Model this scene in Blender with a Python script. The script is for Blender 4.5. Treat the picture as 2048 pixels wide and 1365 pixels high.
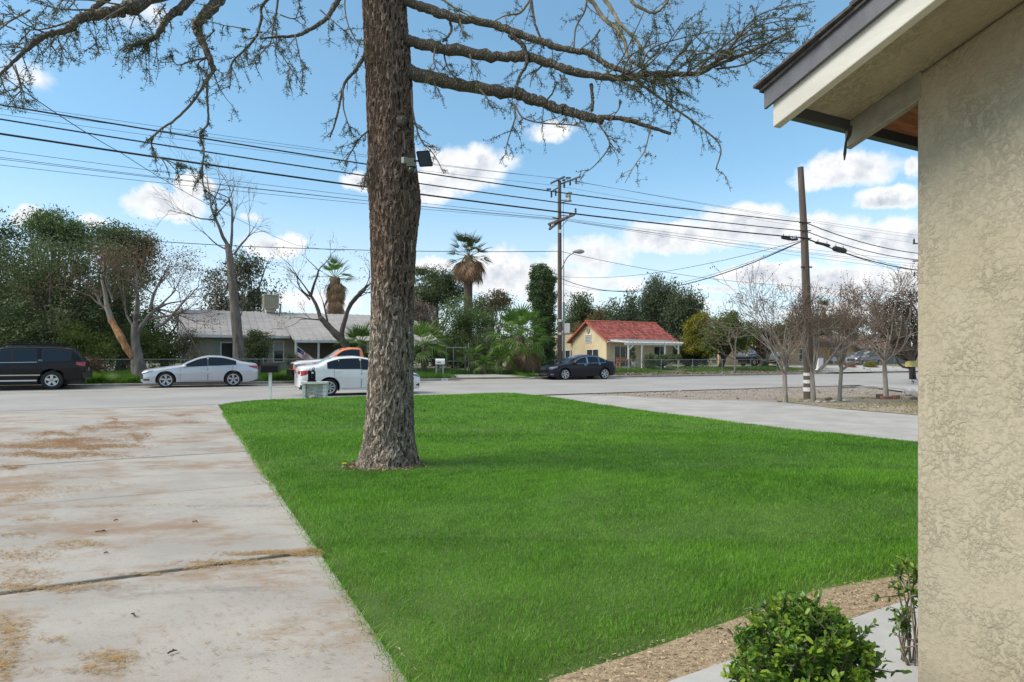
import bpy, bmesh, math, random
import numpy as np
from mathutils import Vector, Matrix
from mathutils.geometry import delaunay_2d_cdt

R = math.radians
for o in list(bpy.data.objects):
    bpy.data.objects.remove(o)
SC = bpy.context.scene
COL = SC.collection

# ------------------------------------------------------------------ camera
F, CX, HY, CH = 1278.0, 1024.0, 715.0, 1.45     # focal length, centre column, horizon row (photo px), eye height
cam = bpy.data.cameras.new("camera")
cam.sensor_width = 36.0
cam.lens = 36.0 * F / 2048.0
cam.shift_y = (HY - 682.5) / 2048.0
cam.clip_start = 0.05
cam.clip_end = 6000.0
camo = bpy.data.objects.new("camera", cam)
camo.location = (0, 0, CH)
camo.rotation_euler = (R(90), 0, 0)
COL.objects.link(camo)
SC.camera = camo

# ------------------------------------------------------------------ light
SUN_EL, SUN_AZ = R(43), R(256)                  # azimuth clockwise from +Y
sd = bpy.data.lights.new("sun", 'SUN')
sd.energy = 2.5
sd.angle = R(30)
sd.color = (1.0, 0.93, 0.82)
so = bpy.data.objects.new("sun", sd)
sdir = Vector((math.sin(SUN_AZ) * math.cos(SUN_EL), math.cos(SUN_AZ) * math.cos(SUN_EL), math.sin(SUN_EL)))
so.rotation_euler = sdir.to_track_quat('Z', 'Y').to_euler()
so.location = (0, 0, 30)
COL.objects.link(so)
SC.view_settings.view_transform = 'Standard'
SC.view_settings.look = 'None'
SC.view_settings.exposure = 0.62
SC.view_settings.gamma = 1.0
SC.view_settings.use_curve_mapping = False
SC.cycles.max_bounces = 6
SC.cycles.diffuse_bounces = 3
SC.cycles.glossy_bounces = 3
SC.cycles.transparent_max_bounces = 8
SC.cycles.use_denoising = True

W = bpy.data.worlds.new("World")
SC.world = W
W.use_nodes = True
nt = W.node_tree
nt.nodes.clear()
LK = nt.links.new
def wn(t, **k):
    n = nt.nodes.new(t)
    for a, b in k.items():
        setattr(n, a, b)
    return n
def wmath(op, a, b=None, c=None, clamp=False):
    n = wn('ShaderNodeMath', operation=op)
    n.use_clamp = clamp
    for i, x in enumerate((a, b, c)):
        if x is None: continue
        if isinstance(x, (int, float)): n.inputs[i].default_value = x
        else: LK(x, n.inputs[i])
    return n.outputs[0]
sky = wn('ShaderNodeTexSky', sky_type='NISHITA')
sky.sun_disc = False
sky.sun_elevation = SUN_EL
sky.sun_rotation = SUN_AZ
sky.altitude = 300
sky.air_density = 1.0
sky.dust_density = 0.4
sky.ozone_density = 2.0
hs = wn('ShaderNodeHueSaturation')
hs.inputs['Hue'].default_value = .478
hs.inputs['Saturation'].default_value = 0.92
LK(sky.outputs[0], hs.inputs['Color'])
bg1 = wn('ShaderNodeBackground')
bg1.inputs[1].default_value = 0.132
gam = wn('ShaderNodeGamma'); gam.inputs[1].default_value = .80
LK(hs.outputs[0], gam.inputs[0])
tint = wn('ShaderNodeVectorMath', operation='MULTIPLY'); tint.inputs[1].default_value = (.90, 1.16, 1.36)
LK(gam.outputs[0], tint.inputs[0]); LK(tint.outputs[0], bg1.inputs[0])
tc = wn('ShaderNodeTexCoord')
sep = wn('ShaderNodeSeparateXYZ')
LK(tc.outputs['Generated'], sep.inputs[0])
az = wmath('ARCTAN2', sep.outputs[0], sep.outputs[1])
az = wmath('SUBTRACT', wmath('PINGPONG', wmath('ADD', az, R(45) + math.pi * 2), R(90)), R(45))   # the cloud field goes on all round
el = wmath('ARCSINE', sep.outputs[2])
cmb = wn('ShaderNodeCombineXYZ')
LK(az, cmb.inputs[0]); LK(el, cmb.inputs[1])
nz = wn('ShaderNodeTexNoise')
nz.inputs['Scale'].default_value = 14.0
nz.inputs['Detail'].default_value = 7.0
nz.inputs['Roughness'].default_value = 0.62
LK(cmb.outputs[0], nz.inputs['Vector'])
vs = wn('ShaderNodeVectorMath', operation='SUBTRACT'); LK(nz.outputs['Color'], vs.inputs[0]); vs.inputs[1].default_value = (.5, .5, .5)
vm = wn('ShaderNodeVectorMath', operation='MULTIPLY_ADD')
LK(vs.outputs[0], vm.inputs[0]); vm.inputs[1].default_value = (.062, .048, 0); LK(cmb.outputs[0], vm.inputs[2])
# puffs of cloud: photo column, row, half width, half height, weight
PUFFS = [(330, 412, 78, 28, 1), (385, 374, 34, 24, 1), (55, 440, 40, 20, .8), (190, 440, 26, 13, .7), (545, 487, 62, 24, .9),
         (925, 335, 82, 36, 1), (720, 366, 32, 18, .8), (860, 372, 60, 30, .8), (1100, 260, 46, 16, .6), (1690, 345, 96, 29, 1), (1775, 396, 60, 19, 1),
         (1822, 338, 26, 18, .8), (1330, 480, 90, 31, 1), (1470, 452, 100, 33, 1), (1610, 458, 100, 32, 1), (1755, 486, 110, 38, 1),
         (1540, 545, 95, 26, 1), (1700, 562, 160, 30, 1), (1880, 520, 90, 80, 1), (1000, 548, 90, 44, .9), (1110, 570, 90, 50, .9), (870, 530, 46, 18, .8),
         (1425, 577, 46, 11, .7), (1380, 612, 60, 16, .7), (45, 150, 60, 36, .36), (275, 22, 60, 26, .42), (1740, 622, 160, 30, .9), (500, 430, 22, 9, .5),
         (640, 600, 120, 24, .6), (1180, 512, 90, 40, .6), (1240, 570, 90, 22, .5)]
dens = None
hgt = None
for (px, py, hw, hh, wgt) in PUFFS:
    k = (px - CX) / F
    a_ = math.atan(k); e_ = math.atan((HY - py) / F * math.cos(a_))
    ca = math.cos(a_)
    n1 = wn('ShaderNodeVectorMath', operation='SUBTRACT'); LK(vm.outputs[0], n1.inputs[0]); n1.inputs[1].default_value = (a_, e_, 0)
    n2 = wn('ShaderNodeVectorMath', operation='MULTIPLY'); LK(n1.outputs[0], n2.inputs[0])
    n2.inputs[1].default_value = (F / (hw * ca * ca), F / (hh * ca), 0)
    n3 = wn('ShaderNodeVectorMath', operation='LENGTH'); LK(n2.outputs[0], n3.inputs[0])
    d = wmath('MULTIPLY', wmath('SUBTRACT', 1.5, n3.outputs['Value']), wgt)
    dens = d if dens is None else wmath('SMOOTH_MAX', dens, d, .15)
nz2 = wn('ShaderNodeTexNoise')
nz2.inputs['Scale'].default_value = 26.0
nz2.inputs['Detail'].default_value = 6.0
nz2.inputs['Roughness'].default_value = 0.6
LK(cmb.outputs[0], nz2.inputs['Vector'])
dens = wmath('ADD', dens, wmath('MULTIPLY', wmath('SUBTRACT', nz2.outputs[0], .5), 1.1))
# broken cloud overhead, where the sun stands behind it
hi = wn('ShaderNodeMapRange', interpolation_type='SMOOTHSTEP')
hi.inputs['From Min'].default_value = R(33); hi.inputs['From Max'].default_value = R(50)
hi.inputs['To Min'].default_value = -1.5; hi.inputs['To Max'].default_value = .75
LK(el, hi.inputs[0])
nzo = wn('ShaderNodeTexNoise'); nzo.inputs['Scale'].default_value = 3.2; nzo.inputs['Detail'].default_value = 5
LK(tc.outputs['Generated'], nzo.inputs['Vector'])
dens = wmath('MAXIMUM', dens, wmath('ADD', hi.outputs[0], wmath('MULTIPLY', wmath('SUBTRACT', nzo.outputs[0], .5), 2.4)))
mr = wn('ShaderNodeMapRange', interpolation_type='SMOOTHSTEP')
mr.inputs['From Min'].default_value = .05
mr.inputs['From Max'].default_value = .70
LK(dens, mr.inputs[0])
# thin whitish veil low in the sky
lo = wn('ShaderNodeMapRange', interpolation_type='SMOOTHSTEP')
lo.inputs['From Min'].default_value = .30; lo.inputs['From Max'].default_value = .02
lo.inputs['To Min'].default_value = 0; lo.inputs['To Max'].default_value = .55
LK(el, lo.inputs[0])
cov = wmath('MAXIMUM', mr.outputs[0], lo.outputs[0], clamp=True)
# thick parts of a cloud are greyer underneath: same noise sampled a little higher
off = wn('ShaderNodeVectorMath', operation='ADD'); LK(cmb.outputs[0], off.inputs[0]); off.inputs[1].default_value = (-.010, .018, 0)
nz3 = wn('ShaderNodeTexNoise')
for i_ in ('Scale', 'Detail', 'Roughness'):
    nz3.inputs[i_].default_value = nz2.inputs[i_].default_value
LK(off.outputs[0], nz3.inputs['Vector'])
shade = wmath('MULTIPLY_ADD', wmath('SUBTRACT', nz3.outputs[0], nz2.outputs[0]), 2.6, .34, clamp=True)
thick = wn('ShaderNodeMapRange', interpolation_type='SMOOTHSTEP'); thick.inputs['From Min'].default_value = .30; thick.inputs['From Max'].default_value = 1.05
LK(dens, thick.inputs[0])
shade = wmath('MULTIPLY', shade, thick.outputs[0])
cr = wn('ShaderNodeMix', data_type='RGBA')
cr.inputs['A'].default_value = (.68, .685, .69, 1); cr.inputs['B'].default_value = (.34, .385, .45, 1)
LK(shade, cr.inputs['Factor'])
bg2 = wn('ShaderNodeBackground'); bg2.inputs[1].default_value = 1.0
LK(cr.outputs['Result'], bg2.inputs[0])
mxs = wn('ShaderNodeMixShader')
LK(cov, mxs.inputs[0]); LK(bg1.outputs[0], mxs.inputs[1]); LK(bg2.outputs[0], mxs.inputs[2])
wo = wn('ShaderNodeOutputWorld'); LK(mxs.outputs[0], wo.inputs[0])

# ------------------------------------------------------------------ frames of reference
AL = R(27.0)                                    # the street runs 27 degrees off the picture plane
US = np.array([math.cos(AL), math.sin(AL), 0.0])    # along the street
VS = np.array([-math.sin(AL), math.cos(AL), 0.0])   # across it, away from the yard
C_NEAR, C_KERB = 21.8, 34.6
def sc(s, c, z=0.0):
    p = US * s + VS * c
    return Vector((p[0], p[1], z))
def s_of(x, y): return US[0] * x + US[1] * y
def c_of(x, y): return VS[0] * x + VS[1] * y
def gz(x, y):
    c = c_of(x, y)
    if c < C_NEAR: return 0.0
    if c < C_KERB: return .007 * (c - C_NEAR)
    return min(.22 + .05 * (c - C_KERB), .6)
def at(px, py, Y): return Vector(((px - CX) / F * Y, Y, CH + (HY - py) / F * Y))
def gr(px, py, z=0.0):
    Y = F * (CH - z) / (py - HY)
    return Vector(((px - CX) / F * Y, Y, z))
def onc(px, c, z=None):
    k = (px - CX) / F
    Y = c / (VS[1] + VS[0] * k)
    return Vector((k * Y, Y, gz(k * Y, Y) if z is None else z))
def zat(py, Y): return CH + (HY - py) / F * Y

# ------------------------------------------------------------------ building helpers
class MB:
    def __init__(s): s.v = []; s.f = []; s.m = []; s.n = 0
    def add(s, V, Fc, m=0):
        V = np.asarray(V, float).reshape(-1, 3)
        s.v.append(V)
        for f in Fc:
            s.f.append(tuple(int(i) + s.n for i in f)); s.m.append(m)
        s.n += len(V)
        return s
    def box(s, c, d, rz=0.0, m=0, M3=None):
        x, y, z = d[0] / 2, d[1] / 2, d[2] / 2
        V = np.array([(-x, -y, -z), (x, -y, -z), (x, y, -z), (-x, y, -z), (-x, -y, z), (x, -y, z), (x, y, z), (-x, y, z)])
        if M3 is not None: V = V @ np.array(M3).T
        if rz:
            a = np.array([[math.cos(rz), -math.sin(rz), 0], [math.sin(rz), math.cos(rz), 0], [0, 0, 1]])
            V = V @ a.T
        return s.add(V + np.array(c, float), [(0, 3, 2, 1), (4, 5, 6, 7), (0, 1, 5, 4), (1, 2, 6, 5), (2, 3, 7, 6), (3, 0, 4, 7)], m)
    def beam(s, a, b, w, h, m=0):
        a = Vector(a); b = Vector(b); d = b - a
        L = d.length; d.normalize()
        up = Vector((0, 0, 1)) if abs(d.z) < .95 else Vector((0, 1, 0))
        sd_ = up.cross(d).normalized(); up = d.cross(sd_)
        return s.box((a + b) / 2, (L, w, h), m=m, M3=[[d.x, sd_.x, up.x], [d.y, sd_.y, up.y], [d.z, sd_.z, up.z]])
    def prism(s, poly, a, b, m=0):
        """poly of 3-D points swept from offset a to offset b (vectors)"""
        P = np.array(poly, float); n = len(P)
        V = np.vstack([P + np.array(a, float), P + np.array(b, float)])
        fc = [tuple(range(n))[::-1], tuple(range(n, 2 * n))] + [(i, (i + 1) % n, n + (i + 1) % n, n + i) for i in range(n)]
        return s.add(V, fc, m)
    def tube(s, P, r, n=6, m=0, cap=True):
        P = np.asarray(P, float); k = len(P)
        r = np.broadcast_to(np.asarray(r, float), (k,))
        T = np.gradient(P, axis=0); T /= (np.linalg.norm(T, axis=1, keepdims=True) + 1e-9)
        ref = np.array([0, 0, 1.0]) if abs(T[:, 2]).mean() < .8 else np.array([0.3, 1.0, 0])
        A = np.cross(T, ref); A /= (np.linalg.norm(A, axis=1, keepdims=True) + 1e-9)
        B = np.cross(T, A)
        t = np.arange(n) * 2 * math.pi / n
        V = P[:, None] + r[:, None, None] * (np.cos(t)[None, :, None] * A[:, None] + np.sin(t)[None, :, None] * B[:, None])
        fc = []
        for i in range(k - 1):
            for j in range(n):
                fc.append((i * n + j, i * n + (j + 1) % n, (i + 1) * n + (j + 1) % n, (i + 1) * n + j))
        if cap:
            fc.append(tuple(range(n))[::-1]); fc.append(tuple((k - 1) * n + j for j in range(n)))
        return s.add(V.reshape(-1, 3), fc, m)
    def lathe(s, prof, n=16, o=(0, 0, 0), axis='z', m=0, close=False):
        t = np.arange(n) * 2 * math.pi / n
        V = []
        for (r, h) in prof:
            x, y, z = r * np.cos(t), r * np.sin(t), np.full(n, h)
            V.append(np.stack([x, y, z] if axis == 'z' else ([x, z, y] if axis == 'y' else [z, x, y]), 1))
        V = np.vstack(V) + np.array(o, float)
        k = len(prof)
        fc = []
        for i in range(k if close else k - 1):
            i2 = (i + 1) % k
            for j in range(n):
                fc.append((i * n + j, i * n + (j + 1) % n, i2 * n + (j + 1) % n, i2 * n + j))
        if not close:
            fc.append(tuple(range(n))[::-1]); fc.append(tuple((k - 1) * n + j for j in range(n)))
        return s.add(V, fc, m)
    def build(s, name, mats, parent=None, smooth=False, world=False):
        me = bpy.data.meshes.new(name)
        V = np.vstack(s.v) if s.v else np.zeros((0, 3))
        if world and parent is not None:
            V = V - np.array(parent['base'])
        me.from_pydata(V.tolist(), [], s.f)
        if not isinstance(mats, (list, tuple)): mats = [mats]
        for q in mats: me.materials.append(q)
        if len(mats) > 1: me.polygons.foreach_set('material_index', s.m)
        if smooth: me.polygons.foreach_set('use_smooth', [True] * len(me.polygons))
        me.update()
        o = bpy.data.objects.new(name, me); COL.objects.link(o)
        if parent is not None: o.parent = parent
        return o

def nmesh(name, V, Fc, mats, parent=None, smooth=False, attr=None, world=False, loops=None):
    """fast mesh from numpy arrays: Fc is (n,3) or (n,4)"""
    V = np.asarray(V, np.float32)
    if world and parent is not None: V = V - np.array(parent['base'], np.float32)
    Fc = np.asarray(Fc, np.int32); n, k = Fc.shape
    me = bpy.data.meshes.new(name)
    me.vertices.add(len(V)); me.vertices.foreach_set('co', V.astype(np.float32).ravel())
    me.loops.add(n * k); me.loops.foreach_set('vertex_index', Fc.ravel())
    me.polygons.add(n)
    me.polygons.foreach_set('loop_start', np.arange(0, n * k, k, dtype=np.int32))
    me.polygons.foreach_set('loop_total', np.full(n, k, np.int32))
    if smooth: me.polygons.foreach_set('use_smooth', np.ones(n, bool))
    for q in (mats if isinstance(mats, (list, tuple)) else [mats]): me.materials.append(q)
    if attr is not None:
        a = me.attributes.new('var', 'FLOAT', 'POINT'); a.data.foreach_set('value', np.asarray(attr, np.float32))
    me.update(calc_edges=True)
    o = bpy.data.objects.new(name, me); COL.objects.link(o)
    if parent is not None: o.parent = parent
    return o
def tag(o, label=None, cat=None, group=None, kind=None):
    if label: o['label'] = label
    if cat: o['category'] = cat
    if group: o['group'] = group
    if kind: o['kind'] = kind
    return o
def thing(name, label, cat, loc=(0, 0, 0), rz=0.0, group=None):
    o = bpy.data.objects.new(name, None); COL.objects.link(o)
    o.empty_display_size = .2
    o.location = loc; o.rotation_euler = (0, 0, rz); o['base'] = [float(q) for q in loc]
    return tag(o, label, cat, group)
def copy_part(src, parent, loc=None, rot=None, scale=None):
    c = src.copy(); COL.objects.link(c); c.parent = parent
    if loc is not None: c.location = loc
    if rot is not None: c.rotation_euler = rot
    if scale is not None: c.scale = scale
    return c

# ------------------------------------------------------------------ materials
def nodes_of(name):
    m = bpy.data.materials.new(name); m.use_nodes = True
    t = m.node_tree
    return m, t, t.nodes['Principled BSDF']
def rgba(c): return (c[0], c[1], c[2], 1)
def mat(name, col, rough=.8, col2=None, scale=4.0, detail=5.0, bump=0.0, bscale=30.0, metal=0.0, coat=0.0, spec=.5, contrast=(.35, .65), stretch=(1, 1, 1), bdist=.01, col3=None, scale3=.6, amt3=.6):
    m, t, b = nodes_of(name)
    L = t.links.new
    b.inputs['Base Color'].default_value = rgba(col)
    b.inputs['Roughness'].default_value = rough
    b.inputs['Metallic'].default_value = metal
    b.inputs['Coat Weight'].default_value = coat
    b.inputs['Coat Roughness'].default_value = .04
    b.inputs['Specular IOR Level'].default_value = spec
    tcn = t.nodes.new('ShaderNodeTexCoord'); mp = t.nodes.new('ShaderNodeMapping')
    mp.inputs['Scale'].default_value = stretch
    L(tcn.outputs['Object'], mp.inputs[0])
    def noise(sc_, det=detail):
        n = t.nodes.new('ShaderNodeTexNoise'); n.inputs['Scale'].default_value = sc_; n.inputs['Detail'].default_value = det
        n.inputs['Roughness'].default_value = .62
        L(mp.outputs[0], n.inputs['Vector']); return n.outputs[0]
    def ramp(v, a, bb):
        n = t.nodes.new('ShaderNodeMapRange'); n.interpolation_type = 'SMOOTHSTEP'
        n.inputs['From Min'].default_value = a; n.inputs['From Max'].default_value = bb
        L(v, n.inputs[0]); return n.outputs[0]
    def mixc(f, a, c_):
        n = t.nodes.new('ShaderNodeMix'); n.data_type = 'RGBA'
        L(f, n.inputs['Factor'])
        if isinstance(a, tuple): n.inputs['A'].default_value = rgba(a)
        else: L(a, n.inputs['A'])
        n.inputs['B'].default_value = rgba(c_)
        return n.outputs['Result']
    cur = tuple(col)
    if col2 is not None:
        cur = mixc(ramp(noise(scale), *contrast), cur, col2)
    if col3 is not None:
        f = ramp(noise(scale3, 3), .48, .72)
        ml = t.nodes.new('ShaderNodeMath'); ml.operation = 'MULTIPLY'; ml.inputs[1].default_value = amt3
        L(f, ml.inputs[0]); cur = mixc(ml.outputs[0], cur, col3)
    if not isinstance(cur, tuple): L(cur, b.inputs['Base Color'])
    if bump:
        bn = t.nodes.new('ShaderNodeBump'); bn.inputs['Strength'].default_value = bump; bn.inputs['Distance'].default_value = bdist
        L(noise(bscale, 6), bn.inputs['Height']); L(bn.outputs[0], b.inputs['Normal'])
    return m
def leafmat(name, a, b_, rough=.55, trans=.3, c=None):
    """leaf colour varies from leaf to leaf through the 'var' attribute"""
    m, t, b = nodes_of(name)
    L = t.links.new
    at_ = t.nodes.new('ShaderNodeAttribute'); at_.attribute_name = 'var'
    cr_ = t.nodes.new('ShaderNodeValToRGB')
    cr_.color_ramp.elements[0].color = rgba(a); cr_.color_ramp.elements[1].color = rgba(b_)
    if c is not None:
        cr_.color_ramp.elements[1].position = .8
        e = cr_.color_ramp.elements.new(1.0); e.color = rgba(c)
    L(at_.outputs['Fac'], cr_.inputs[0])
    L(cr_.outputs[0], b.inputs['Base Color'])
    b.inputs['Roughness'].default_value = rough
    b.inputs['Specular IOR Level'].default_value = .35
    tr = t.nodes.new('ShaderNodeBsdfTranslucent'); L(cr_.outputs[0], tr.inputs[0])
    mx = t.nodes.new('ShaderNodeMixShader'); mx.inputs[0].default_value = trans
    L(b.outputs[0], mx.inputs[1]); L(tr.outputs[0], mx.inputs[2])
    L(mx.outputs[0], t.nodes['Material Output'].inputs[0])
    return m

MT = {}
MT['asphalt'] = mat('asphalt', (.30, .285, .265), .9, (.345, .33, .31), .35, bump=.5, bscale=160, bdist=.004, col3=(.25, .238, .222), scale3=.16, amt3=.6)
MT['lane'] = mat('lane_asphalt', (.33, .31, .285), .92, (.41, .385, .355), 1.1, bump=.7, bscale=110, bdist=.006, col3=(.28, .26, .24), scale3=.3)
MT['pale_concrete'] = mat('pale_concrete', (.42, .40, .375), .9, (.35, .33, .31), 1.5, bump=.3, bscale=90)
MT['kerb'] = mat('kerb_concrete', (.30, .285, .265), .9, (.22, .21, .195), 2.5, bump=.4, bscale=60)
MT['gravel'] = mat('gravel', (.25, .205, .165), .95, (.37, .315, .26), 24, 4, bump=1.0, bscale=42, bdist=.03, col3=(.17, .15, .13), scale3=.35, amt3=.75)
MT['dirt'] = mat('dirt', (.255, .20, .14), .95, (.34, .28, .20), 2.2, bump=.8, bscale=30, bdist=.02, col3=(.17, .155, .075), scale3=.3, amt3=.7)
MT['far_dirt'] = mat('far_dirt', (.26, .21, .155), .95, (.12, .15, .05), .55, bump=.6, bscale=14, bdist=.03)
MT['mulch'] = mat('mulch', (.44, .34, .22), .95, (.30, .215, .13), 30, bump=.9, bscale=70, bdist=.012)
MT['white'] = mat('white_paint', (.74, .73, .69), .6, (.64, .62, .57), 5, bump=.15, bscale=40)
MT['yellow_line'] = mat('yellow_line', (.52, .38, .13), .8, (.36, .31, .22), 3)
MT['dark_metal'] = mat('dark_metal', (.035, .035, .037), .5)
MT['black'] = mat('black_plastic', (.008, .008, .009), .55, spec=.2)
MT['grey_metal'] = mat('galvanised', (.34, .35, .35), .5, (.26, .27, .27), 6, metal=.35)
MT['pole_wood'] = mat('pole_wood', (.085, .063, .048), .9, (.14, .108, .085), 9, bump=.6, bscale=30, stretch=(1, 1, .12), contrast=(.3, .7))
MT['cable'] = mat('cable', (.012, .012, .016), .6)
# ================================================================== ground sheets
rng = np.random.default_rng(7)
def sheet(name, pts, z, m, kind='structure'):
    """flat polygon; pts are (x, y)"""
    mb = MB(); mb.add([(p[0], p[1], z) for p in pts], [tuple(range(len(pts)))])
    o = mb.build(name, m); return tag(o, kind=kind)
def xy(v): return (v[0], v[1])
# one ground sheet out to the horizon: level in front of the far kerb, rising behind it
prof = [(-900, -.06), (C_NEAR - 3, -.06), (C_NEAR, -.05), (C_KERB + .2, .03), (C_KERB + .21, .215), (36.5, .315), (38.5, .415), (40.5, .515), (42.2, .6), (60, .6), (2500, .6)]
ss = [-2500, -300, -80, -40, -20, 0, 20, 40, 80, 300, 2500]
V = [(tuple(US * s + VS * c + np.array([0, 0, z]))) for (c, z) in prof for s in ss]
n_ = len(ss)
gm = MB().add(V, [(i * n_ + j, i * n_ + j + 1, (i + 1) * n_ + j + 1, (i + 1) * n_ + j) for i in range(len(prof) - 1) for j in range(n_ - 1)])
tag(gm.build('ground', MT['far_dirt'], smooth=False), kind='structure')
# street (very slightly falling towards the yard)
def strip(name, s0, s1, c0, c1, m, dz=0.0, zf=None, ns=2):
    V = []; zf = zf or (lambda c: .007 * (c - C_NEAR))
    for s in np.linspace(s0, s1, ns):
        for c in (c0, c1): V.append(US * s + VS * c + np.array([0, 0, zf(c) + dz]))
    mb = MB().add(V, [(2 * i, 2 * i + 2, 2 * i + 3, 2 * i + 1) for i in range(ns - 1)])
    return tag(mb.build(name, m), kind='structure')
strip('road', -120, 260, C_NEAR - .3, C_KERB + .15, MT['asphalt'], .004)
for dc in (0.0, .26):
    strip('road_marking', -120, 22, 30.6 + dc, 30.71 + dc, MT['yellow_line'], .008)

# ---- yard outline
DRV = [gr(820, 1365), gr(437, 811)]
def drv_edge(y): # right edge of the driveway
    a, b = DRV; t = (y - a.y) / (b.y - a.y); return a.x + (b.x - a.x) * t
LAWN = [(drv_edge(1.2), 1.2), (drv_edge(3), 3), (drv_edge(6), 6), (drv_edge(10), 10), (drv_edge(15), 15), (drv_edge(19.4), 19.4), (-8.0, 20.55), (-6, 21.45), (-3, 22.95), (-.6, 24.15), (.25, 24.1),
        (.9, 23.4), (1.87, 21.9), (2.7, 19.4), (4.47, 15.2), (5.6, 12.9), (6.87, 10.9), (8.2, 9.2), (9.6, 7.6), (7.2, 6.6), (4.6, 5.25), (2.52, 4.2), (1.92, 3.96), (1.26, 3.53), (.62, 3.12), (.17, 2.86), (.1, 2.2), (.6, 1.2)]
LP = np.array(LAWN)
def inside(poly, X, Y):
    r = np.zeros(len(X), bool); n = len(poly)
    for i in range(n):
        x1, y1 = poly[i]; x2, y2 = poly[(i + 1) % n]
        cond = ((y1 > Y) != (y2 > Y)) & (X < (x2 - x1) * (Y - y1) / ((y2 - y1) + 1e-12) + x1)
        r ^= cond
    return r
def sst(x, a, b):
    t = np.clip((x - a) / (b - a), 0, 1); return t * t * (3 - 2 * t)
def dist_poly(poly, X, Y):
    d = np.full(len(X), 1e9)
    n = len(poly)
    for i in range(n):
        a = np.array(poly[i]); b = np.array(poly[(i + 1) % n]); ab = b - a
        t = np.clip(((X - a[0]) * ab[0] + (Y - a[1]) * ab[1]) / (ab @ ab + 1e-12), 0, 1)
        d = np.minimum(d, np.hypot(X - a[0] - t * ab[0], Y - a[1] - t * ab[1]))
    return d
def wob(X, Y, f, seed):
    r = np.random.default_rng(seed); o = np.zeros(len(X))
    for k in range(7):
        a = r.uniform(0, 6.28); ff = f * r.uniform(.5, 2); o += np.sin((X * math.cos(a) + Y * math.sin(a)) * ff + r.uniform(0, 6.28)) / 3
    return o
def lawn_z(X, Y):
    c = VS[0] * X + VS[1] * Y
    d = dist_poly(LAWN, X, Y)
    z = -.022 + .034 * sst(d, 0, .22) + .12 * sst(c, 14, 20.4) * sst(d, 0, 1.3) + .018 * sst(d, 0, .3) + .012 * wob(X, Y, 1.6, 3) * sst(d, .1, .8)
    return z
g = 0.32
gx, gy = np.meshgrid(np.arange(-10, 11, g), np.arange(1, 25, g))
gx = gx.ravel() + rng.uniform(-.08, .08, gx.size); gy = gy.ravel() + rng.uniform(-.08, .08, gy.size)
k_ = inside(LAWN, gx, gy) & (dist_poly(LAWN, gx, gy) > .12)
edge = []
for i in range(len(LAWN)):
    a = np.array(LAWN[i]); b = np.array(LAWN[(i + 1) % len(LAWN)]); m_ = max(1, int(np.hypot(*(b - a)) / .3))
    for j in range(m_): edge.append(a + (b - a) * j / m_)
pts = [Vector((float(p[0]), float(p[1]))) for p in edge] + [Vector((float(x), float(y))) for x, y in zip(gx[k_], gy[k_])]
ne = len(edge)
vv, ee, ff, *_ = delaunay_2d_cdt(pts, [(i, (i + 1) % ne) for i in range(ne)], [], 1, 1e-4)
vx = np.array([p.x for p in vv]); vy = np.array([p.y for p in vv])
MT['lawn'] = mat('lawn_soil', (.060, .110, .016), .95, (.085, .155, .022), 1.2, bump=.8, bscale=60, bdist=.02)
nmesh('lawn', np.stack([vx, vy, lawn_z(vx, vy)], 1), np.array([tuple(f) for f in ff]), MT['lawn'], smooth=True)
tag(bpy.data.objects['lawn'], kind='structure')

# ---- grass blades
def blades(X, Y, Z, h, w, lean, var, seed):
    r = np.random.default_rng(seed); n = len(X)
    a = r.uniform(0, 6.283, n); la = r.uniform(0, 6.283, n)
    hh = h * r.uniform(.55, 1.25, n); ll = lean * r.uniform(.1, 1.2, n) * hh
    b = np.stack([X, Y, Z], 1)
    ax = np.stack([np.cos(a), np.sin(a), np.zeros(n)], 1) * (w * .5)[:, None]
    tip = b + np.stack([np.cos(la) * ll, np.sin(la) * ll, hh], 1)
    V = np.stack([b - ax, b + ax, tip], 1).reshape(-1, 3)
    return V, np.arange(3 * n).reshape(-1, 3), np.repeat(var, 3)
MT['grass'] = leafmat('grass_blades', (.050, .165, .012), (.225, .48, .042), .5, .38, (.42, .46, .12))
bx = []; by = []
for (y0, y1, dn) in ((1.3, 3.4, 12000), (3.4, 5, 12500), (5, 8, 7000), (8, 12, 3200), (12, 17, 1250), (17, 24.3, 800)):
    n = int(21 * (y1 - y0) * dn)
    X = rng.uniform(-10, 11, n); Y = rng.uniform(y0, y1, n)
    ok = (np.abs(X) < .86 * Y + .4) & inside(LAWN, X, Y)
    bx.append(X[ok]); by.append(Y[ok])
X = np.concatenate(bx); Y = np.concatenate(by)
TRX, TRY = -1.66, 8.42
rt_ = np.hypot(X - TRX, Y - TRY); ok = (rt_ > .36) & (rng.random(len(X)) < (rt_ - .34) / .16)
# ragged thinning along the mulch side
d = dist_poly(LAWN, X, Y); mul = (Y < 5.5) & (X > -.1)
ok &= ~(mul & (d < .10) & (rng.random(len(X)) > .25 + d / .10 * .7))
X = X[ok]; Y = Y[ok]; d = d[ok]
patch = wob(X, Y, 1.4, 11) * .10 + wob(X, Y, 5, 12) * .09 + wob(X, Y, 14, 13) * .09
var = np.clip(.42 + patch + rng.normal(0, .23, len(X)), 0, .8)
straw = rng.random(len(X)) < (.012 + .12 * (d < .18))
var[straw] = rng.uniform(.85, 1, straw.sum())
V, T, A = blades(X, Y, lawn_z(X, Y) - .004, np.clip(.022 + .0014 * Y + .007 * wob(X, Y, 3, 5), .016, .07), np.clip(.00095 * Y, .0035, .018), .75, var, 21)
o = nmesh('grass', V, T, MT['grass'], attr=A); tag(o, kind='stuff')
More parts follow.
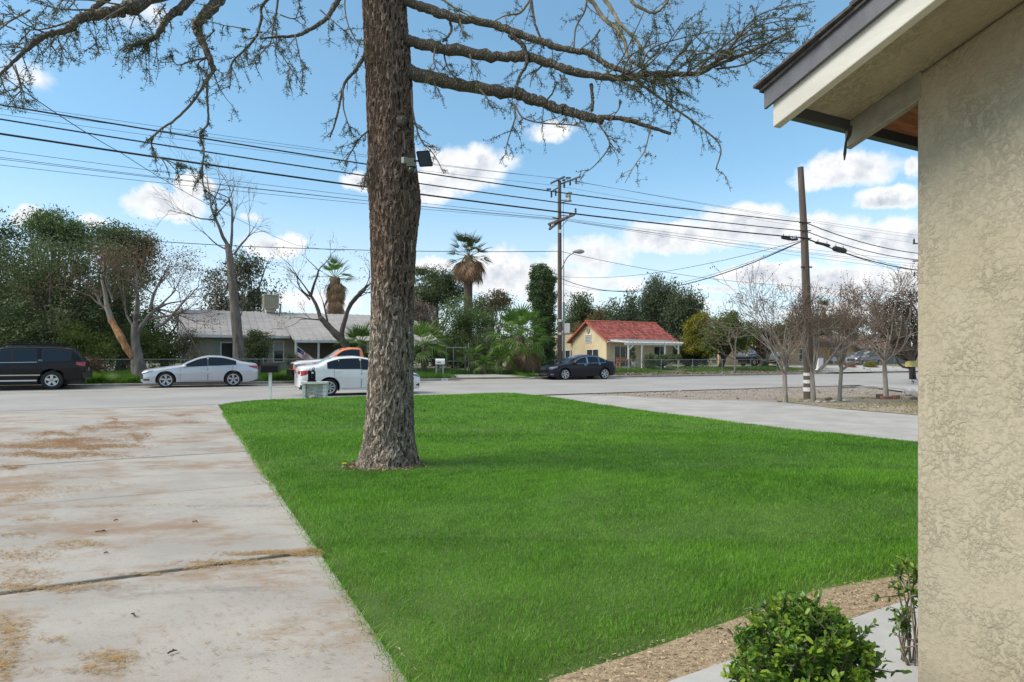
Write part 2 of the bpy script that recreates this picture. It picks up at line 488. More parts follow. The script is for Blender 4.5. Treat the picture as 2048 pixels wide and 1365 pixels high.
# needles and bark crumbs round the foot of the cedar
n = 1500; a = rng.uniform(0, 6.283, n); q = .36 + np.abs(rng.normal(0, .11, n))
X = TRX + np.cos(a) * q; Y = TRY + np.sin(a) * q
P0 = np.stack([X, Y, lawn_z(X, Y) + rng.uniform(.002, .02, n)], 1); dx = rng.normal(0, .022, (n, 3)); dx[:, 2] *= .3; wv = rng.normal(0, .004, (n, 3))
MT['crumb'] = leafmat('bark_crumbs', (.12, .08, .05), (.42, .31, .19), .9, .05, (.50, .40, .24))
tag(nmesh('bark_crumbs', np.stack([P0 - dx, P0 + wv, P0 + dx, P0 - wv], 1).reshape(-1, 3), np.arange(4 * n).reshape(-1, 4), MT['crumb'], attr=np.repeat(rng.random(n), 4)), kind='stuff')
# blades creeping over the driveway edge
n = 2600
Y = 2.6 + 14 * rng.random(n) ** 1.6; X = np.array([drv_edge(y) for y in Y]) - np.abs(rng.normal(0, .035, n))
V, T, A = blades(X, Y, np.full(n, .0), np.full(n, .05), np.clip(.0010 * Y, .004, .014), 1.6, np.clip(rng.normal(.5, .22, n), 0, 1), 22)
tag(nmesh('edge_grass', V, T, MT['grass'], attr=A), kind='stuff')
# dandelions by the trunk are one small yellow flower head on a short stem
fl = thing('dandelion', 'small yellow dandelion in the grass left of the tree trunk', 'flower', (-2.13, 8.1, .05))
MB().tube([(0, 0, -.04), (.004, 0, .05)], [.003, .003], 5).build('stem', MT['grass'], fl)
MT['petal'] = mat('petal', (.75, .55, .02), .6)
pm = MB()
for i in range(12):
    a = i * math.pi / 6; pm.add([(0, 0, .05), (.03 * math.cos(a - .2), .03 * math.sin(a - .2), .06), (.036 * math.cos(a), .036 * math.sin(a), .058), (.03 * math.cos(a + .2), .03 * math.sin(a + .2), .06)], [(0, 1, 2, 3)])
pm.build('petal', MT['petal'], fl)

# ---- driveway of big poured slabs
def mat_drive():
    m, t, b = nodes_of('driveway_concrete'); L = t.links.new
    tcn = t.nodes.new('ShaderNodeTexCoord')
    def nz(sc_, det=5, st=(1, 1, 1), rot=0, rough=.6):
        mp = t.nodes.new('ShaderNodeMapping'); mp.inputs['Scale'].default_value = st; mp.inputs['Rotation'].default_value = (0, 0, rot)
        L(tcn.outputs['Object'], mp.inputs[0])
        n = t.nodes.new('ShaderNodeTexNoise'); n.inputs['Scale'].default_value = sc_; n.inputs['Detail'].default_value = det; n.inputs['Roughness'].default_value = rough
        L(mp.outputs[0], n.inputs['Vector']); return n.outputs[0]
    def rp(v, a, bb, to=1.0):
        n = t.nodes.new('ShaderNodeMapRange'); n.interpolation_type = 'SMOOTHSTEP'
        n.inputs['From Min'].default_value = a; n.inputs['From Max'].default_value = bb; n.inputs['To Max'].default_value = to
        L(v, n.inputs[0]); return n.outputs[0]
    def mx(f, a, c_):
        n = t.nodes.new('ShaderNodeMix'); n.data_type = 'RGBA'; L(f, n.inputs['Factor'])
        if isinstance(a, tuple): n.inputs['A'].default_value = rgba(a)
        else: L(a, n.inputs['A'])
        n.inputs['B'].default_value = rgba(c_); return n.outputs['Result']
    al = -AL
    c = mx(rp(nz(1.1, 7, (.7, 1, 1), al), .35, .65), (.395, .362, .318), (.32, .292, .258))
    c = mx(rp(nz(.8, 7, (.7, 1.25, 1), al, .72), .47, .63, .85), c, (.26, .17, .10))      # tannin stains run along the joints
    c = mx(rp(nz(1.0, 8, (.6, 1.4, 1), al + .1, .74), .54, .68, .7), c, (.19, .17, .15))
    c = mx(rp(nz(9, 6), .55, .8, .5), c, (.30, .27, .235))
    c = mx(rp(nz(60, 3), .55, .75, .5), c, (.2, .18, .16))
    c = mx(rp(nz(4, 8, rough=.8), .56, .66, .5), c, (.27, .23, .185))
    L(c, b.inputs['Base Color']); b.inputs['Roughness'].default_value = .88
    bn = t.nodes.new('ShaderNodeBump'); bn.inputs['Strength'].default_value = .35; bn.inputs['Distance'].default_value = .006
    L(nz(70, 6), bn.inputs['Height']); L(bn.outputs[0], b.inputs['Normal'])
    return m
MT['drive'] = mat_drive()
drv = thing('driveway', None, None); drv['kind'] = 'structure'
J_R = [1.2, 3 * .0 + gr(645, 1103).y, gr(535, 968).y, gr(491, 903).y, gr(467, 858).y, gr(437, 811).y]   # where the joints meet the lawn edge
gap = .010
def drv_pt(yr, wid):   # from the right edge along the street direction to the left
    p = np.array([drv_edge(yr), yr]); return (p[0] - US[0] * wid, p[1] - US[1] * wid)
Y0 = J_R[1] - (J_R[2] - J_R[1])
JJ = [Y0] + J_R[1:]
W1, W2 = 6.4, 16.0
for i in range(len(JJ) - 1):
    a, b = JJ[i] + (.030 if i == 1 else .014), JJ[i + 1] - (.030 if i == 0 else .014)
    for (wa, wb) in ((0, W1), (W1 + .02, W2)):
        P = [drv_pt(a, wa), drv_pt(b, wa), drv_pt(b, wb), drv_pt(a, wb)]
        zz = [.002 + .004 * ((i + int(wa > 0)) % 2)] * 4
        mb = MB(); V = [(p[0], p[1], z - .05) for p, z in zip(P, zz)] + [(p[0], p[1], z - .006) for p, z in zip(P, zz)]
        Pc = np.array(P).mean(0)
        V += [(p[0] + (Pc[0] - p[0]) / np.hypot(*(Pc - p)) * .01, p[1] + (Pc[1] - p[1]) / np.hypot(*(Pc - p)) * .01, z) for p, z in zip(np.array(P), zz)]
        f = [(8, 9, 10, 11)] + [(k, (k + 1) % 4, 4 + (k + 1) % 4, 4 + k) for k in range(4)] + [(4 + k, 4 + (k + 1) % 4, 8 + (k + 1) % 4, 8 + k) for k in range(4)]
        f = [tuple(reversed(q)) for q in f]
        mb.add(V, f).build('slab', MT['drive'], drv)
# joint filler: dark soil strip under the slabs
P = [drv_pt(JJ[0], -.0), drv_pt(JJ[-1], 0), drv_pt(JJ[-1], W2), drv_pt(JJ[0], W2)]
MT['joint'] = mat('joint_soil', (.075, .06, .045), .95, (.14, .11, .06), 12)
sheet('driveway_joint', P, -.010, MT['joint'])
# apron between driveway and street
P = [drv_pt(JJ[-1], -.0), xy(sc(s_of(*drv_pt(JJ[-1], 0)), C_NEAR + .05)), xy(sc(s_of(*drv_pt(JJ[-1], W2)), C_NEAR + .05)), drv_pt(JJ[-1], W2)]
sheet('driveway_apron', P, -.004, MT['lane'])

# ---- dry needles and twigs lying on the driveway
MT['needle'] = leafmat('dry_needles', (.24, .125, .05), (.50, .35, .16), .8, .1, (.34, .30, .07))
def litter(clusters, seed):
    r = np.random.default_rng(seed); P = []; A = []; S = []
    for (px, py, hw, hh, n, v0, sz) in clusters:
        n = int(n)
        u = r.normal(0, .5, n); w = r.normal(0, .5, n)
        w += .35 * np.sin(u * 5 + r.uniform(0, 6)) * (r.random() < .8)
        x = px + u * hw; y = np.maximum(py + w * hh, HY + 70)
        Yg = F * (CH - .008) / (y - HY)
        P.append(np.stack([(x - CX) / F * Yg, Yg, np.full(n, .010)], 1)); A.append(np.clip(r.normal(v0, .18, n), 0, 1)); S.append(np.full(n, sz) * r.uniform(.5, 1.5, n))
    P = np.vstack(P); A = np.concatenate(A); S = np.concatenate(S)
    k = P[:, 0] < np.array([drv_edge(y) for y in P[:, 1]]) + .02; P, A, S = P[k], A[k], S[k]; n = len(P)
    a = r.uniform(0, 6.28, n); dx = np.stack([np.cos(a), np.sin(a), r.uniform(-.03, .10, n)], 1) * S[:, None]
    wv = np.stack([-np.sin(a), np.cos(a), np.zeros(n)], 1) * (S * .09)[:, None]
    V = np.stack([P - dx, P + wv, P + dx + np.array([0, 0, .004]), P - wv], 1).reshape(-1, 3)
    V[:, 2] = np.maximum(V[:, 2], .0085)
    return V, np.arange(4 * n).reshape(-1, 4), np.repeat(A, 4)
CL = []
for (x, y, hw, hh, n) in [(60, 893, 110, 6, 600), (150, 880, 90, 5, 420), (110, 868, 60, 5, 350), (230, 855, 60, 5, 320), (225, 846, 30, 4, 160), (175, 858, 26, 6, 160), (275, 873, 30, 10, 260), (215, 893, 90, 5, 420), (140, 911, 130, 6, 420), (180, 898, 30, 4, 120),
                          (360, 830, 30, 3, 120), (380, 845, 40, 3, 120), (290, 847, 40, 3, 90), (20, 935, 30, 4, 80), (60, 908, 60, 5, 200), (130, 885, 50, 6, 260), (225, 838, 20, 3, 60)]:
    CL.append((x, y, hw, hh, n * 2.4, .10, .036))
for (x, y, hw, hh, n) in [(75, 960, 70, 34, 900), (60, 985, 110, 16, 700), (150, 978, 90, 9, 300), (220, 968, 60, 6, 160), (20, 1000, 40, 10, 260), (240, 1012, 260, 4, 300), (60, 1038, 60, 6, 150), (30, 1070, 50, 8, 170), (120, 1090, 60, 8, 150), (170, 1086, 50, 7, 200), (40, 1110, 90, 16, 500),
                          (60, 1150, 60, 16, 260), (20, 1175, 50, 14, 220), (560, 1107, 120, 5, 900), (470, 1125, 120, 6, 560), (400, 1134, 50, 5, 160), (120, 1175, 140, 8, 460), (290, 1148, 60, 3, 100), (620, 1102, 40, 4, 300), (20, 1260, 50, 40, 420), (10, 1320, 40, 40, 320), (225, 1315, 60, 16, 260), (190, 1340, 90, 12, 160),
                          (560, 1170, 200, 50, 60), (520, 1260, 300, 90, 160), (300, 1240, 340, 110, 120), (600, 1300, 200, 60, 90), (420, 1010, 200, 24, 60), (110, 1278, 30, 8, 50), (530, 965, 30, 10, 90), (545, 1010, 30, 20, 60)]:
    CL.append((x, y, hw, hh, n * 1.15, .45, .018))
V, T, A = litter(CL, 5)
tag(nmesh('dry_needles', V, T, MT['needle'], attr=A), kind='stuff')
MT['twig'] = mat('dead_twig', (.055, .04, .03), .9, (.10, .075, .05), 20)
for i, (px, py, ln, an, lb) in enumerate([(202, 1067, .09, .2, 'dark fallen twig on the fourth slab of the driveway'), (232, 1044, .035, .6, 'dark pine cone scale left of the middle of the driveway'), (268, 1235, .05, 2.4, 'dark forked twig on the nearest driveway slab'), (345, 1310, .045, .8, 'black fallen twig near the bottom of the driveway'),
                                         (390, 1047, .05, .1, 'dark twig beside the brown stain on the driveway'), (212, 1110, .03, .3, 'small dark twig above the wide driveway joint')]):
    p = gr(px, py); t_ = thing('fallen_twig', lb, 'twig', (p.x, p.y, .014), an, 'twigs lying on the driveway')
    ln *= .5
    MB().tube([(-ln, 0, 0), (-ln * .3, ln * .12, .004), (ln * .4, -ln * .1, .006), (ln, ln * .08, 0)], [.004, .005, .004, .002], 5).tube([(0, 0, .004), (ln * .3, ln * .35, .008), (ln * .5, ln * .5, .003)], [.005, .004, .002], 5).build('stem', MT['twig'], t_)
    # a short side twig and bark flakes make the stem uneven

# ---- gravel shoulder, neighbour's lane, bare yard, side street on the right
P = [(.2, 24.3), (1.0, 23.2), (1.9, 21.8), (2.7, 19.3), (4.47, 15.1), (5.6, 12.8), (6.9, 10.8), (9.6, 7.4), (20, 2), (40, 5), (30, 14), (22, 18), (16.3, 26.6)] + [xy(sc(s, C_NEAR + .1)) for s in (30.8, 25, 18, 12)]
sheet('gravel_shoulder', P, -.030, MT['gravel'])
lane = [gr(1130, 797), gr(1260, 813), gr(1400, 837), gr(1600, 859), gr(1830, 885)]
lane = [(1.7, 22.2), (2.6, 19.5), (4.4, 15.1), (5.5, 12.8), (6.8, 10.8), (9.6, 7.5), (20, 1), (24, 3), (13.4, 11.4), (10.4, 16.0), (9.35, 18.2), (8.95, 20.7), (8.2, 21.6), (6.6, 22.0), (5.0, 23.0), (4.2, 24.4), (2.6, 24.8), (1.4, 24.2)]
sheet('lane', lane, -.022, MT['lane'])
P = [(8.9, 21.2), (9.3, 18.5), (10.4, 16.1), (13.4, 11.5), (24, 3.4), (24, 12), (19, 16.5), (16.0, 23.2), (13.5, 24.2), (11, 24.0), (9.4, 23.0)]
sheet('bare_yard', P, -.014, MT['dirt'])
P = [xy(sc(30.6, C_NEAR - .2)), xy(sc(31.2, C_NEAR - .35)), (16.5, 26.7), (17.6, 23.6), (21, 17.5), (27, 12), (60, -6), (90, 30), xy(sc(90, C_NEAR - .2))]
sheet('side_street', P, .002, MT['pale_concrete'])
# low kerb round the corner of the bare yard
def kerb_run(name, pts, w=.16, h=.09, m=None, taper=(0, 0)):
    mb = MB(); pts = [Vector((p[0], p[1], p[2] if len(p) > 2 else 0)) for p in pts]
    n = len(pts); V = []
    for i, p in enumerate(pts):
        d = (pts[min(i + 1, n - 1)] - pts[max(i - 1, 0)]); d.z = 0; d.normalize(); s_ = Vector((-d.y, d.x, 0)) * w / 2
        hh = h * (.08 if ((i == 0 and taper[0]) or (i == n - 1 and taper[1])) else 1)
        for (q, z) in ((-1, -.12), (-1, hh - .015), (-.75, hh), (.75, hh), (1, hh - .015), (1, -.12)):
            V.append((p.x + s_.x * q, p.y + s_.y * q, p.z + z))
    f = [(i * 6 + j, i * 6 + j + 1, i * 6 + j + 7, i * 6 + j + 6) for i in range(n - 1) for j in range(5)] + [(0, 1, 2, 3, 4, 5), tuple((n - 1) * 6 + 5 - j for j in range(6))]
    mb.add(V, [tuple(reversed(q)) for q in f])
    return tag(mb.build(name, m or MT['kerb']), kind='structure')
kerb_run('kerb', [(15.6, 30.6), (16.6, 30.9), (17.5, 30.5), (17.5, 28.6), (16.5, 26.6), (17.5, 23.5), (21, 17.3), (27, 11.8)], .16, .06)
# scattered stones on the shoulder
MT['pebble'] = leafmat('pebbles', (.13, .10, .08), (.44, .38, .32), .9, 0, (.30, .18, .11))
n = 5200
X = rng.uniform(0, 20, n); Y = rng.uniform(12, 30, n); c = VS[0] * X + VS[1] * Y
okp = inside(P_ := [(.6, 24.2), (2.6, 25.2), (4.3, 24.8), (6.7, 22.4), (8.7, 22.2), (9.6, 23.4), (13.5, 24.6), (16, 23.6), (16.3, 26.4)] + [xy(sc(s, C_NEAR - .45)) for s in (30, 20, 11.6)], X, Y) | (inside([(9.2, 21), (9.6, 18.6), (10.8, 16), (14, 11.5), (18, 15), (15.5, 23)], X, Y) & (rng.random(n) < .35))
X = X[okp]; Y = Y[okp]; n = len(X)
oc = np.array([(1, 0, 0), (-1, 0, 0), (0, 1, 0), (0, -1, 0), (0, 0, .7), (0, 0, -.6)])
sz = rng.uniform(.012, .035, n) * np.where(rng.random(n) < .04, 2.2, 1)
V = np.stack([X, Y, np.full(n, -.012)], 1)[:, None] + oc[None] * sz[:, None, None] * rng.uniform(.6, 1.3, (n, 6, 1))
oT = np.array([(0, 2, 4), (2, 1, 4), (1, 3, 4), (3, 0, 4), (2, 0, 5), (1, 2, 5), (3, 1, 5), (0, 3, 5)])
T = (np.arange(n)[:, None, None] * 6 + oT[None]).reshape(-1, 3)
tag(nmesh('pebbles', V.reshape(-1, 3), T, MT['pebble'], attr=np.repeat(rng.random(n), 6)), kind='stuff')
# sparse yellow-green tufts in the bare yard
MT['weeds'] = leafmat('weeds', (.10, .115, .03), (.28, .25, .07), .7, .3, (.36, .29, .13))
n = 34000
X = rng.uniform(5, 20, n); Y = rng.uniform(11, 25, n)
okp = inside([(8.95, 21.3), (9.4, 18.6), (10.6, 16.2), (13.6, 12), (19, 14), (16.0, 22.8), (13.5, 23.6), (9.6, 22.6)], X, Y) & (wob(X, Y, 1.3, 8) + rng.normal(0, .4, n) > -.15)
X = X[okp]; Y = Y[okp]; n = len(X)
V, T, A = blades(X, Y, np.full(n, -.016), np.full(n, .045), np.full(n, .022), 1.3, np.clip(rng.normal(.45, .2, n), 0, 1), 31)
tag(nmesh('weeds', V, T, MT['weeds'], attr=A), kind='stuff')

# ---- walkway in front of the house and the strip of wood chips
wa, wb = np.array(xy(gr(1361, 1360))), np.array(xy(gr(1793, 1211)))
wd = (wb - wa) / np.hypot(*(wb - wa)); wn_ = np.array([-wd[1], wd[0]])
wk = thing('walkway', None, None); wk['kind'] = 'structure'
for i in range(-3, 5):
    t0, t1 = i * 1.22 + .34 + .006, (i + 1) * 1.22 + .34 - .006
    q = [wa + wd * t0, wa + wd * t1, wa + wd * t1 - wn_ * .72, wa + wd * t0 - wn_ * .72]
    MB().prism([(p[0], p[1], 0) for p in reversed(q)], (0, 0, .012), (0, 0, -.08)).build('slab', MT['walk'] if 'walk' in MT else MT.setdefault('walk', mat('walk_concrete', (.46, .45, .43), .88, (.40, .39, .37), 2.2, bump=.3, bscale=90, bdist=.004)), wk)
P = [(.1, 2.2), (.17, 2.9), (.62, 3.16), (1.26, 3.58), (1.92, 4.02), (2.52, 4.26), (4.6, 5.3), (7.2, 6.6), (7.6, 5.4), tuple(wa + wd * 7.5 - wn_ * .3), tuple(wa - wd * 1.2 - wn_ * .3), (.0, 1.6)]
sheet('mulch_bed', P, -.012, MT['mulch'])
q = [wa + wd * -1 - wn_ * .70, wa + wd * 7 - wn_ * .70, wa + wd * 7 - wn_ * 2.2, wa + wd * -1 - wn_ * 2.6]
sheet('planting_bed', [tuple(p) for p in q], -.014, MT['mulch'])
n = 60000
t = rng.uniform(-1, 5, n); u = rng.uniform(-1.6, 1.0, n)
X = wa[0] + wd[0] * t + wn_[0] * u; Y = wa[1] + wd[1] * t + wn_[1] * u
onwalk = (u < 0) & (u > -.72)
dl = dist_poly(LAWN, X, Y); inl = inside(LAWN, X, Y)
keep = ((~inl) | ((dl < .06) & (rng.random(n) < .35))) & (~onwalk | (rng.random(n) < .012)) & (Y > 1.8)
X = X[keep]; Y = Y[keep]; ow = onwalk[keep]; n = len(X)
a = rng.uniform(0, 6.28, n); L_ = rng.uniform(.003, .011, n)
P0 = np.stack([X, Y, np.where(ow, .018, rng.uniform(-.010, .006, n)) + .004 * inl[keep]], 1)
dx = np.stack([np.cos(a), np.sin(a), rng.uniform(-.3, .3, n)], 1) * L_[:, None]; wv = np.stack([-np.sin(a), np.cos(a), rng.uniform(-.4, .4, n)], 1) * (L_ * rng.uniform(.15, .4, n))[:, None]
V = np.stack([P0 - dx - wv, P0 + dx - wv, P0 + dx + wv, P0 - dx + wv], 1).reshape(-1, 3)
MT['chip'] = leafmat('wood_chips', (.24, .165, .095), (.60, .47, .30), .9, .05, (.17, .12, .075))
tag(nmesh('wood_chips', V, np.arange(4 * n).reshape(-1, 4), MT['chip'], attr=np.repeat(rng.random(n), 4)), kind='stuff')

# ================================================================== corner of the stucco house
YC = 2.6
HC = at(1832, HY, YC); HC.z = 0
def mat_stucco():
    m, t, b = nodes_of('stucco'); L = t.links.new
    tcn = t.nodes.new('ShaderNodeTexCoord')
    def nz(sc_, det=5, rough=.6, dist=0.0):
        n = t.nodes.new('ShaderNodeTexNoise'); n.inputs['Scale'].default_value = sc_; n.inputs['Detail'].default_value = det; n.inputs['Roughness'].default_value = rough; n.inputs['Distortion'].default_value = dist
        L(tcn.outputs['Object'], n.inputs['Vector']); return n.outputs[0]
    def rp(v, a, bb, to=1.0):
        n = t.nodes.new('ShaderNodeMapRange'); n.interpolation_type = 'SMOOTHSTEP'
        n.inputs['From Min'].default_value = a; n.inputs['From Max'].default_value = bb; n.inputs['To Max'].default_value = to
        L(v, n.inputs[0]); return n.outputs[0]
    def mx(f, a, c_):
        n = t.nodes.new('ShaderNodeMix'); n.data_type = 'RGBA'; L(f, n.inputs['Factor'])
        if isinstance(a, tuple): n.inputs['A'].default_value = rgba(a)
        else: L(a, n.inputs['A'])
        n.inputs['B'].default_value = rgba(c_); return n.outputs['Result']
    c = mx(rp(nz(1.3), .38, .66), (.44, .383, .28), (.395, .34, .24))
    c = mx(rp(nz(3.2, 6), .52, .72, .4), c, (.47, .415, .315))
    c = mx(rp(nz(30, 6, .7), .55, .75, .4), c, (.30, .245, .16))
    L(c, b.inputs['Base Color']); b.inputs['Roughness'].default_value = .93; b.inputs['Specular IOR Level'].default_value = .2
    # trowelled lace texture: flat islands with broken rims
    isl = rp(nz(40, 7, .66, .2), .44, .62)
    fine = nz(150, 5)
    s_ = t.nodes.new('ShaderNodeMath'); s_.operation = 'MULTIPLY_ADD'; s_.inputs[1].default_value = .22
    L(fine, s_.inputs[0]); L(isl, s_.inputs[2])
    bn = t.nodes.new('ShaderNodeBump'); bn.inputs['Strength'].default_value = .6; bn.inputs['Distance'].default_value = .0062
    va_ = t.nodes.new('ShaderNodeMath'); va_.operation = 'ADD'; va_.inputs[1].default_value = .38; L(rp(nz(4.5, 3), .35, .65, .36), va_.inputs[0]); L(va_.outputs[0], bn.inputs['Strength'])
    L(s_.outputs[0], bn.inputs['Height']); L(bn.outputs[0], b.inputs['Normal'])
    return m
MT['stucco'] = mat_stucco()
MT['soffit'] = mat('soffit_stucco', (.60, .51, .35), .93, (.44, .35, .21), 6, bump=1.0, bscale=30, bdist=.03, contrast=(.45, .66), col3=(.26, .21, .11), scale3=8, amt3=.7)
MT['ply'] = mat('stained_plywood', (.42, .16, .06), .8, (.26, .095, .035), 4, stretch=(1, 9, 1), bump=.3, bscale=12, contrast=(.42, .6))
MT['trim'] = mat('trim_white', (.61, .585, .515), .7, (.52, .495, .43), 7, bump=.35, bscale=60, bdist=.004, stretch=(1, .25, 1))
MT['trim_dirty'] = mat('rafter_paint', (.34, .32, .27), .8, (.23, .215, .175), 8, bump=.4, bscale=50, bdist=.005)
MT['flash'] = mat('roof_flashing', (.115, .115, .128), .6, (.088, .088, .10), 14, bump=.15, bscale=120)
MT['shingle'] = mat('shingle', (.07, .06, .062), .95, (.11, .10, .10), 30, bump=.8, bscale=120, bdist=.006)
MT['gutter'] = mat('eave_strip', (.06, .062, .068), .6)
hs_ = thing('stucco_house', 'cream stucco house corner with white rake board under dark shingle roof', 'house', HC, AL)
ZS, SL, OV, EV = 2.60, .32, .46, .315          # underside of the roof at the corner, slope, rake overhang, eave overhang
zr = lambda y: ZS - SL * y                      # underside height at local y (towards the street positive)
YB = -5.2
mb = MB()   # gable wall as an L-shaped shell
mb.prism([(0, 0, -.3), (0, 0, zr(0) - .002), (0, YB, zr(YB) - .002), (0, YB, -.3)], (0, 0, 0), (.2, 0, 0))
mb.box((3.2, -.1, 1.12), (6.0, .2, 2.85))
wall = mb.build('wall', MT['stucco'], hs_)
bv = wall.modifiers.new('bev', 'BEVEL'); bv.width = .018; bv.segments = 3; bv.limit_method = 'ANGLE'
def slope_prism(x0, x1, y0, y1, z0, z1):
    """slab following the roof slope, z offsets from the underside line"""
    return [(x0, y0, zr(y0) + z0), (x0, y1, zr(y1) + z0), (x0, y1, zr(y1) + z1), (x0, y0, zr(y0) + z1)], (0, 0, 0), (x1 - x0, 0, 0)
MB().prism(*slope_prism(-OV + .04, .019, YB, EV - .03, .0, .015)).build('soffit', MT['soffit'], hs_)
MB().prism(*slope_prism(.02, 6, YB, EV - .03, .0, .015)).build('eave_board', MT['ply'], hs_)
bb = MB().prism(*slope_prism(-OV, -OV + .042, YB, EV, -.088, .02)).build('rake_board', MT['trim'], hs_)
bvm = bb.modifiers.new('bev', 'BEVEL'); bvm.width = .004; bvm.segments = 2
for xx in (-.004, .61, 1.22):
    r_ = MB().prism(*slope_prism(xx, xx + .04, -.02 if xx < 0 else -.3, EV - .002, -.11, -.001)).build('rafter', MT['trim_dirty'], hs_)
    r_.modifiers.new('bev', 'BEVEL').width = .003
MB().prism([(-OV + .02, EV - .028, zr(EV) - .035), (-OV + .02, EV + .012, zr(EV) - .035), (-OV + .02, EV + .012, zr(EV) + .03), (-OV + .02, EV - .028, zr(EV) + .03)], (0, 0, 0), (6.4, 0, 0)).build('eave_strip', MT['gutter'], hs_)
MB().prism(*slope_prism(-OV - .018, -OV - .004, YB, EV + .03, .006, .082)).build('flashing', MT['flash'], hs_)
rf = MB().prism(*slope_prism(-OV - .03, 6, YB, EV + .045, .083, .094)).build('roof', MT['shingle'], hs_)
k = 0
for i in range(24):     # courses of shingles: each tab a piece, its edge showing past the rake
    y1 = EV + .06 - i * .145
    for j in range(3):
        x0 = -OV - .04 - random.Random(i * 7 + j).uniform(0, .012) if j == 0 else -OV - .04 + j * .33 - (.16 if i % 2 else 0)
        x1 = -OV - .04 + (j + 1) * .33 - (.16 if i % 2 else 0) - .006
        q = [(x0, y1 - .30, zr(y1 - .30) + .096), (x0, y1, zr(y1) + .107), (x0, y1, zr(y1) + .118), (x0, y1 - .30, zr(y1 - .30) + .1)]
        MB().prism(q, (0, 0, 0), (x1 - x0, 0, 0)).build('shingle', MT['shingle'], rf)
# a splintered bit of old wood hanging from the second rafter tail
MB().tube([(-.03, EV - .05, zr(EV) - .03), (-.055, EV - .06, zr(EV) - .075), (-.07, EV - .055, zr(EV) - .105), (-.085, EV - .06, zr(EV) - .16), (-.09, EV - .062, zr(EV) - .19)], [.008, .009, .005, .007, .003], 6).build('wood_splinter', MT['twig'], hs_)
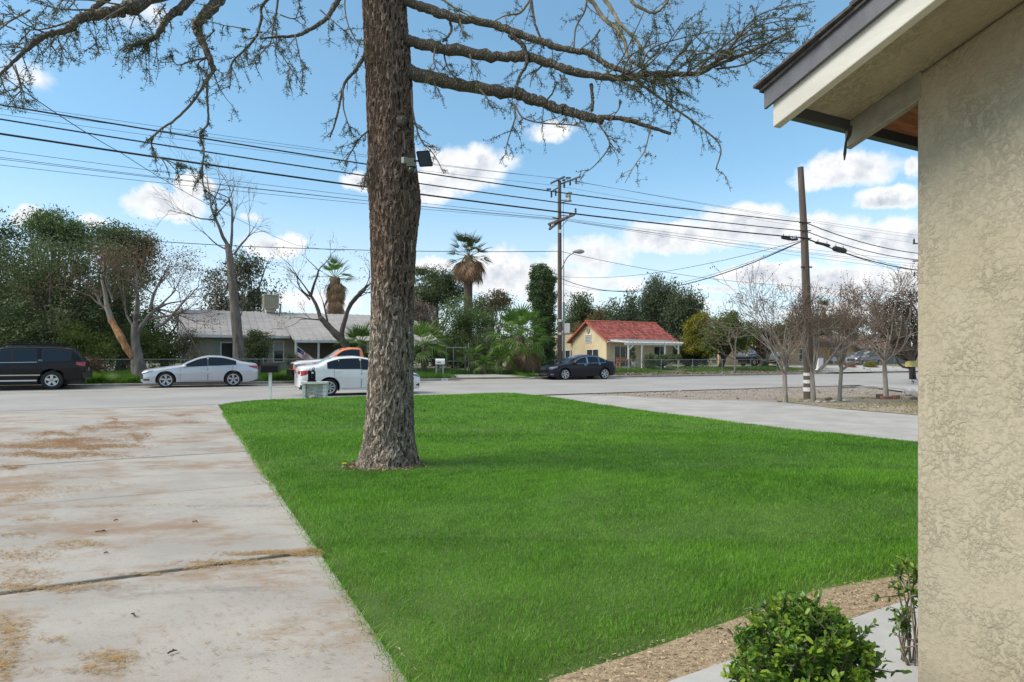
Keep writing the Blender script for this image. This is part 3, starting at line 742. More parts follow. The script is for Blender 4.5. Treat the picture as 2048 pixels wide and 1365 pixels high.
# ================================================================== the big cedar on the lawn
def mat_bark(name, scale, zs, disp, ridge, crev, pale=None, zpale=(1.7, 2.7), both=False):
    m, t, b = nodes_of(name); L = t.links.new
    tcn = t.nodes.new('ShaderNodeTexCoord')
    n0 = t.nodes.new('ShaderNodeTexNoise'); n0.inputs['Scale'].default_value = 5; n0.inputs['Detail'].default_value = 4
    L(tcn.outputs['Object'], n0.inputs['Vector'])
    va = t.nodes.new('ShaderNodeVectorMath'); va.operation = 'MULTIPLY_ADD'
    L(n0.outputs['Color'], va.inputs[0]); va.inputs[1].default_value = (.07, .07, .16); L(tcn.outputs['Object'], va.inputs[2])
    mp = t.nodes.new('ShaderNodeMapping'); mp.inputs['Scale'].default_value = (1, 1, zs); L(va.outputs[0], mp.inputs[0])
    vo = t.nodes.new('ShaderNodeTexVoronoi'); vo.feature = 'DISTANCE_TO_EDGE'; vo.inputs['Scale'].default_value = scale
    L(mp.outputs[0], vo.inputs['Vector'])
    vc = t.nodes.new('ShaderNodeTexVoronoi'); vc.inputs['Scale'].default_value = scale; L(mp.outputs[0], vc.inputs['Vector'])
    n1 = t.nodes.new('ShaderNodeTexNoise'); n1.inputs['Scale'].default_value = scale * 2.2; n1.inputs['Detail'].default_value = 5; L(mp.outputs[0], n1.inputs['Vector'])
    rp = t.nodes.new('ShaderNodeMapRange'); rp.interpolation_type = 'SMOOTHSTEP'; rp.inputs['From Min'].default_value = .0; rp.inputs['From Max'].default_value = .27
    L(vo.outputs['Distance'], rp.inputs[0])
    mul = t.nodes.new('ShaderNodeMath'); mul.operation = 'MULTIPLY_ADD'; L(n1.outputs[0], mul.inputs[0]); mul.inputs[1].default_value = .55; L(rp.outputs[0], mul.inputs[2])
    mx = t.nodes.new('ShaderNodeMix'); mx.data_type = 'RGBA'; mx.inputs['A'].default_value = rgba(crev)
    vr = t.nodes.new('ShaderNodeMix'); vr.data_type = 'RGBA'
    sp = t.nodes.new('ShaderNodeSeparateColor'); L(vc.outputs['Color'], sp.inputs[0]); L(sp.outputs[0], vr.inputs['Factor'])
    vr.inputs['A'].default_value = rgba(ridge); vr.inputs['B'].default_value = rgba([q * 1.35 for q in ridge])
    top = vr.outputs['Result']
    if pale:
        sz = t.nodes.new('ShaderNodeSeparateXYZ'); L(tcn.outputs['Object'], sz.inputs[0])
        ad = t.nodes.new('ShaderNodeMath'); ad.operation = 'MULTIPLY_ADD'; L(n0.outputs[0], ad.inputs[0]); ad.inputs[1].default_value = 1.3; L(sz.outputs[2], ad.inputs[2])
        r2 = t.nodes.new('ShaderNodeMapRange'); r2.interpolation_type = 'SMOOTHSTEP'; r2.inputs['From Min'].default_value = zpale[1] + .6; r2.inputs['From Max'].default_value = zpale[0] + .6
        L(ad.outputs[0], r2.inputs[0])
        pm_ = t.nodes.new('ShaderNodeMix'); pm_.data_type = 'RGBA'; L(r2.outputs[0], pm_.inputs['Factor']); L(top, pm_.inputs['A'])
        pv = t.nodes.new('ShaderNodeMix'); pv.data_type = 'RGBA'; L(sp.outputs[1], pv.inputs['Factor']); pv.inputs['A'].default_value = rgba([q * .75 for q in pale]); pv.inputs['B'].default_value = rgba(pale)
        L(pv.outputs['Result'], pm_.inputs['B']); top = pm_.outputs['Result']
    cl = t.nodes.new('ShaderNodeMath'); cl.operation = 'MULTIPLY'; cl.inputs[1].default_value = .75; cl.use_clamp = True; L(mul.outputs[0], cl.inputs[0])
    L(cl.outputs[0], mx.inputs['Factor']); L(top, mx.inputs['B'])
    L(mx.outputs['Result'], b.inputs['Base Color']); b.inputs['Roughness'].default_value = .93; b.inputs['Specular IOR Level'].default_value = .2
    if both:
        dn = t.nodes.new('ShaderNodeDisplacement'); dn.inputs['Scale'].default_value = disp; dn.inputs['Midlevel'].default_value = .6
        L(mul.outputs[0], dn.inputs['Height']); L(dn.outputs[0], t.nodes['Material Output'].inputs['Displacement'])
        m.displacement_method = 'BOTH'
    else:
        bn = t.nodes.new('ShaderNodeBump'); bn.inputs['Strength'].default_value = .9; bn.inputs['Distance'].default_value = disp
        L(mul.outputs[0], bn.inputs['Height']); L(bn.outputs[0], b.inputs['Normal'])
    return m
MT['bark'] = mat_bark('cedar_bark', 24, .18, .042, (.285, .205, .155), (.078, .056, .042), (.64, .55, .45), both=True)
MT['bark_limb'] = mat_bark('cedar_limb_bark', 30, .6, .02, (.17, .148, .116), (.095, .080, .062))
for o in hs_.children:      # peeling, cracked soffit paint
    if o.name.startswith('soffit'): o.data.materials[0] = MT['stucco']
MT['bark_twig'] = mat('cedar_twig', (.10, .082, .060), .9, (.17, .14, .095), 9)
MT['bark_pale'] = mat('pale_twig', (.27, .22, .14), .9, (.18, .15, .09), 9)  # light on some cedar branches is put into this paler bark colour
MT['needles'] = leafmat('cedar_needles', (.040, .062, .030), (.125, .150, .070), .6, .35, (.32, .24, .11))

cedar = thing('cedar_tree', 'big cedar on the green lawn with rough bark trunk and spreading bare limbs', 'tree', (TRX, TRY, 0))
TB = [(965, 697, 838), (945, 704, 834), (932, 712, 831), (915, 718, 828), (889, 728, 825), (840, 732.5, 824), (789, 736, 823), (690, 740, 825.5), (640, 742.5, 827), (560, 744, 829), (480, 743.5, 834), (440, 743, 839), (410, 742.6, 843), (380, 739, 841), (350, 737.5, 835), (303, 741, 829),
      (250, 738.5, 825), (202, 737, 823), (150, 734, 821), (101, 731, 817), (50, 728, 812), (0, 725, 809), (-160, 723, 800), (-420, 722, 786), (-700, 726, 770)]
TB = np.array(TB, float)[::-1]
ny, na = 580, 176
py = np.linspace(-700, 965, ny)
lf = np.interp(py, TB[:, 0], TB[:, 1]); rt = np.interp(py, TB[:, 0], TB[:, 2])
ker = np.ones(15) / 15
lf = np.convolve(np.pad(lf, 7, 'edge'), ker, 'valid'); rt = np.convolve(np.pad(rt, 7, 'edge'), ker, 'valid')
cx = ((lf + rt) / 2 - CX) / F * TRY; rad = (rt - lf) / 2 / F * TRY
zz = CH + (HY - py) / F * TRY
th = np.arange(na) * 2 * math.pi / na
TH, PY = np.meshgrid(th, py)
lowf = 1 + .025 * np.sin(3 * TH + zz[:, None] * 1.1) + .018 * np.sin(5 * TH - zz[:, None] * .8) + .03 * np.sin(2 * TH + 1.3 * zz[:, None] + 1)
root = np.clip((PY - 880) / 80, 0, 1.2)
lowf = lowf + root * .10 * np.sin(5 * TH + .6) + root * .05 * np.sin(8 * TH)
RR = rad[:, None] * lowf
V = np.stack([cx[:, None] - TRX + RR * np.cos(TH), RR * np.sin(TH), np.broadcast_to(zz[:, None], TH.shape)], 2).reshape(-1, 3)
i_, j_ = np.meshgrid(np.arange(ny - 1), np.arange(na), indexing='ij'); j2 = (j_ + 1) % na
T = np.stack([i_ * na + j_, (i_ + 1) * na + j_, (i_ + 1) * na + j2, i_ * na + j2], 2).reshape(-1, 4)[:, ::-1]
nmesh('trunk', V, T, MT['bark'], cedar, smooth=True)

def catmull(P, n):
    P = np.asarray(P, float); k = len(P)
    Q = np.vstack([2 * P[0] - P[1], P, 2 * P[-1] - P[-2]])
    t = np.linspace(0, k - 1 - 1e-6, n); i = t.astype(int); f = (t - i)[:, None]
    a, b, c, d = Q[i], Q[i + 1], Q[i + 2], Q[i + 3]
    return .5 * (2 * b + (c - a) * f + (2 * a - 5 * b + 4 * c - d) * f ** 2 + (3 * b - a - 3 * c + d) * f ** 3)
def tubes_batch(P, r, n=3):
    """P (N,k,3) polylines of equal length, r (N,k)"""
    N, k, _ = P.shape
    T = np.gradient(P, axis=1); T /= np.linalg.norm(T, axis=2, keepdims=True) + 1e-9
    ref = np.where(np.abs(T[..., 2:3]) < .8, np.array([0, 0, 1.0]), np.array([1.0, 0.2, 0]))
    A = np.cross(T, ref); A /= np.linalg.norm(A, axis=2, keepdims=True) + 1e-9
    B = np.cross(T, A); t = np.arange(n) * 2 * math.pi / n
    V = P[:, :, None] + r[:, :, None, None] * (np.cos(t)[:, None] * A[:, :, None] + np.sin(t)[:, None] * B[:, :, None])
    base = np.arange(N)[:, None, None] * (k * n); i = np.arange(k - 1)[None, :, None] * n; j = np.arange(n)[None, None]
    j2 = (j + 1) % n
    Fq = np.stack([base + i + j, base + i + j2, base + i + n + j2, base + i + n + j], 3)
    return V.reshape(-1, 3), Fq.reshape(-1, 4)
def grow_twigs(P0, D, L, droop, r0, r, k=6, jit=.25):
    """P0 (N,3), D (N,3) unit, L (N,), droop (N,)"""
    N = len(P0); P = np.zeros((N, k, 3)); P[:, 0] = P0; d = D.copy(); st = (L / (k - 1))[:, None]
    for i in range(1, k):
        d = d + rng.normal(0, jit, (N, 3)) * .6; d[:, 2] -= droop * 1.0 / k
        d /= np.linalg.norm(d, axis=1, keepdims=True)
        P[:, i] = P[:, i - 1] + d * st
    rr = np.linspace(1, .35, k)[None] * np.broadcast_to(np.asarray(r0, float), (N,))[:, None]
    return P, rr
def along(P, sp, start=.1):
    """sample points and directions along polylines (N,k,3) with even spacing"""
    pts = []; dr = []
    seg = P[:, 1:] - P[:, :-1]; L = np.linalg.norm(seg, axis=2).sum(1)
    k = P.shape[1]
    for i in range(len(P)):
        n = max(2, int(L[i] / sp)); t = np.linspace(start, .999, n) * (k - 1); a = t.astype(int)
        pts.append(P[i, a] + seg[i, a] * (t - a)[:, None]); dr.append(seg[i, a])
    p = np.vstack(pts); d = np.vstack(dr); d /= np.linalg.norm(d, axis=1, keepdims=True) + 1e-9
    return p, d
def rosettes(P, D, ln, wd, k=7, mix=.35):
    N = len(P)
    u = rng.normal(0, 1, (N, k, 3)); u /= np.linalg.norm(u, axis=2, keepdims=True)
    u = u + mix * D[:, None]; u[..., 2] += .15; u /= np.linalg.norm(u, axis=2, keepdims=True)
    l = ln * rng.uniform(.6, 1.25, (N, k, 1))
    w = np.cross(u, rng.normal(0, 1, (N, k, 3))); w /= np.linalg.norm(w, axis=2, keepdims=True) + 1e-9
    b = P[:, None] + u * .004; mid = b + u * l * .55
    V = np.stack([b, mid - w * wd, b + u * l, mid + w * wd], 2).reshape(-1, 3)
    n = N * k
    return V, np.arange(4 * n).reshape(-1, 4)

def px3(pts, y0, y1):
    n = len(pts); return [list(at(p[0], p[1], (p[2] if len(p) > 2 else y0 + (y1 - y0) * i / max(1, n - 1)))) for i, p in enumerate(pts)]
CB = np.array([TRX, TRY, 0])
def limb(pts, y0, y1, w0, w1, twigs, tl, droop, label=None, leaf=1.0, pale=False, start=.15, green=.3, end_taper=True, sub=3, up=0.0, segs=None):
    P = catmull(px3(pts, y0, y1), segs or max(14, 7 * len(pts)))
    k = len(P); ym = (y0 + y1) / 2
    r = np.interp(np.linspace(0, 1, k), [0, 1], [w0 / 2 / F * ym, w1 / 2 / F * ym])
    r = r * (1 + .10 * rng.normal(0, 1, k) * (r > .02))
    P = P + rng.normal(0, 1, P.shape) * (r * .12)[:, None]
    br = MB().tube(P - CB, r, 10 if w0 > 8 else 6).build('branch', MT['bark_pale'] if pale else (MT['bark_limb'] if w0 > 6 else MT['bark_twig']), cedar, smooth=True)
    if label: br['label'] = label
    if not twigs: return br
    L = np.linalg.norm(np.diff(P, axis=0), axis=1).sum()
    n = max(4, int(twigs * L))
    t = rng.uniform(start, 1, n) * (k - 1.001); a = t.astype(int)
    p0 = P[a] + (P[a + 1] - P[a]) * (t - a)[:, None]; bd = P[a + 1] - P[a]; bd /= np.linalg.norm(bd, axis=1, keepdims=True)
    d = rng.normal(0, 1, (n, 3)); d -= (d * bd).sum(1, keepdims=True) * bd; d /= np.linalg.norm(d, axis=1, keepdims=True)
    d = d * .9 + bd * .7; d[:, 2] += -.25 * droop + up; d /= np.linalg.norm(d, axis=1, keepdims=True)
    ln = tl * rng.uniform(.35, 1.2, n)
    T1, r1 = grow_twigs(p0, d, ln, np.full(n, droop), .0065, None)
    # second order
    n2 = int(n * sub); w = rng.integers(0, n, n2); q = rng.uniform(.25, .95, n2) * 4.999; qa = q.astype(int)
    p2 = T1[w, qa] + (T1[w, qa + 1] - T1[w, qa]) * (q - qa)[:, None]; b2 = T1[w, qa + 1] - T1[w, qa]; b2 /= np.linalg.norm(b2, axis=1, keepdims=True) + 1e-9
    d2 = rng.normal(0, 1, (n2, 3)) + b2 * .8; d2[:, 2] -= .3 * droop; d2 /= np.linalg.norm(d2, axis=1, keepdims=True)
    T2, r2 = grow_twigs(p2, d2, ln[w] * rng.uniform(.2, .55, n2), np.full(n2, droop), .0042, None)
    TT = np.concatenate([T1, T2]); rr = np.concatenate([r1, r2])
    V, Fq = tubes_batch(TT - CB, rr)
    nmesh('twigs', V, Fq, MT['bark_pale'] if pale else MT['bark_twig'], br)['kind'] = 'stuff'
    if leaf > 0:
        pp, dd = along(TT, .050 / leaf, .12)
        keep = rng.random(len(pp)) < .8
        pp, dd = pp[keep], dd[keep]
        V, Fq = rosettes(pp - CB, dd, .034, .0036, 7)
        cl = wob(pp[:, 0], pp[:, 2], 5, 4) * .12
        v = np.clip(rng.normal(green, .18, len(pp)) + cl, 0, .75); v[rng.random(len(pp)) < .07] = .95
        nmesh('needles', V, Fq, MT['needles'], br, attr=np.repeat(np.repeat(v, 7), 4))['kind'] = 'stuff'
    return br

# right-hand limbs
limb([(800, 0), (853, 17), (903, 34), (988, 50), (1038, 69), (1085, 84), (1120, 97), (1178, 108), (1219, 133), (1260, 146)], 8.35, 7.7, 19, 9, 2.6, .55, .5, 'uppermost long right limb ending in a cut stub')
limb([(805, 80), (830, 86), (886, 98), (988, 113), (1051, 113), (1095, 126), (1137, 140), (1205, 154), (1260, 156), (1308, 147), (1393, 148), (1434, 130), (1513, 98), (1590, 58)], 8.4, 7.4, 26, 4, 2.6, .5, .4, 'middle right limb running out to dense green sprays')
limb([(808, 145), (835, 149), (903, 168), (1004, 185), (1040, 190), (1072, 203), (1120, 219), (1154, 229), (1208, 242)], 8.4, 7.9, 27, 16, 2.8, .5, .9, 'lowest right limb with a sawn end')
limb([(1195, 236), (1239, 237), (1290, 251), (1342, 268)], 7.9, 7.7, 12, 6, 5, .45, 1.0)
limb([(1250, 146), (1300, 182), (1345, 215), (1395, 250), (1440, 292), (1432, 340)], 7.6, 7.3, 6, 2.5, 6, .33, .5)
# dense green spray on the right
for i in range(12):
    x0 = 1205 + i * 21 + rng.uniform(-8, 8); y0 = 154 - max(0, i - 8) * 5
    limb([(x0, y0), (x0 + rng.uniform(20, 70), y0 - rng.uniform(10, 60)), (x0 + rng.uniform(70, 150), y0 - rng.uniform(30, 130))], 7.6, 7.6 + rng.uniform(-.7, .5), 4, 1.8, 9, .42, .15, leaf=1.25, green=.5, up=.1)
for i in range(7):
    y0 = 128 - i * 14
    limb([(1400 + i * 8, 140 - i * 4), (1480 + i * 6, 110 - i * 13), (1560 + rng.uniform(0, 70), y0 - rng.uniform(20, 60))], 7.45, 7.2 + rng.uniform(-.4, .3), 4, 1.5, 7, .3, .1, leaf=1.1, green=.45, up=.1)
for (x0, y0) in ((1230, 158), (1255, 168), (1290, 160), (1330, 165), (1270, 150), (1310, 150)):
    limb([(x0 - 20, y0 - 8), (x0 + 10, y0 + 4), (x0 + 40, y0 + rng.uniform(0, 30))], 7.6, 7.5, 4, 2, 16, .28, .5, leaf=1.5, green=.5)
# pale sinewy twigs coming down from limbs above the frame
limb([(1150, -40), (1185, 5), (1210, 40), (1236, 60), (1250, 85), (1258, 118), (1290, 140), (1312, 156)], 8.2, 7.6, 10, 4, 6, .35, .3, leaf=.7, pale=True, green=.7)
limb([(1190, -30), (1225, 22), (1240, 48), (1272, 80), (1285, 100), (1300, 120)], 8.0, 7.6, 9, 3, 6, .35, .2, leaf=.8, pale=True)
limb([(1255, -40), (1262, 0), (1285, 18), (1310, 26), (1332, 8), (1345, -20)], 7.9, 7.7, 8, 3, 7, .4, .1, leaf=.9, pale=True)
limb([(1060, -30), (1062, 0), (1070, 48), (1083, 82), (1088, 98)], 8.2, 8.0, 7, 3, 5, .3, .4, leaf=.8)
limb([(1175, -20), (1170, 20), (1152, 55), (1148, 95)], 8.1, 7.9, 5, 3, 7, .35, .4, leaf=.9)
limb([(1060, 0), (1045, 22), (1036, 28), (1010, 32), (985, 45)], 8.3, 8.1, 6, 2, 8, .3, .3, pale=True, leaf=.6)
limb([(860, -20), (900, 10), (925, 25), (945, 35)], 8.3, 8.1, 6, 2, 7, .3, .2, pale=True, leaf=.7)
limb([(1018, 69), (1040, 85), (1053, 105), (1052, 132), (1040, 152), (1028, 188)], 8.05, 8.0, 10, 5, 6, .35, .5)
limb([(900, 45), (903, 60), (895, 75), (885, 84)], 8.3, 8.2, 6, 4, 6, .3, .5)
limb([(886, 98), (893, 130), (905, 150), (915, 158)], 8.3, 8.1, 4, 2, 9, .35, .6)
limb([(1028, 208), (1030, 235), (1022, 262), (1014, 290), (1010, 312)], 8.0, 7.8, 4, 1.5, 9, .3, .5, leaf=.9)
limb([(1030, 210), (1045, 235), (1080, 246), (1140, 250), (1170, 255)], 8.0, 7.6, 4, 2, 10, .28, .4)
limb([(1195, 245), (1215, 275), (1218, 295), (1200, 320), (1182, 338), (1168, 346)], 7.9, 7.7, 4, 1.5, 9, .26, .3, leaf=.9)
limb([(1300, 258), (1290, 300), (1270, 330), (1250, 366)], 7.7, 7.6, 3, 1.2, 6, .22, .3, leaf=.7, pale=True)
limb([(1182, 168), (1185, 200), (1184, 222)], 7.95, 7.9, 7, 6, 6, .3, .5)
for (x0, y0, x1, y1) in ((870, 98, 880, 150), (940, 110, 960, 150), (1085, 130, 1060, 175), (920, 40, 935, 80), (960, 180, 975, 215), (1090, 205, 1110, 160), (1120, 150, 1140, 185), (1330, 165, 1340, 215), (1325, 150, 1335, 235), (1200, 60, 1160, 100), (1240, 200, 1225, 235)):
    limb([(x0, y0), ((x0 + x1) / 2 + rng.uniform(-10, 10), (y0 + y1) / 2), (x1, y1)], 8.1, 7.8, 4, 1.6, 9, .33, .7, leaf=.9)
# left-hand limbs
limb([(738, 92), (731, 106), (722, 125), (711, 141), (694, 160), (686, 176), (680, 205), (672, 240), (660, 275)], 8.4, 8.0, 9, 3, 7, .28, .8)
limb([(686, 178), (687, 215), (695, 245), (705, 268)], 8.1, 8.0, 4, 1.5, 9, .25, .7)
limb([(742, 258), (722, 275), (705, 300), (690, 325)], 8.3, 8.0, 4, 2, 14, .26, .8, leaf=1.0)
limb([(745, 330), (732, 350), (726, 378)], 8.2, 8.1, 4, 2, 14, .2, .9, leaf=1.1)
limb([(822, 180), (826, 225), (835, 262), (845, 285), (868, 310), (888, 348)], 8.2, 8.0, 4, 1.6, 9, .22, .7, leaf=1.0, green=.45)
limb([(700, -40), (676, 0), (660, 28), (650, 40), (620, 60), (592, 72), (555, 74), (520, 78)], 8.2, 7.4, 13, 3, 6, .35, .7, leaf=.9)
limb([(600, -50), (530, 5), (522, 40), (513, 72), (490, 100), (466, 123), (462, 150), (459, 178)], 7.8, 7.2, 7, 2, 11, .28, .6, leaf=1.1)
limb([(560, -30), (552, 30), (545, 75), (570, 120), (600, 165)], 7.8, 7.4, 5, 1.5, 11, .33, .7, leaf=1.0)
limb([(690, -20), (690, 20), (700, 60), (722, 95)], 8.3, 8.1, 4, 1.5, 9, .25, .6, pale=True, leaf=.7)
limb([(735, -330, 8.4), (600, -190, 7.6), (500, -80, 7.1), (437, 0, 6.9), (405, 35, 6.8), (393, 58, 6.8), (402, 76, 6.8), (415, 105, 6.75), (422, 125, 6.7), (427, 143, 6.7)], 8.4, 6.7, 25, 8, 2.5, .4, .7, 'bent limb hanging down left of the trunk', start=.4)
limb([(427, 143), (405, 175), (385, 205), (350, 240), (318, 262), (303, 285), (312, 312), (345, 325), (355, 332)], 6.7, 6.4, 6, 1.6, 13, .2, .7, leaf=1.0)
limb([(416, 150), (414, 190), (416, 246), (400, 268), (408, 300), (405, 335), (408, 375), (428, 395), (432, 420), (418, 436)], 6.7, 6.6, 5, 1.6, 15, .17, .8, leaf=1.0)
limb([(415, 115), (385, 122), (355, 130), (338, 110)], 6.7, 6.5, 4, 1.5, 12, .24, .5)
limb([(415, 115), (395, 130), (400, 160), (385, 200)], 6.75, 6.6, 3, 1.5, 10, .18, .6)
limb([(735, -420, 8.4), (520, -170, 7.2), (379, 0, 6.7), (350, 24, 6.6), (332, 42, 6.55), (314, 72, 6.5), (290, 85, 6.5), (255, 92, 6.4)], 8.4, 6.4, 22, 3, 5, .36, .6, start=.5, leaf=1.1)
limb([(735, -300, 8.4), (480, -90, 7.2), (296, 0, 6.4), (250, 18, 6.3), (224, 25, 6.2), (190, 30, 6.2), (155, 40, 6.1), (134, 61, 6.0), (90, 72, 5.95), (47, 105, 5.9), (0, 150, 5.8)], 8.4, 5.8, 28, 4, 4.0, .38, .7, 'thick limb crossing the top left with drooping twigs', start=.45, leaf=.85)
limb([(217, -4), (180, 22), (160, 40)], 6.3, 6.1, 12, 8, 4, .4, .4)
limb([(285, 2), (272, 28)], 6.35, 6.3, 14, 10, 4, .4, .4)
for (x0, y0, x1, y1) in ((190, 20, 60, 2), (150, 40, 40, 60), (100, 70, 10, 20), (60, 20, -30, 90), (240, 10, 120, 0), (30, 60, -40, 10), (90, 72, 20, 110), (250, 15, 200, 45), (330, 10, 300, 50), (20, 120, 45, 215)):
    limb([(x0, y0), ((x0 + x1) / 2 + rng.uniform(-10, 10), (y0 + y1) / 2 + rng.uniform(-10, 10)), (x1, y1)], 6.1, 5.9 + rng.uniform(-.4, .4), 4, 1.4, 7, .32, .4, leaf=.95, green=.35)
for (x0, y0, x1, y1) in ((180, 60, 198, 110), (115, 75, 140, 130), (30, 130, 55, 215), (0, 150, 20, 200), (440, 10, 395, 35), (500, 60, 440, 50), (540, 90, 500, 140), (430, 60, 380, 100), (560, 30, 610, 30), (640, 20, 700, 70), (590, 70, 610, 165)):
    limb([(x0, y0), ((x0 + x1) / 2, (y0 + y1) / 2 + rng.uniform(-8, 8)), (x1, y1)], 6.6, 6.6, 3, 1.2, 11, .22, .6, leaf=1.1)
# knots on the trunk
for (kx, ky, kr) in ((803, 242, .075), (790, 331, .06), (775, 130, .05), (760, 355, .05)):
    p = at(kx, ky, TRY - .275)
    MB().lathe([(kr, -.02), (kr * .9, .02), (kr * .6, .03), (kr * .35, .012), (.001, .008)], 14, tuple(Vector((p.x - TRX, p.y - TRY + .015, p.z))), 'y').build('knot', MT['bark_limb'], cedar, smooth=True)

# ---- camera and its solar panel strapped to the trunk
MT['camo'] = mat('olive_plastic', (.115, .135, .085), .5, (.085, .10, .062), 8)
MT['camlens'] = mat('camera_dome', (.05, .055, .04), .15)
MT['offwhite'] = mat('offwhite_plastic', (.62, .60, .54), .6)
p = at(821, 330, 8.02); ct = thing('security_camera', 'olive green camera with a dome lens bolted to the cedar trunk', 'camera', p, -.15)
u_ = 8.02 / F
def pb(mb, px, py_, w, h, d, dy=0, bev=True): return mb.box(((px - 821) * u_, dy, (330 - py_) * u_), (w * u_, d, h * u_))
pb(MB(), 822, 325, 15, 14, .075).build('housing', MT['camo'], ct)
pb(MB(), 824, 333, 17, 4, .09, -.005).build('base_plate', MT['camo'], ct)
MB().lathe([(.001, -.052), (.026, -.050), (.042, -.034), (.046, -.01), (.046, .018), (.03, .02)], 16, (2.5 * u_, -.005, (330 - 340) * u_)).build('dome', MT['camlens'], ct, smooth=True)
pb(MB(), 811, 320, 7, 13, .07, .03).build('bracket', MT['camo'], ct)
pb(MB(), 804, 318, 7, 11, .05, .05).build('mount_plate', MT['offwhite'], ct)
MB().tube([(8 * u_, .02, 6 * u_), (8 * u_, .02, 17 * u_)], [.005, .004], 6).build('antenna', MT['black'], ct)
p = at(848, 317, 8.0); sp_ = thing('solar_panel', 'small black solar panel on an arm beside the camera on the tree', 'solar panel', p, .25)
MB().prism([(-14 * u_, .0, 12 * u_), (9 * u_, 0, 15 * u_), (16 * u_, 0, -14 * u_), (-7 * u_, 0, -17 * u_)], (0, -.008, 0), (0, .008, 0)).build('panel', mat('panel_back', (.012, .014, .014), .35), sp_)
fr_ = MB()
q = [(-14, 12), (9, 15), (16, -14), (-7, -17)]
for i in range(4):
    a, b = q[i], q[(i + 1) % 4]; fr_.beam((a[0] * u_, -.002, a[1] * u_), (b[0] * u_, -.002, b[1] * u_), .024, .007)
fr_.build('frame', MT['black'], sp_)
MB().tube([(2 * u_, .0, -1 * u_), (-10 * u_, .03, -4 * u_), (-30 * u_, .09, -5 * u_)], [.012, .012, .012], 8).build('arm', MT['dark_metal'], sp_)

# ================================================================== foreground shrubs
MT['shrub_leaf'] = leafmat('shrub_leaf', (.040, .105, .016), (.14, .28, .036), .30, .35, (.22, .36, .05))
MT['new_leaf'] = leafmat('new_leaf', (.16, .28, .03), (.34, .42, .05), .4, .4)
MT['shrub_stem'] = mat('shrub_stem', (.13, .10, .075), .9, (.24, .19, .145), 14)
def leaf_geo(L, w, fold, curl):
    xs = np.array([0, .25, .72, 1.0]) * L; ws = np.array([.04, .8, .9, .03]) * w
    V = []
    for x, q in zip(xs, ws):
        zc = -curl * (x / L) ** 2 * L
        V += [(x, -q, zc + fold * q), (x, 0, zc), (x, q, zc + fold * q)]
    Fq = [(3 * i + j, 3 * i + 3 + j, 3 * i + 4 + j, 3 * i + 1 + j) for i in range(3) for j in range(2)]
    return np.array(V), Fq
def leaf_mesh(v, m, *a):
    V, Fq = leaf_geo(*a)
    me = bpy.data.meshes.new('leaf'); me.from_pydata(V.tolist(), [], Fq); me.materials.append(m)
    at_ = me.attributes.new('var', 'FLOAT', 'POINT'); at_.data.foreach_set('value', np.full(len(V), v, np.float32))
    me.polygons.foreach_set('use_smooth', [True] * len(Fq)); me.update(); return me
def orient(P, D, nrm, V, sc_):
    """place copies of leaf verts V at P along D"""
    D = D / (np.linalg.norm(D, axis=1, keepdims=True) + 1e-9)
    S = np.cross(nrm, D); S /= np.linalg.norm(S, axis=1, keepdims=True) + 1e-9
    N = np.cross(D, S)
    return P[:, None] + sc_[:, None, None] * (V[None, :, 0:1] * D[:, None] + V[None, :, 1:2] * S[:, None] + V[None, :, 2:3] * N[:, None])
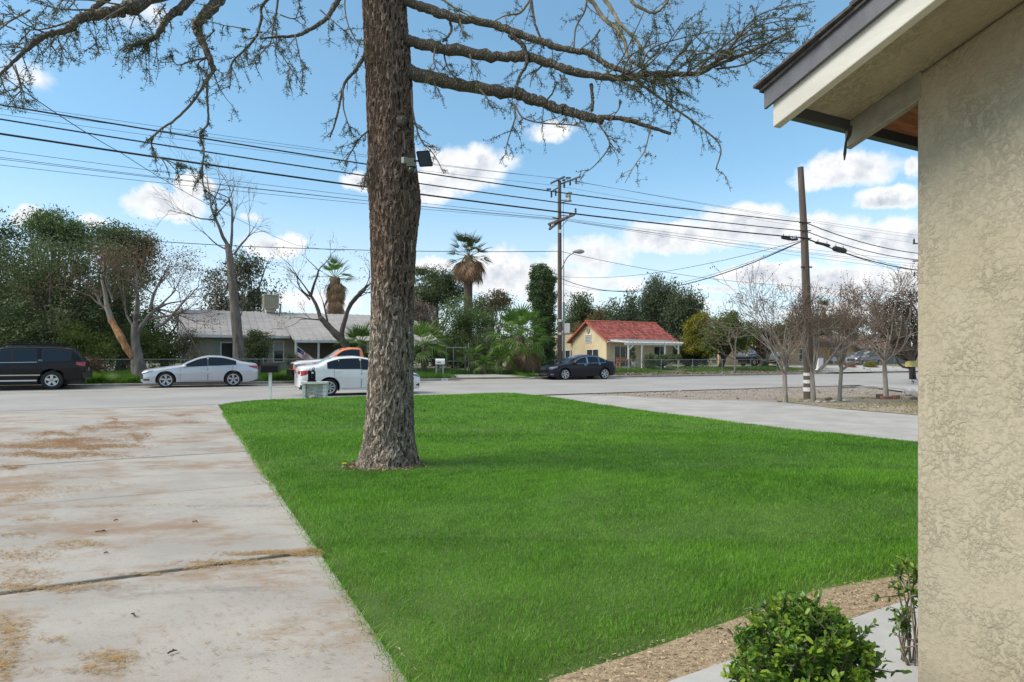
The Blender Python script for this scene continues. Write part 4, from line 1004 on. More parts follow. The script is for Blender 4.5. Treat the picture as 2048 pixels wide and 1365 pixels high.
def shrub(name, label, base, lean, tips, n_leaf_tip, ll, n_parts, seed, r0=.012):
    global rng
    rng = np.random.default_rng(seed)
    t = thing(name, label, 'shrub', base, 0)
    sm = MB(); LPs = []; LDs = []; NEW = []
    for (tx, ty, tz) in tips:
        tip = np.array([tx, ty, tz]); b0 = np.array([rng.uniform(-.05, .05), rng.uniform(-.05, .05), 0])
        mid = b0 * .5 + tip * np.array([.35, .35, .5]) + rng.normal(0, .02, 3)
        P = catmull([b0, mid, tip * .80 + mid * .14 + rng.normal(0, .012, 3), tip * .90 + mid * .04], 9)
        sm.tube(P, np.linspace(r0 * rng.uniform(.5, 1), .0022, 9), 5)
        for q in range(2):
            i = rng.integers(3, 6); e = P[i] + (rng.normal(0, .04, 3) + (tip - mid) * .12)
            sm.tube(np.array([P[i], (P[i] + e) / 2 + rng.normal(0, .008, 3), e]), [.004, .003, .0018], 4)
            for _ in range(n_leaf_tip // 3):
                LPs.append(P[i] + (e - P[i]) * rng.uniform(.4, 1.05)); LDs.append(rng.normal(0, .7, 3) + (e - P[i]) * 6 + np.array([0, 0, .3])); NEW.append(0)
        top = rng.random() < .75
        for j in range(n_leaf_tip):
            f = rng.uniform(.66, 1.06); k = min(8, int(f * 8)); b = P[k] + (P[8] - P[0]) * max(0, f - 1) + rng.normal(0, .008, 3)
            out = np.array([tx, ty, .0]); d = rng.normal(0, .8, 3) + out * 1.2 + np.array([0, 0, .7])
            LPs.append(b); LDs.append(d); NEW.append(1 if (top and f > .90 and tz > .26) else 0)
    sm.build('stem', MT['shrub_stem'], t, smooth=True)
    LPs = np.array(LPs); LDs = np.array(LDs); NEW = np.array(NEW); n = len(LPs)
    nr = rng.normal(0, .5, (n, 3)) + np.array([0, 0, 1.0]); scl = rng.uniform(.65, 1.15, n)
    vis = np.argsort(LPs[:, 1] * .8 - LPs[:, 2] * 1.0 + rng.normal(0, .05, n))          # nearest and highest first
    meshes = [[leaf_mesh(v, MT['shrub_leaf'], ll, ll * .24, .25, c) for v, c in ((.05, .2), (.3, .35), (.5, .1), (.75, .3), (.9, .15))], [leaf_mesh(v, MT['new_leaf'], ll, ll * .22, .35, .1) for v in (.1, .5, .9)]]
    for i in vis[:n_parts]:
        o = bpy.data.objects.new('leaf', random.Random(int(i)).choice(meshes[NEW[i]])); COL.objects.link(o); o.parent = t
        D = Vector(LDs[i]).normalized(); S = Vector(nr[i]).cross(D).normalized(); N_ = D.cross(S); s_ = scl[i]
        o.matrix_local = Matrix(((D.x * s_, S.x * s_, N_.x * s_, LPs[i][0]), (D.y * s_, S.y * s_, N_.y * s_, LPs[i][1]), (D.z * s_, S.z * s_, N_.z * s_, LPs[i][2]), (0, 0, 0, 1)))
    rest = vis[n_parts:]
    for new, mt in ((0, MT['shrub_leaf']), (1, MT['new_leaf'])):
        r = rest[NEW[rest] == new]
        if len(r) == 0: continue
        LV, LF = leaf_geo(ll, ll * .24, .25, .2); LF = np.array(LF)
        V = orient(LPs[r], LDs[r], nr[r], LV, scl[r]); k = len(LV)
        o = nmesh('leaves', V.reshape(-1, 3), (np.arange(len(r))[:, None, None] * k + LF[None]).reshape(-1, 4), mt, t, smooth=True, attr=np.repeat(np.clip(rng.normal(.45, .25, len(r)), 0, 1), k))
        o['kind'] = 'stuff'
    return t
def dome_tips(n, rx, ry, z0, z1, seed, prof=None):
    r = np.random.default_rng(seed); T = []
    while len(T) < n:
        a = r.uniform(0, 6.28); q = math.sqrt(r.random()); x, y = q * math.cos(a), q * math.sin(a)
        zt = z0 + (z1 - z0) * math.sqrt(max(0, 1 - q * q)) * r.uniform(.93, 1.03)
        if r.random() < .45: zt *= r.uniform(.45, .95)
        T.append((x * rx * r.uniform(.85, 1.1), y * ry * r.uniform(.85, 1.1), max(.14, zt)))
    return T
b = at(1612, HY, 2.36); b.z = -.02
shrub('boxwood_shrub', 'low clipped green shrub beside the walkway in the foreground, fresh yellow green tips on top', b, 0, dome_tips(250, .295, .275, .20, .60, 4), 29, .030, 290, 41, .006)
b = at(1822, HY, 3.0); b.z = -.02
shrub('leggy_shrub', 'thin leggy shrub with bare stems close against the stucco wall corner', b, 0, [(-.045, -.02, .54), (-.055, 0, .50), (-.03, .03, .52), (.01, 0, .50), (.05, .02, .46), (-.045, .03, .40), (.06, -.02, .36), (-.02, .01, .22), (.03, -.04, .15), (.02, .03, .27), (-.05, -.03, .30)], 26, .032, 150, 43, .007)
rng = np.random.default_rng(99)
# ================================================================== far kerb, verge, aprons
def kz(c=C_KERB): return .007 * (C_KERB - C_NEAR)
def sx(px, c=C_KERB): v = onc(px, c); return s_of(v.x, v.y)
def far_kerb(px0, px1, t0, t1, name='kerb'):
    s0, s1 = sx(px0), sx(px1)
    n = max(2, int((s1 - s0) / 3) + 1); q = list(np.linspace(s0, s1, n))
    if t0: q = [s0, s0 + 1.1] + q[1:]
    if t1: q = q[:-1] + [s1 - 1.1, s1]
    P = [tuple(sc(s, C_KERB + .1, kz())) for s in q]
    return kerb_run(name, P, .24, .135, None, (t0, t1))
far_kerb(-420, 932, False, True)
far_kerb(1040, 1672, True, True)
kerb_run('kerb', [tuple(sc(s, 35.2, .09)) for s in (sx(1722, 35.2), sx(1738, 35.2), sx(1780, 35.2), sx(1815, 35.2), sx(1828, 35.2))], 1.3, .16, None, (True, True))
# gutter pan along the kerb
strip('gutter_pan', -120, 90, C_KERB - .55, C_KERB + .02, MT['pale_concrete'], .009)
zfar = lambda c: .22 + .05 * (c - C_KERB)
def far_sheet(name, s0, s1, cs, m, dz):
    V = []
    for c in cs:
        for s in (s0, s1): V.append(US * s + VS * c + np.array([0, 0, min(zfar(c), .6) + dz]))
    mb = MB().add(V, [(2 * i, 2 * i + 1, 2 * i + 3, 2 * i + 2) for i in range(len(cs) - 1)])
    return tag(mb.build(name, m), kind='structure')
V = []
s0, s1 = sx(915), sx(1052)
mb = MB(); cs_ = [C_KERB - .05, 35.6, 37.6]; za = [.09 + .012, .27 + .02, zfar(37.6) + .02]
for c, z in zip(cs_, za):
    e = .9 * (1 - (c - cs_[0]) / 3.0)
    for s in (s0 + .9 - e, s0 + (s1 - s0) / 2, s1 - .9 + e): V.append(US * s + VS * c + np.array([0, 0, z]))
mb.add(V, [(3 * i + j, 3 * i + j + 1, 3 * i + j + 4, 3 * i + j + 3) for i in range(2) for j in range(2)])
tag(mb.build('driveway_apron', MT['pale_concrete']), kind='structure')
far_sheet('path', sx(1650), sx(1905), (C_KERB - .1, 35.5, 39, 42), MT['pale_concrete'], .022)
far_sheet('patio', 30.0, 39.0, (41.3, 42.2, 43.4), MT['pale_concrete'], .03)
MT['verge_grass'] = leafmat('verge_grass', (.045, .12, .016), (.13, .27, .035), .6, .35, (.26, .28, .07))
def verge(name, s0, s1, c0, c1, n, h, w, v0, seed, thin=None, lean=.9):
    r = np.random.default_rng(seed); S = r.uniform(s0, s1, n); Cc = r.uniform(c0, c1, n)
    X = US[0] * S + VS[0] * Cc; Y = US[1] * S + VS[1] * Cc
    if thin is not None:
        k = wob(X, Y, 1.1, seed) + r.normal(0, .35, n) > thin; X, Y, Cc = X[k], Y[k], Cc[k]; n = len(X)
    Z = np.minimum(zfar(Cc), .6) - .01
    V, T, A = blades(X, Y, Z, h * (1 + .35 * wob(X, Y, 1.7, seed + 1)), np.full(n, w), lean, np.clip(v0 + .12 * wob(X, Y, .8, seed + 2) + r.normal(0, .17, n), 0, 1), seed)
    tag(nmesh(name, V, T, MT['verge_grass'], attr=A), kind='stuff')
sl = lambda px: sx(px, 36)
verge('verge_grass', sl(-200), sl(905), 34.9, 39.5, 52000, .26, .035, .5, 61, -.25)
verge('verge_grass', sl(150), sl(300), 35.0, 37.4, 9000, .36, .04, .62, 62)
verge('verge_grass', sl(520), sl(620), 35.0, 37.4, 9000, .42, .04, .66, 63)
verge('verge_grass', sl(920), sl(1110), 37.2, 39.6, 9000, .24, .04, .3, 64)
verge('verge_grass', sl(1040), sl(1110), 35.0, 37.4, 6000, .2, .035, .4, 65)
verge('verge_grass', sl(1228), sl(1660), 37.0, 41.8, 46000, .12, .04, .55, 66, -.45)
verge('verge_grass', sl(1228), sl(1900), 35.0, 37.4, 9000, .09, .03, .75, 67, .35)
# dead leaf litter on the right verge
n = 5000; S = rng.uniform(sl(1215), sl(1660), n); Cc = rng.uniform(34.9, 37.2, n)
P0 = np.stack([US[0] * S + VS[0] * Cc, US[1] * S + VS[1] * Cc, zfar(Cc) + .02], 1)
dx = rng.normal(0, .05, (n, 3)); dy = rng.normal(0, .04, (n, 3)); dx[:, 2] *= .4; dy[:, 2] *= .4
MT['dead_leaf'] = leafmat('dead_leaves', (.12, .075, .045), (.34, .25, .17), .8, .1, (.42, .36, .28))
tag(nmesh('dead_leaves', np.stack([P0 - dx, P0 - dy, P0 + dx, P0 + dy], 1).reshape(-1, 3), np.arange(4 * n).reshape(-1, 4), MT['dead_leaf'], attr=np.repeat(rng.random(n), 4)), kind='stuff')
# painted house number on the kerb
def text_mesh(name, body, size, m, parent, loc, rot, ext=.002):
    cu = bpy.data.curves.new(name, 'FONT'); cu.body = body; cu.size = size; cu.extrude = ext; cu.align_x = 'CENTER'; cu.align_y = 'CENTER'
    o = bpy.data.objects.new(name, cu); COL.objects.link(o)
    bpy.context.view_layer.update()
    me = bpy.data.meshes.new_from_object(o.evaluated_get(bpy.context.evaluated_depsgraph_get()))
    bpy.data.objects.remove(o)
    me.materials.clear(); me.materials.append(m)
    r = bpy.data.objects.new(name, me); COL.objects.link(r); r.parent = parent; r.location = loc; r.rotation_euler = rot
    return r
nb = thing('kerb_number', 'white painted panel with house number 1843 on the far kerb', 'number', sc(sx(889), C_KERB - .022, kz() + .062), AL)
MB().box((0, .003, 0), (.36, .006, .118)).build('panel', MT['white'], nb)
text_mesh('digits', '1843', .125, MT['black'], nb, (0, -.001, 0), (R(90), 0, 0))

# ================================================================== fences
MT['chain'] = mat('chain_link', (.17, .175, .175), .6, metal=.2)
MT['green_post'] = mat('green_post', (.15, .24, .20), .6)
def fence(name, label, px0, px1, c, h, spacing, group=None, posts=None, pm=None, bottom=True):
    v0, v1 = onc(px0, c), onc(px1, c); s0, s1 = s_of(v0.x, v0.y), s_of(v1.x, v1.y); L = s1 - s0
    z = min(zfar(c), .6)
    t = thing(name, label, 'fence', sc(s0, c, z), AL, group)
    n = max(1, round(L / spacing)); xs = posts if posts is not None else [L * i / n for i in range(n + 1)]
    for x in xs:
        MB().tube([(x, 0, -.15), (x, 0, h + .02)], [.028, .028], 7).lathe([(.034, h + .015), (.034, h + .03), (.001, h + .05)], 7, (x, 0, 0)).build('post', pm or MT['grey_metal'], t)
    MB().tube([(0, 0, h - .02), (L, 0, h - .02)], [.021, .021], 6).build('top_rail', MT['grey_metal'], t)
    d = .11; mb_p = []
    k = int((L + h) / d)
    for sgn in (1, -1):
        for i in range(k):
            x0 = i * d - (h if sgn > 0 else 0); x1 = x0 + h
            a, b = (x0, x1) if sgn > 0 else (x1, x0)
            z0, z1 = .03, h - .02
            if min(a, b) < 0 or max(a, b) > L: 
                continue
            mb_p.append([(a, sgn * .004, z0), (b, sgn * .004, z1)])
    P = np.array(mb_p); V, Fq = tubes_batch(P, np.full(P.shape[:2], .0032))
    nmesh('wire_mesh', V, Fq, MT['chain'], t)['kind'] = 'stuff'
    return t
fence('chain_link_fence', 'chain link fence running in front of the grey roofed house', -160, 735, 37.5, 1.0, 3.0)
fence('chain_link_fence', 'short chain link fence with pale green post behind the white mailbox', 832, 880, 37.9, 1.0, 1.3, pm=MT['green_post'])
fence('chain_link_fence', 'long low chain link fence in front of the red tiled yellow house', 1110, 1652, 37.5, .92, 3.1)
fence('chain_link_fence', 'chain link fence in front of the parked grey SUV at the far right', 1668, 1920, 43.5, 1.15, 2.6)
fence('chain_link_fence', 'inner chain link fence running behind the pickup by the peach wall', 1340, 1480, 46.5, 1.3, 2.2)
gt = thing('yard_gate', 'old pipe and chain link gate at the end of the weedy driveway', 'gate', onc(892, 39.5), AL)
v = onc(892, 39.5); v2 = onc(934, 39.5); Lg = s_of(v2.x, v2.y) - s_of(v.x, v.y)
MB().tube([(0, 0, 1.62), (Lg, 0, 1.62)], [.03, .03], 7).build('top_rail', MT['grey_metal'], gt)
MB().tube([(0, 0, .72), (Lg, 0, .72)], [.025, .025], 7).build('middle_rail', MT['grey_metal'], gt)
for x, hh in ((0, 1.65), (Lg * .36, 1.6), (Lg - .1, 1.75), (Lg + .1, 1.95)):
    MB().tube([(x, 0, -.1), (x + rng.uniform(-.03, .03), 0, hh)], [.035, .035], 7).build('post', MT['grey_metal'], gt)
MB().beam((Lg + .05, 0, 1.2), (Lg + 1.0, 0, 1.22), .04, .06).build('rail_stub', MT['grey_metal'], gt)
for i in range(3):
    p = v + (v2 - v) * (.9 + .25 * i); st = thing('dry_stake', 'bare grey stick leaning on the gate post, number %s from the gate side' % ('one', 'two', 'three')[i] if 0 else ('thin bare grey stick standing by the gate post', 'forked bare stick right of the gate post', 'tall bare stick between gate and small palm')[i], 'stick', p, 0)
    MB().tube([(0, 0, -.05), (.05 * (i - 1), .02, .9), (.12 * (i - 1) + .05, 0, 1.9 + .3 * i)], [.03, .022, .008], 5).tube([(.04 * (i - 1), .02, .8), (.3, 0, 1.5)], [.014, .005], 4).build('stem', MT['bark_pale'], st)

# ================================================================== houses
def wallmat(n, a, b, **k): return mat(n, a, .92, b, 1.2, bump=.35, bscale=40, **k)
MT['siding'] = wallmat('pale_siding', (.37, .35, .27), (.29, .275, .21))
MT['roof_grey'] = mat('grey_roof', (.36, .34, .325), .85, (.28, .265, .255), 1.0, stretch=(1, 3, 1), bump=.3, bscale=20)
MT['yellow_stucco'] = wallmat('yellow_stucco', (.64, .53, .335), (.56, .455, .28), col3=(.48, .38, .24), scale3=.5, amt3=.6)
MT['peach'] = wallmat('peach_stucco', (.55, .34, .18), (.47, .29, .155))
MT['red_tile'] = leafmat('red_tile', (.17, .042, .036), (.36, .105, .085), .8, 0, (.11, .036, .03))
MT['brown_roof'] = mat('brown_roof', (.27, .17, .12), .9, (.20, .13, .095), 2.5, bump=.5, bscale=15)
MT['glass'] = mat('window_glass', (.018, .022, .024), .10, (.04, .044, .044), .8, spec=.45)
MT['curtain'] = mat('pale_blind', (.42, .40, .35), .7)
MT['white_trim'] = MT['white']
MT['door_grey'] = mat('grey_green_wood', (.30, .33, .31), .8, (.25, .275, .26), 3)
def window(parent, x0, x1, z0, z1, y, face='-y', fr=.07, mull=1, blind=0.0):
    """window in a wall whose outside faces -y (or -x); frame, glass pane and bars"""
    def bx(mb, a0, a1, b0, b1, d0, d1):
        if face == '-y': mb.box(((a0 + a1) / 2, y + (d0 + d1) / 2, (b0 + b1) / 2), (a1 - a0, abs(d1 - d0), b1 - b0))
        else: mb.box((y + (d0 + d1) / 2, (a0 + a1) / 2, (b0 + b1) / 2), (abs(d1 - d0), a1 - a0, b1 - b0))
        return mb
    f = MB()
    bx(f, x0 - fr, x0, z0 - fr, z1 + fr, -.04, .03); bx(f, x1, x1 + fr, z0 - fr, z1 + fr, -.04, .03)
    bx(f, x0, x1, z1, z1 + fr, -.04, .03); bx(f, x0, x1, z0 - fr, z0, -.05, .03)
    for i in range(1, mull + 1):
        xm = x0 + (x1 - x0) * i / (mull + 1); bx(f, xm - .025, xm + .025, z0, z1, -.03, .02)
    w = f.build('window', MT['white'], parent)
    bx(MB(), x0, x1, z0, z1, -.008, -.004).build('pane', MT['glass'], w)
    if blind: bx(MB(), x0, x1, z1 - (z1 - z0) * blind, z1, -.012, -.009).build('blind', MT['curtain'], w)
    return w
def siding(parent, x0, x1, z0, z1, y, m, step=.19, face='-y'):
    mb = MB(); n = int((z1 - z0) / step)
    for i in range(n):
        za = z0 + i * step
        if face == '-y': mb.add([(x0, y - .022, za), (x1, y - .022, za), (x1, y - .005, za + step), (x0, y - .005, za + step), (x0, y, za), (x1, y, za)], [(0, 1, 2, 3), (4, 5, 1, 0)])
        else: mb.add([(y - .022, x0, za), (y - .022, x1, za), (y - .005, x1, za + step), (y - .005, x0, za + step), (y, x0, za), (y, x1, za)], [(3, 2, 1, 0), (0, 1, 5, 4)])
    o = mb.build('siding', m, parent); o['kind'] = 'stuff'; return o
def ribbed_roof(parent, x0, x1, ye, ze, yr, zr_, m, name='roof', step=.3, hh=.03, thick=.07):
    """roof plane from eave (ye, ze) up to ridge (yr, zr_), with raised ribs running down the slope"""
    rf_ = MB().prism([(x0, ye, ze), (x0, yr, zr_), (x0, yr, zr_ + thick), (x0, ye, ze + thick)], (0, 0, 0), (x1 - x0, 0, 0)).build(name, m, parent)
    mb = MB(); n = int((x1 - x0) / step)
    for i in range(n + 1):
        x = x0 + (x1 - x0) * i / n
        mb.prism([(x - .04, ye, ze + thick - .005), (x - .04, yr, zr_ + thick - .005), (x - .04, yr, zr_ + thick + hh), (x - .04, ye, ze + thick + hh)], (0, 0, 0), (.08, 0, 0))
    o = mb.build('rib', m, rf_); o['kind'] = 'stuff'
    return rf_
# ---- grey roofed house, left
GH_C = 41.6
g0 = onc(372, GH_C); sg0 = s_of(g0.x, g0.y)
gsx = lambda px, c=GH_C: s_of(*xy(onc(px, c))) - sg0
gh = thing('grey_roof_house', 'low pale house with long light grey roof behind the silver sedan', 'house', sc(sg0, GH_C, .55), AL)
LG = gsx(800); XS = gsx(580)
MB().box((LG / 2, 4.0, 1.0), (LG - .5, 8.0, 2.5)).build('wall', MT['siding'], gh)
siding(gh, .3, XS, .15, 2.15, -.002, MT['siding'])
EZ = 2.13
r1 = ribbed_roof(gh, -.35, XS - .1, -.5, EZ, 4.3, 3.88, MT['roof_grey'], step=.42)
r2 = ribbed_roof(gh, XS - .1, LG + 2, -2.2, EZ - .28, 4.3, 3.88, MT['roof_grey'], step=.42)
ribbed_roof(gh, -.35, LG + 2, 8.8, EZ, 4.3, 3.88, MT['roof_grey'], step=1.2)
fz = MB(); fz.box((XS / 2 - .2, -.53, EZ + .0), (XS + .3, .03, .15)); fz.build('fascia', MT['white'], gh)
MB().box(((XS + LG + 2) / 2 - .05, -2.23, EZ - .28), (LG + 2 - XS, .03, .15)).build('fascia', MT['white'], gh)
MB().prism([(-.2, .2, EZ - .1), (-.2, 7.8, EZ - .1), (-.2, 4.3, 3.7)], (0, 0, 0), (.1, 0, 0)).build('gable', MT['siding'], gh)
window(gh, gsx(443), gsx(465), .7, 1.75, -.02, mull=0, blind=.0)
window(gh, gsx(548), gsx(566), .65, 1.85, -.02, mull=0, blind=.45)
MB().box((gsx(436), -.03, 1.2), (.22, .05, 1.5)).build('shutter', MT['door_grey'], gh)
window(gh, gsx(690), gsx(705), .7, 1.75, -.02, mull=0)
for px in (592, 637, 690, 735):
    x = gsx(px, GH_C - 2.05); MB().box((x, -2.05, .7), (.11, .11, 2.3)).build('porch_post', MT['white'], gh)
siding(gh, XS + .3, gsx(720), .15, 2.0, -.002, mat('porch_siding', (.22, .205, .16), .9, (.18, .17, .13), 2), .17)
MB().box((XS + 2.2, -.03, 1.0), (.9, .05, 1.95)).build('door', mat('dark_door', (.10, .09, .075), .6), gh)
ev = onc(541, GH_C + 4.3); evx = s_of(ev.x, ev.y)
ck = thing('swamp_cooler', 'square beige evaporative cooler on the ridge of the grey roof', 'cooler', sc(evx, GH_C + 4.3, .55 + 3.93), AL)
MT['beige'] = mat('beige_metal', (.50, .45, .33), .6, (.42, .38, .28), 3)
sw = .9
MB().box((0, 0, .13), (.55, .55, .3)).build('duct', MT['beige'], ck)
cb = MB()
for (a, b) in ((-1, -1), (1, -1), (1, 1), (-1, 1)): cb.box((a * sw / 2, b * sw / 2, .72), (.09, .09, .86))
cb.box((0, 0, .31), (sw + .06, sw + .06, .06)); cb.box((0, 0, 1.15), (sw + .08, sw + .08, .07)); cb.box((0, 0, .72), (sw - .06, sw - .06, .8))
cb.build('cabinet', MT['beige'], ck)
lv = MB()
for i in range(7):
    x = -sw / 2 + .1 + i * .117; lv.box((x, -sw / 2 + .01, .72), (.07, .03, .74)); lv.box((-sw / 2 + .01, x, .72), (.03, .07, .74))
o = lv.build('louvre', mat('beige_louvre', (.36, .325, .22), .6), ck); o['kind'] = 'stuff'
vp = onc(561, GH_C + 4.0); pv_ = thing('roof_vent_pipe', 'thin grey vent pipe beside the cooler on the grey roof', 'pipe', sc(s_of(vp.x, vp.y), GH_C + 4.0, 4.35), AL)
MB().tube([(0, 0, -.1), (0, 0, .62)], [.05, .05], 8).lathe([(.075, .6), (.08, .7), (.001, .74)], 8).build('pipe', MT['grey_metal'], pv_)
# US flag on the porch post
fp = onc(594, GH_C - 2.2); fl = thing('flag', 'United States flag hanging from a slanted staff on the porch post', 'flag', (fp.x, fp.y, 0), AL)
MT['flag_red'] = mat('flag_red', (.42, .035, .045), .8); MT['flag_white'] = mat('flag_white', (.68, .66, .64), .8); MT['flag_blue'] = mat('flag_blue', (.022, .03, .10), .8)
za, ya = zat(697, fp.y), 0
A0 = np.array([.06, -.1, za + .05]); A1 = np.array([.86, -.5, za - .62])    # staff
MB().tube([A0 - (A1 - A0) * .12, A1], [.014, .012], 6).build('staff', MT['white'], fl)
dwn = np.array([-.05, .02, -.52])
def fpt(u, v): # u along the staff, v across the drop
    p = A0 + (A1 - A0) * u + dwn * v * (1 - .25 * u); p[1] += .05 * math.sin(u * 11 + v * 2); p[0] += .02 * math.sin(v * 7 + u * 5); return p
for nm, mt in (('red_stripes', 'flag_red'), ('white_stripes', 'flag_white')):
    mb = MB()
    for k in range(13):
        if (k % 2 == 0) != (nm[0] == 'r'): continue
        us = np.linspace(.38 if k < 7 else 0, 1, 14); V = []
        for u in us: V += [fpt(u, k / 13), fpt(u, (k + 1) / 13)]
        mb.add(V, [(2 * i, 2 * i + 2, 2 * i + 3, 2 * i + 1) for i in range(13)])
    mb.build(nm, MT[mt], fl)
mb = MB(); us = np.linspace(0, .38, 8); V = []
for u in us: V += [fpt(u, 0), fpt(u, 7 / 13)]
mb.add(V, [(2 * i, 2 * i + 2, 2 * i + 3, 2 * i + 1) for i in range(7)]); mb.build('canton', MT['flag_blue'], fl)
mb = MB()
for r_ in range(9):
    for q in range(6 if r_ % 2 == 0 else 5):
        p = fpt(.38 * (q + .5 + .5 * (r_ % 2)) / 6, (r_ + .5) / 9 * 7 / 13) + np.array([0, -.006, 0])
        V = []
        for a in range(10):
            rr = (.014 if a % 2 == 0 else .006); V.append(p + np.array([rr * math.sin(a * math.pi / 5), 0, rr * math.cos(a * math.pi / 5)]))
        mb.add(V, [tuple(range(10))])
o = mb.build('star', MT['flag_white'], fl); o['kind'] = 'stuff'

# ---- yellow house with the red tiled roof
YH_C = 43.5
y0 = onc(1213, YH_C); sy0 = s_of(y0.x, y0.y); ysx = lambda px, c=YH_C: s_of(*xy(onc(px, c))) - sy0
yh = thing('tiled_roof_house', 'yellow stucco house with red tile roof, round gable vent and white patio cover', 'house', sc(sy0, YH_C, .6), AL)
LY = ysx(1345); DY = 5.2
EZ = 2.36; RZ = 3.85
MB().prism([(0, 0, -.3), (0, 0, EZ), (0, DY / 2, RZ - .05), (0, DY, EZ), (0, DY, -.3)], (0, 0, 0), (LY, 0, 0)).build('wall', MT['yellow_stucco'], yh)
MB().box((2.2, DY + 2.4, 1.35), (4.2, 4.8, 3.3)).build('wall', MT['yellow_stucco'], yh)
MB().box((2.2, DY + 2.4, 3.03), (4.32, 4.9, .1)).build('parapet', MT['brown_roof'], yh)
rs = (RZ - EZ) / (DY / 2)
for (ya_, yb_, nm) in ((-.45, DY / 2, 'roof'), (DY + .45, DY / 2, 'roof')):
    za_ = EZ - rs * .45
    rfo = MB().prism([(-.35, ya_, za_), (-.35, yb_, RZ), (-.35, yb_, RZ + .06), (-.35, ya_, za_ + .06)], (0, 0, 0), (LY + .7, 0, 0)).build(nm, mat('roof_deck', (.25, .09, .06), .8), yh)
    # barrel tiles: rows stepping down the slope
    nx, nyr = int((LY + .7) / .24), 11
    Vt = []; Ft = []; At = []; k = 0
    sl_ = np.array([0, yb_ - ya_, RZ - za_]); Ls = np.linalg.norm(sl_); sl_ = sl_ / Ls; nrm = np.array([0, -sl_[2], sl_[1]]) if ya_ < yb_ else np.array([0, sl_[2], abs(sl_[1])])
    if nrm[2] < 0: nrm = -nrm
    for i in range(nx):
        for j in range(nyr):
            b0 = np.array([-.35 + (i + .5) * (LY + .7) / nx, ya_, za_ + .06]) + sl_ * (j * Ls / nyr - .03)
            b1 = b0 + sl_ * (Ls / nyr + .06)
            w_ = .105; sg = []
            for (bq, lift, ww) in ((b0, .035, w_), (b1, .0, w_ * .85)):
                for a in (0, .25, .5, .75, 1): 
                    an = math.pi * a; sg.append(bq + np.array([-ww * math.cos(an), 0, 0]) + nrm * (lift + .075 * math.sin(an)))
            Vt += sg; Ft += [(k + q, k + q + 1, k + q + 6, k + q + 5) for q in range(4)]; k += 10
            At += [random.Random(i * 31 + j).random()] * 10
    o = nmesh('tile', np.array(Vt), np.array(Ft), MT['red_tile'], rfo, attr=At); o['kind'] = 'stuff'
o = MB().tube([(-.37, DY / 2, RZ + .1), (LY + .37, DY / 2, RZ + .1)], [.11, .11], 8).build('ridge_cap', mat('ridge_tile', (.40, .095, .06), .8), yh)
MB().prism([(-.37, -.46, EZ - rs * .45), (-.37, DY / 2, RZ + .0), (-.37, DY / 2, RZ + .14), (-.37, -.46, EZ - rs * .45 + .14)], (0, 0, 0), (.04, 0, 0)).build('verge_tiles', bpy.data.materials['ridge_tile'], yh)
MB().prism([(-.37, DY + .46, EZ - rs * .45), (-.37, DY / 2, RZ + .0), (-.37, DY / 2, RZ + .14), (-.37, DY + .46, EZ - rs * .45 + .14)], (0, 0, 0), (.04, 0, 0)).build('verge_tiles', bpy.data.materials['ridge_tile'], yh)
MT['vent'] = mat('vent_grey', (.20, .21, .22), .6)
vq = MB().box((-.02, DY / 2 + .05, 2.45), (.06, .95, .72)).build('gable_vent', MT['white'], yh)
for i in range(5): MB().box((-.055, DY / 2 + .05, 2.19 + i * .13), (.02, .85, .085)).build('slat', MT['vent'], vq)
MB().lathe([(.28, -.05), (.28, .0), (.2, .0), (.2, -.03), (.001, -.03)], 18, (-.02, DY / 2 + .1, 3.22), 'x').build('round_vent', mat('vent_rim', (.40, .33, .22), .8), yh)
MB().lathe([(.19, -.055), (.19, -.05), (.001, -.05)], 14, (-.02, DY / 2 + .1, 3.22), 'x').build('vent_mesh', MT['vent'], yh)
MB().box((LY / 2, -.52, EZ - rs * .45 + .03), (LY + .6, .1, .1)).build('gutter', MT['white'], yh)
window(yh, 1.15, 2.85, .35, 1.5, 0, '-x', .04, 1)
window(yh, DY + .4, DY + 2.0, .55, 1.45, 0, '-x', .08, 1)
window(yh, DY + 3.0, DY + 4.1, .55, 1.45, 0, '-x', .08, 1)
window(yh, ysx(1229), ysx(1262), .12, 1.75, -.0, '-y', .05, 2)
window(yh, ysx(1308), ysx(1331), .3, 1.75, -.0, '-y', .05, 1)
pg_ = thing('patio_cover', 'white painted timber patio cover with open rafters on front of yellow house', 'pergola', sc(sy0, YH_C, .6), AL)
pxs = [ysx(1257, 40.9), ysx(1284, 40.9), ysx(1330, 40.9), ysx(1357, 40.9)]
yf = 40.9 - YH_C
for x in pxs:
    po = MB().box((x, yf, .92), (.1, .1, 2.1)).build('post', MT['white'], pg_)
for x, d in ((pxs[0], .55), (pxs[3], -.55)): MB().beam((x, yf, 1.4), (x + d, yf, 1.86), .07, .07).build('brace', MT['white'], pg_)
MB().box(((pxs[0] + pxs[3]) / 2, yf, 1.9), (pxs[3] - pxs[0] + .7, .06, .16)).build('beam', MT['white'], pg_)
MB().box(((pxs[0] + pxs[3]) / 2, -.06, 2.14), (pxs[3] - pxs[0] + .5, .06, .14)).build('ledger', MT['white'], pg_)
n = 15
for i in range(n):
    x = pxs[0] - .2 + (pxs[3] - pxs[0] + .4) * i / (n - 1); MB().beam((x, yf - .35, 2.03), (x, -.05, 2.27), .05, .1).build('rafter', MT['white'], pg_)
mb = MB()
for i in range(14):
    f = i / 13; mb.box(((pxs[0] + pxs[3]) / 2, yf - .3 + (-yf) * f, 2.10 + .24 * f), (pxs[3] - pxs[0] + .6, .04, .025))
o = mb.build('batten', MT['white'], pg_); o['kind'] = 'stuff'
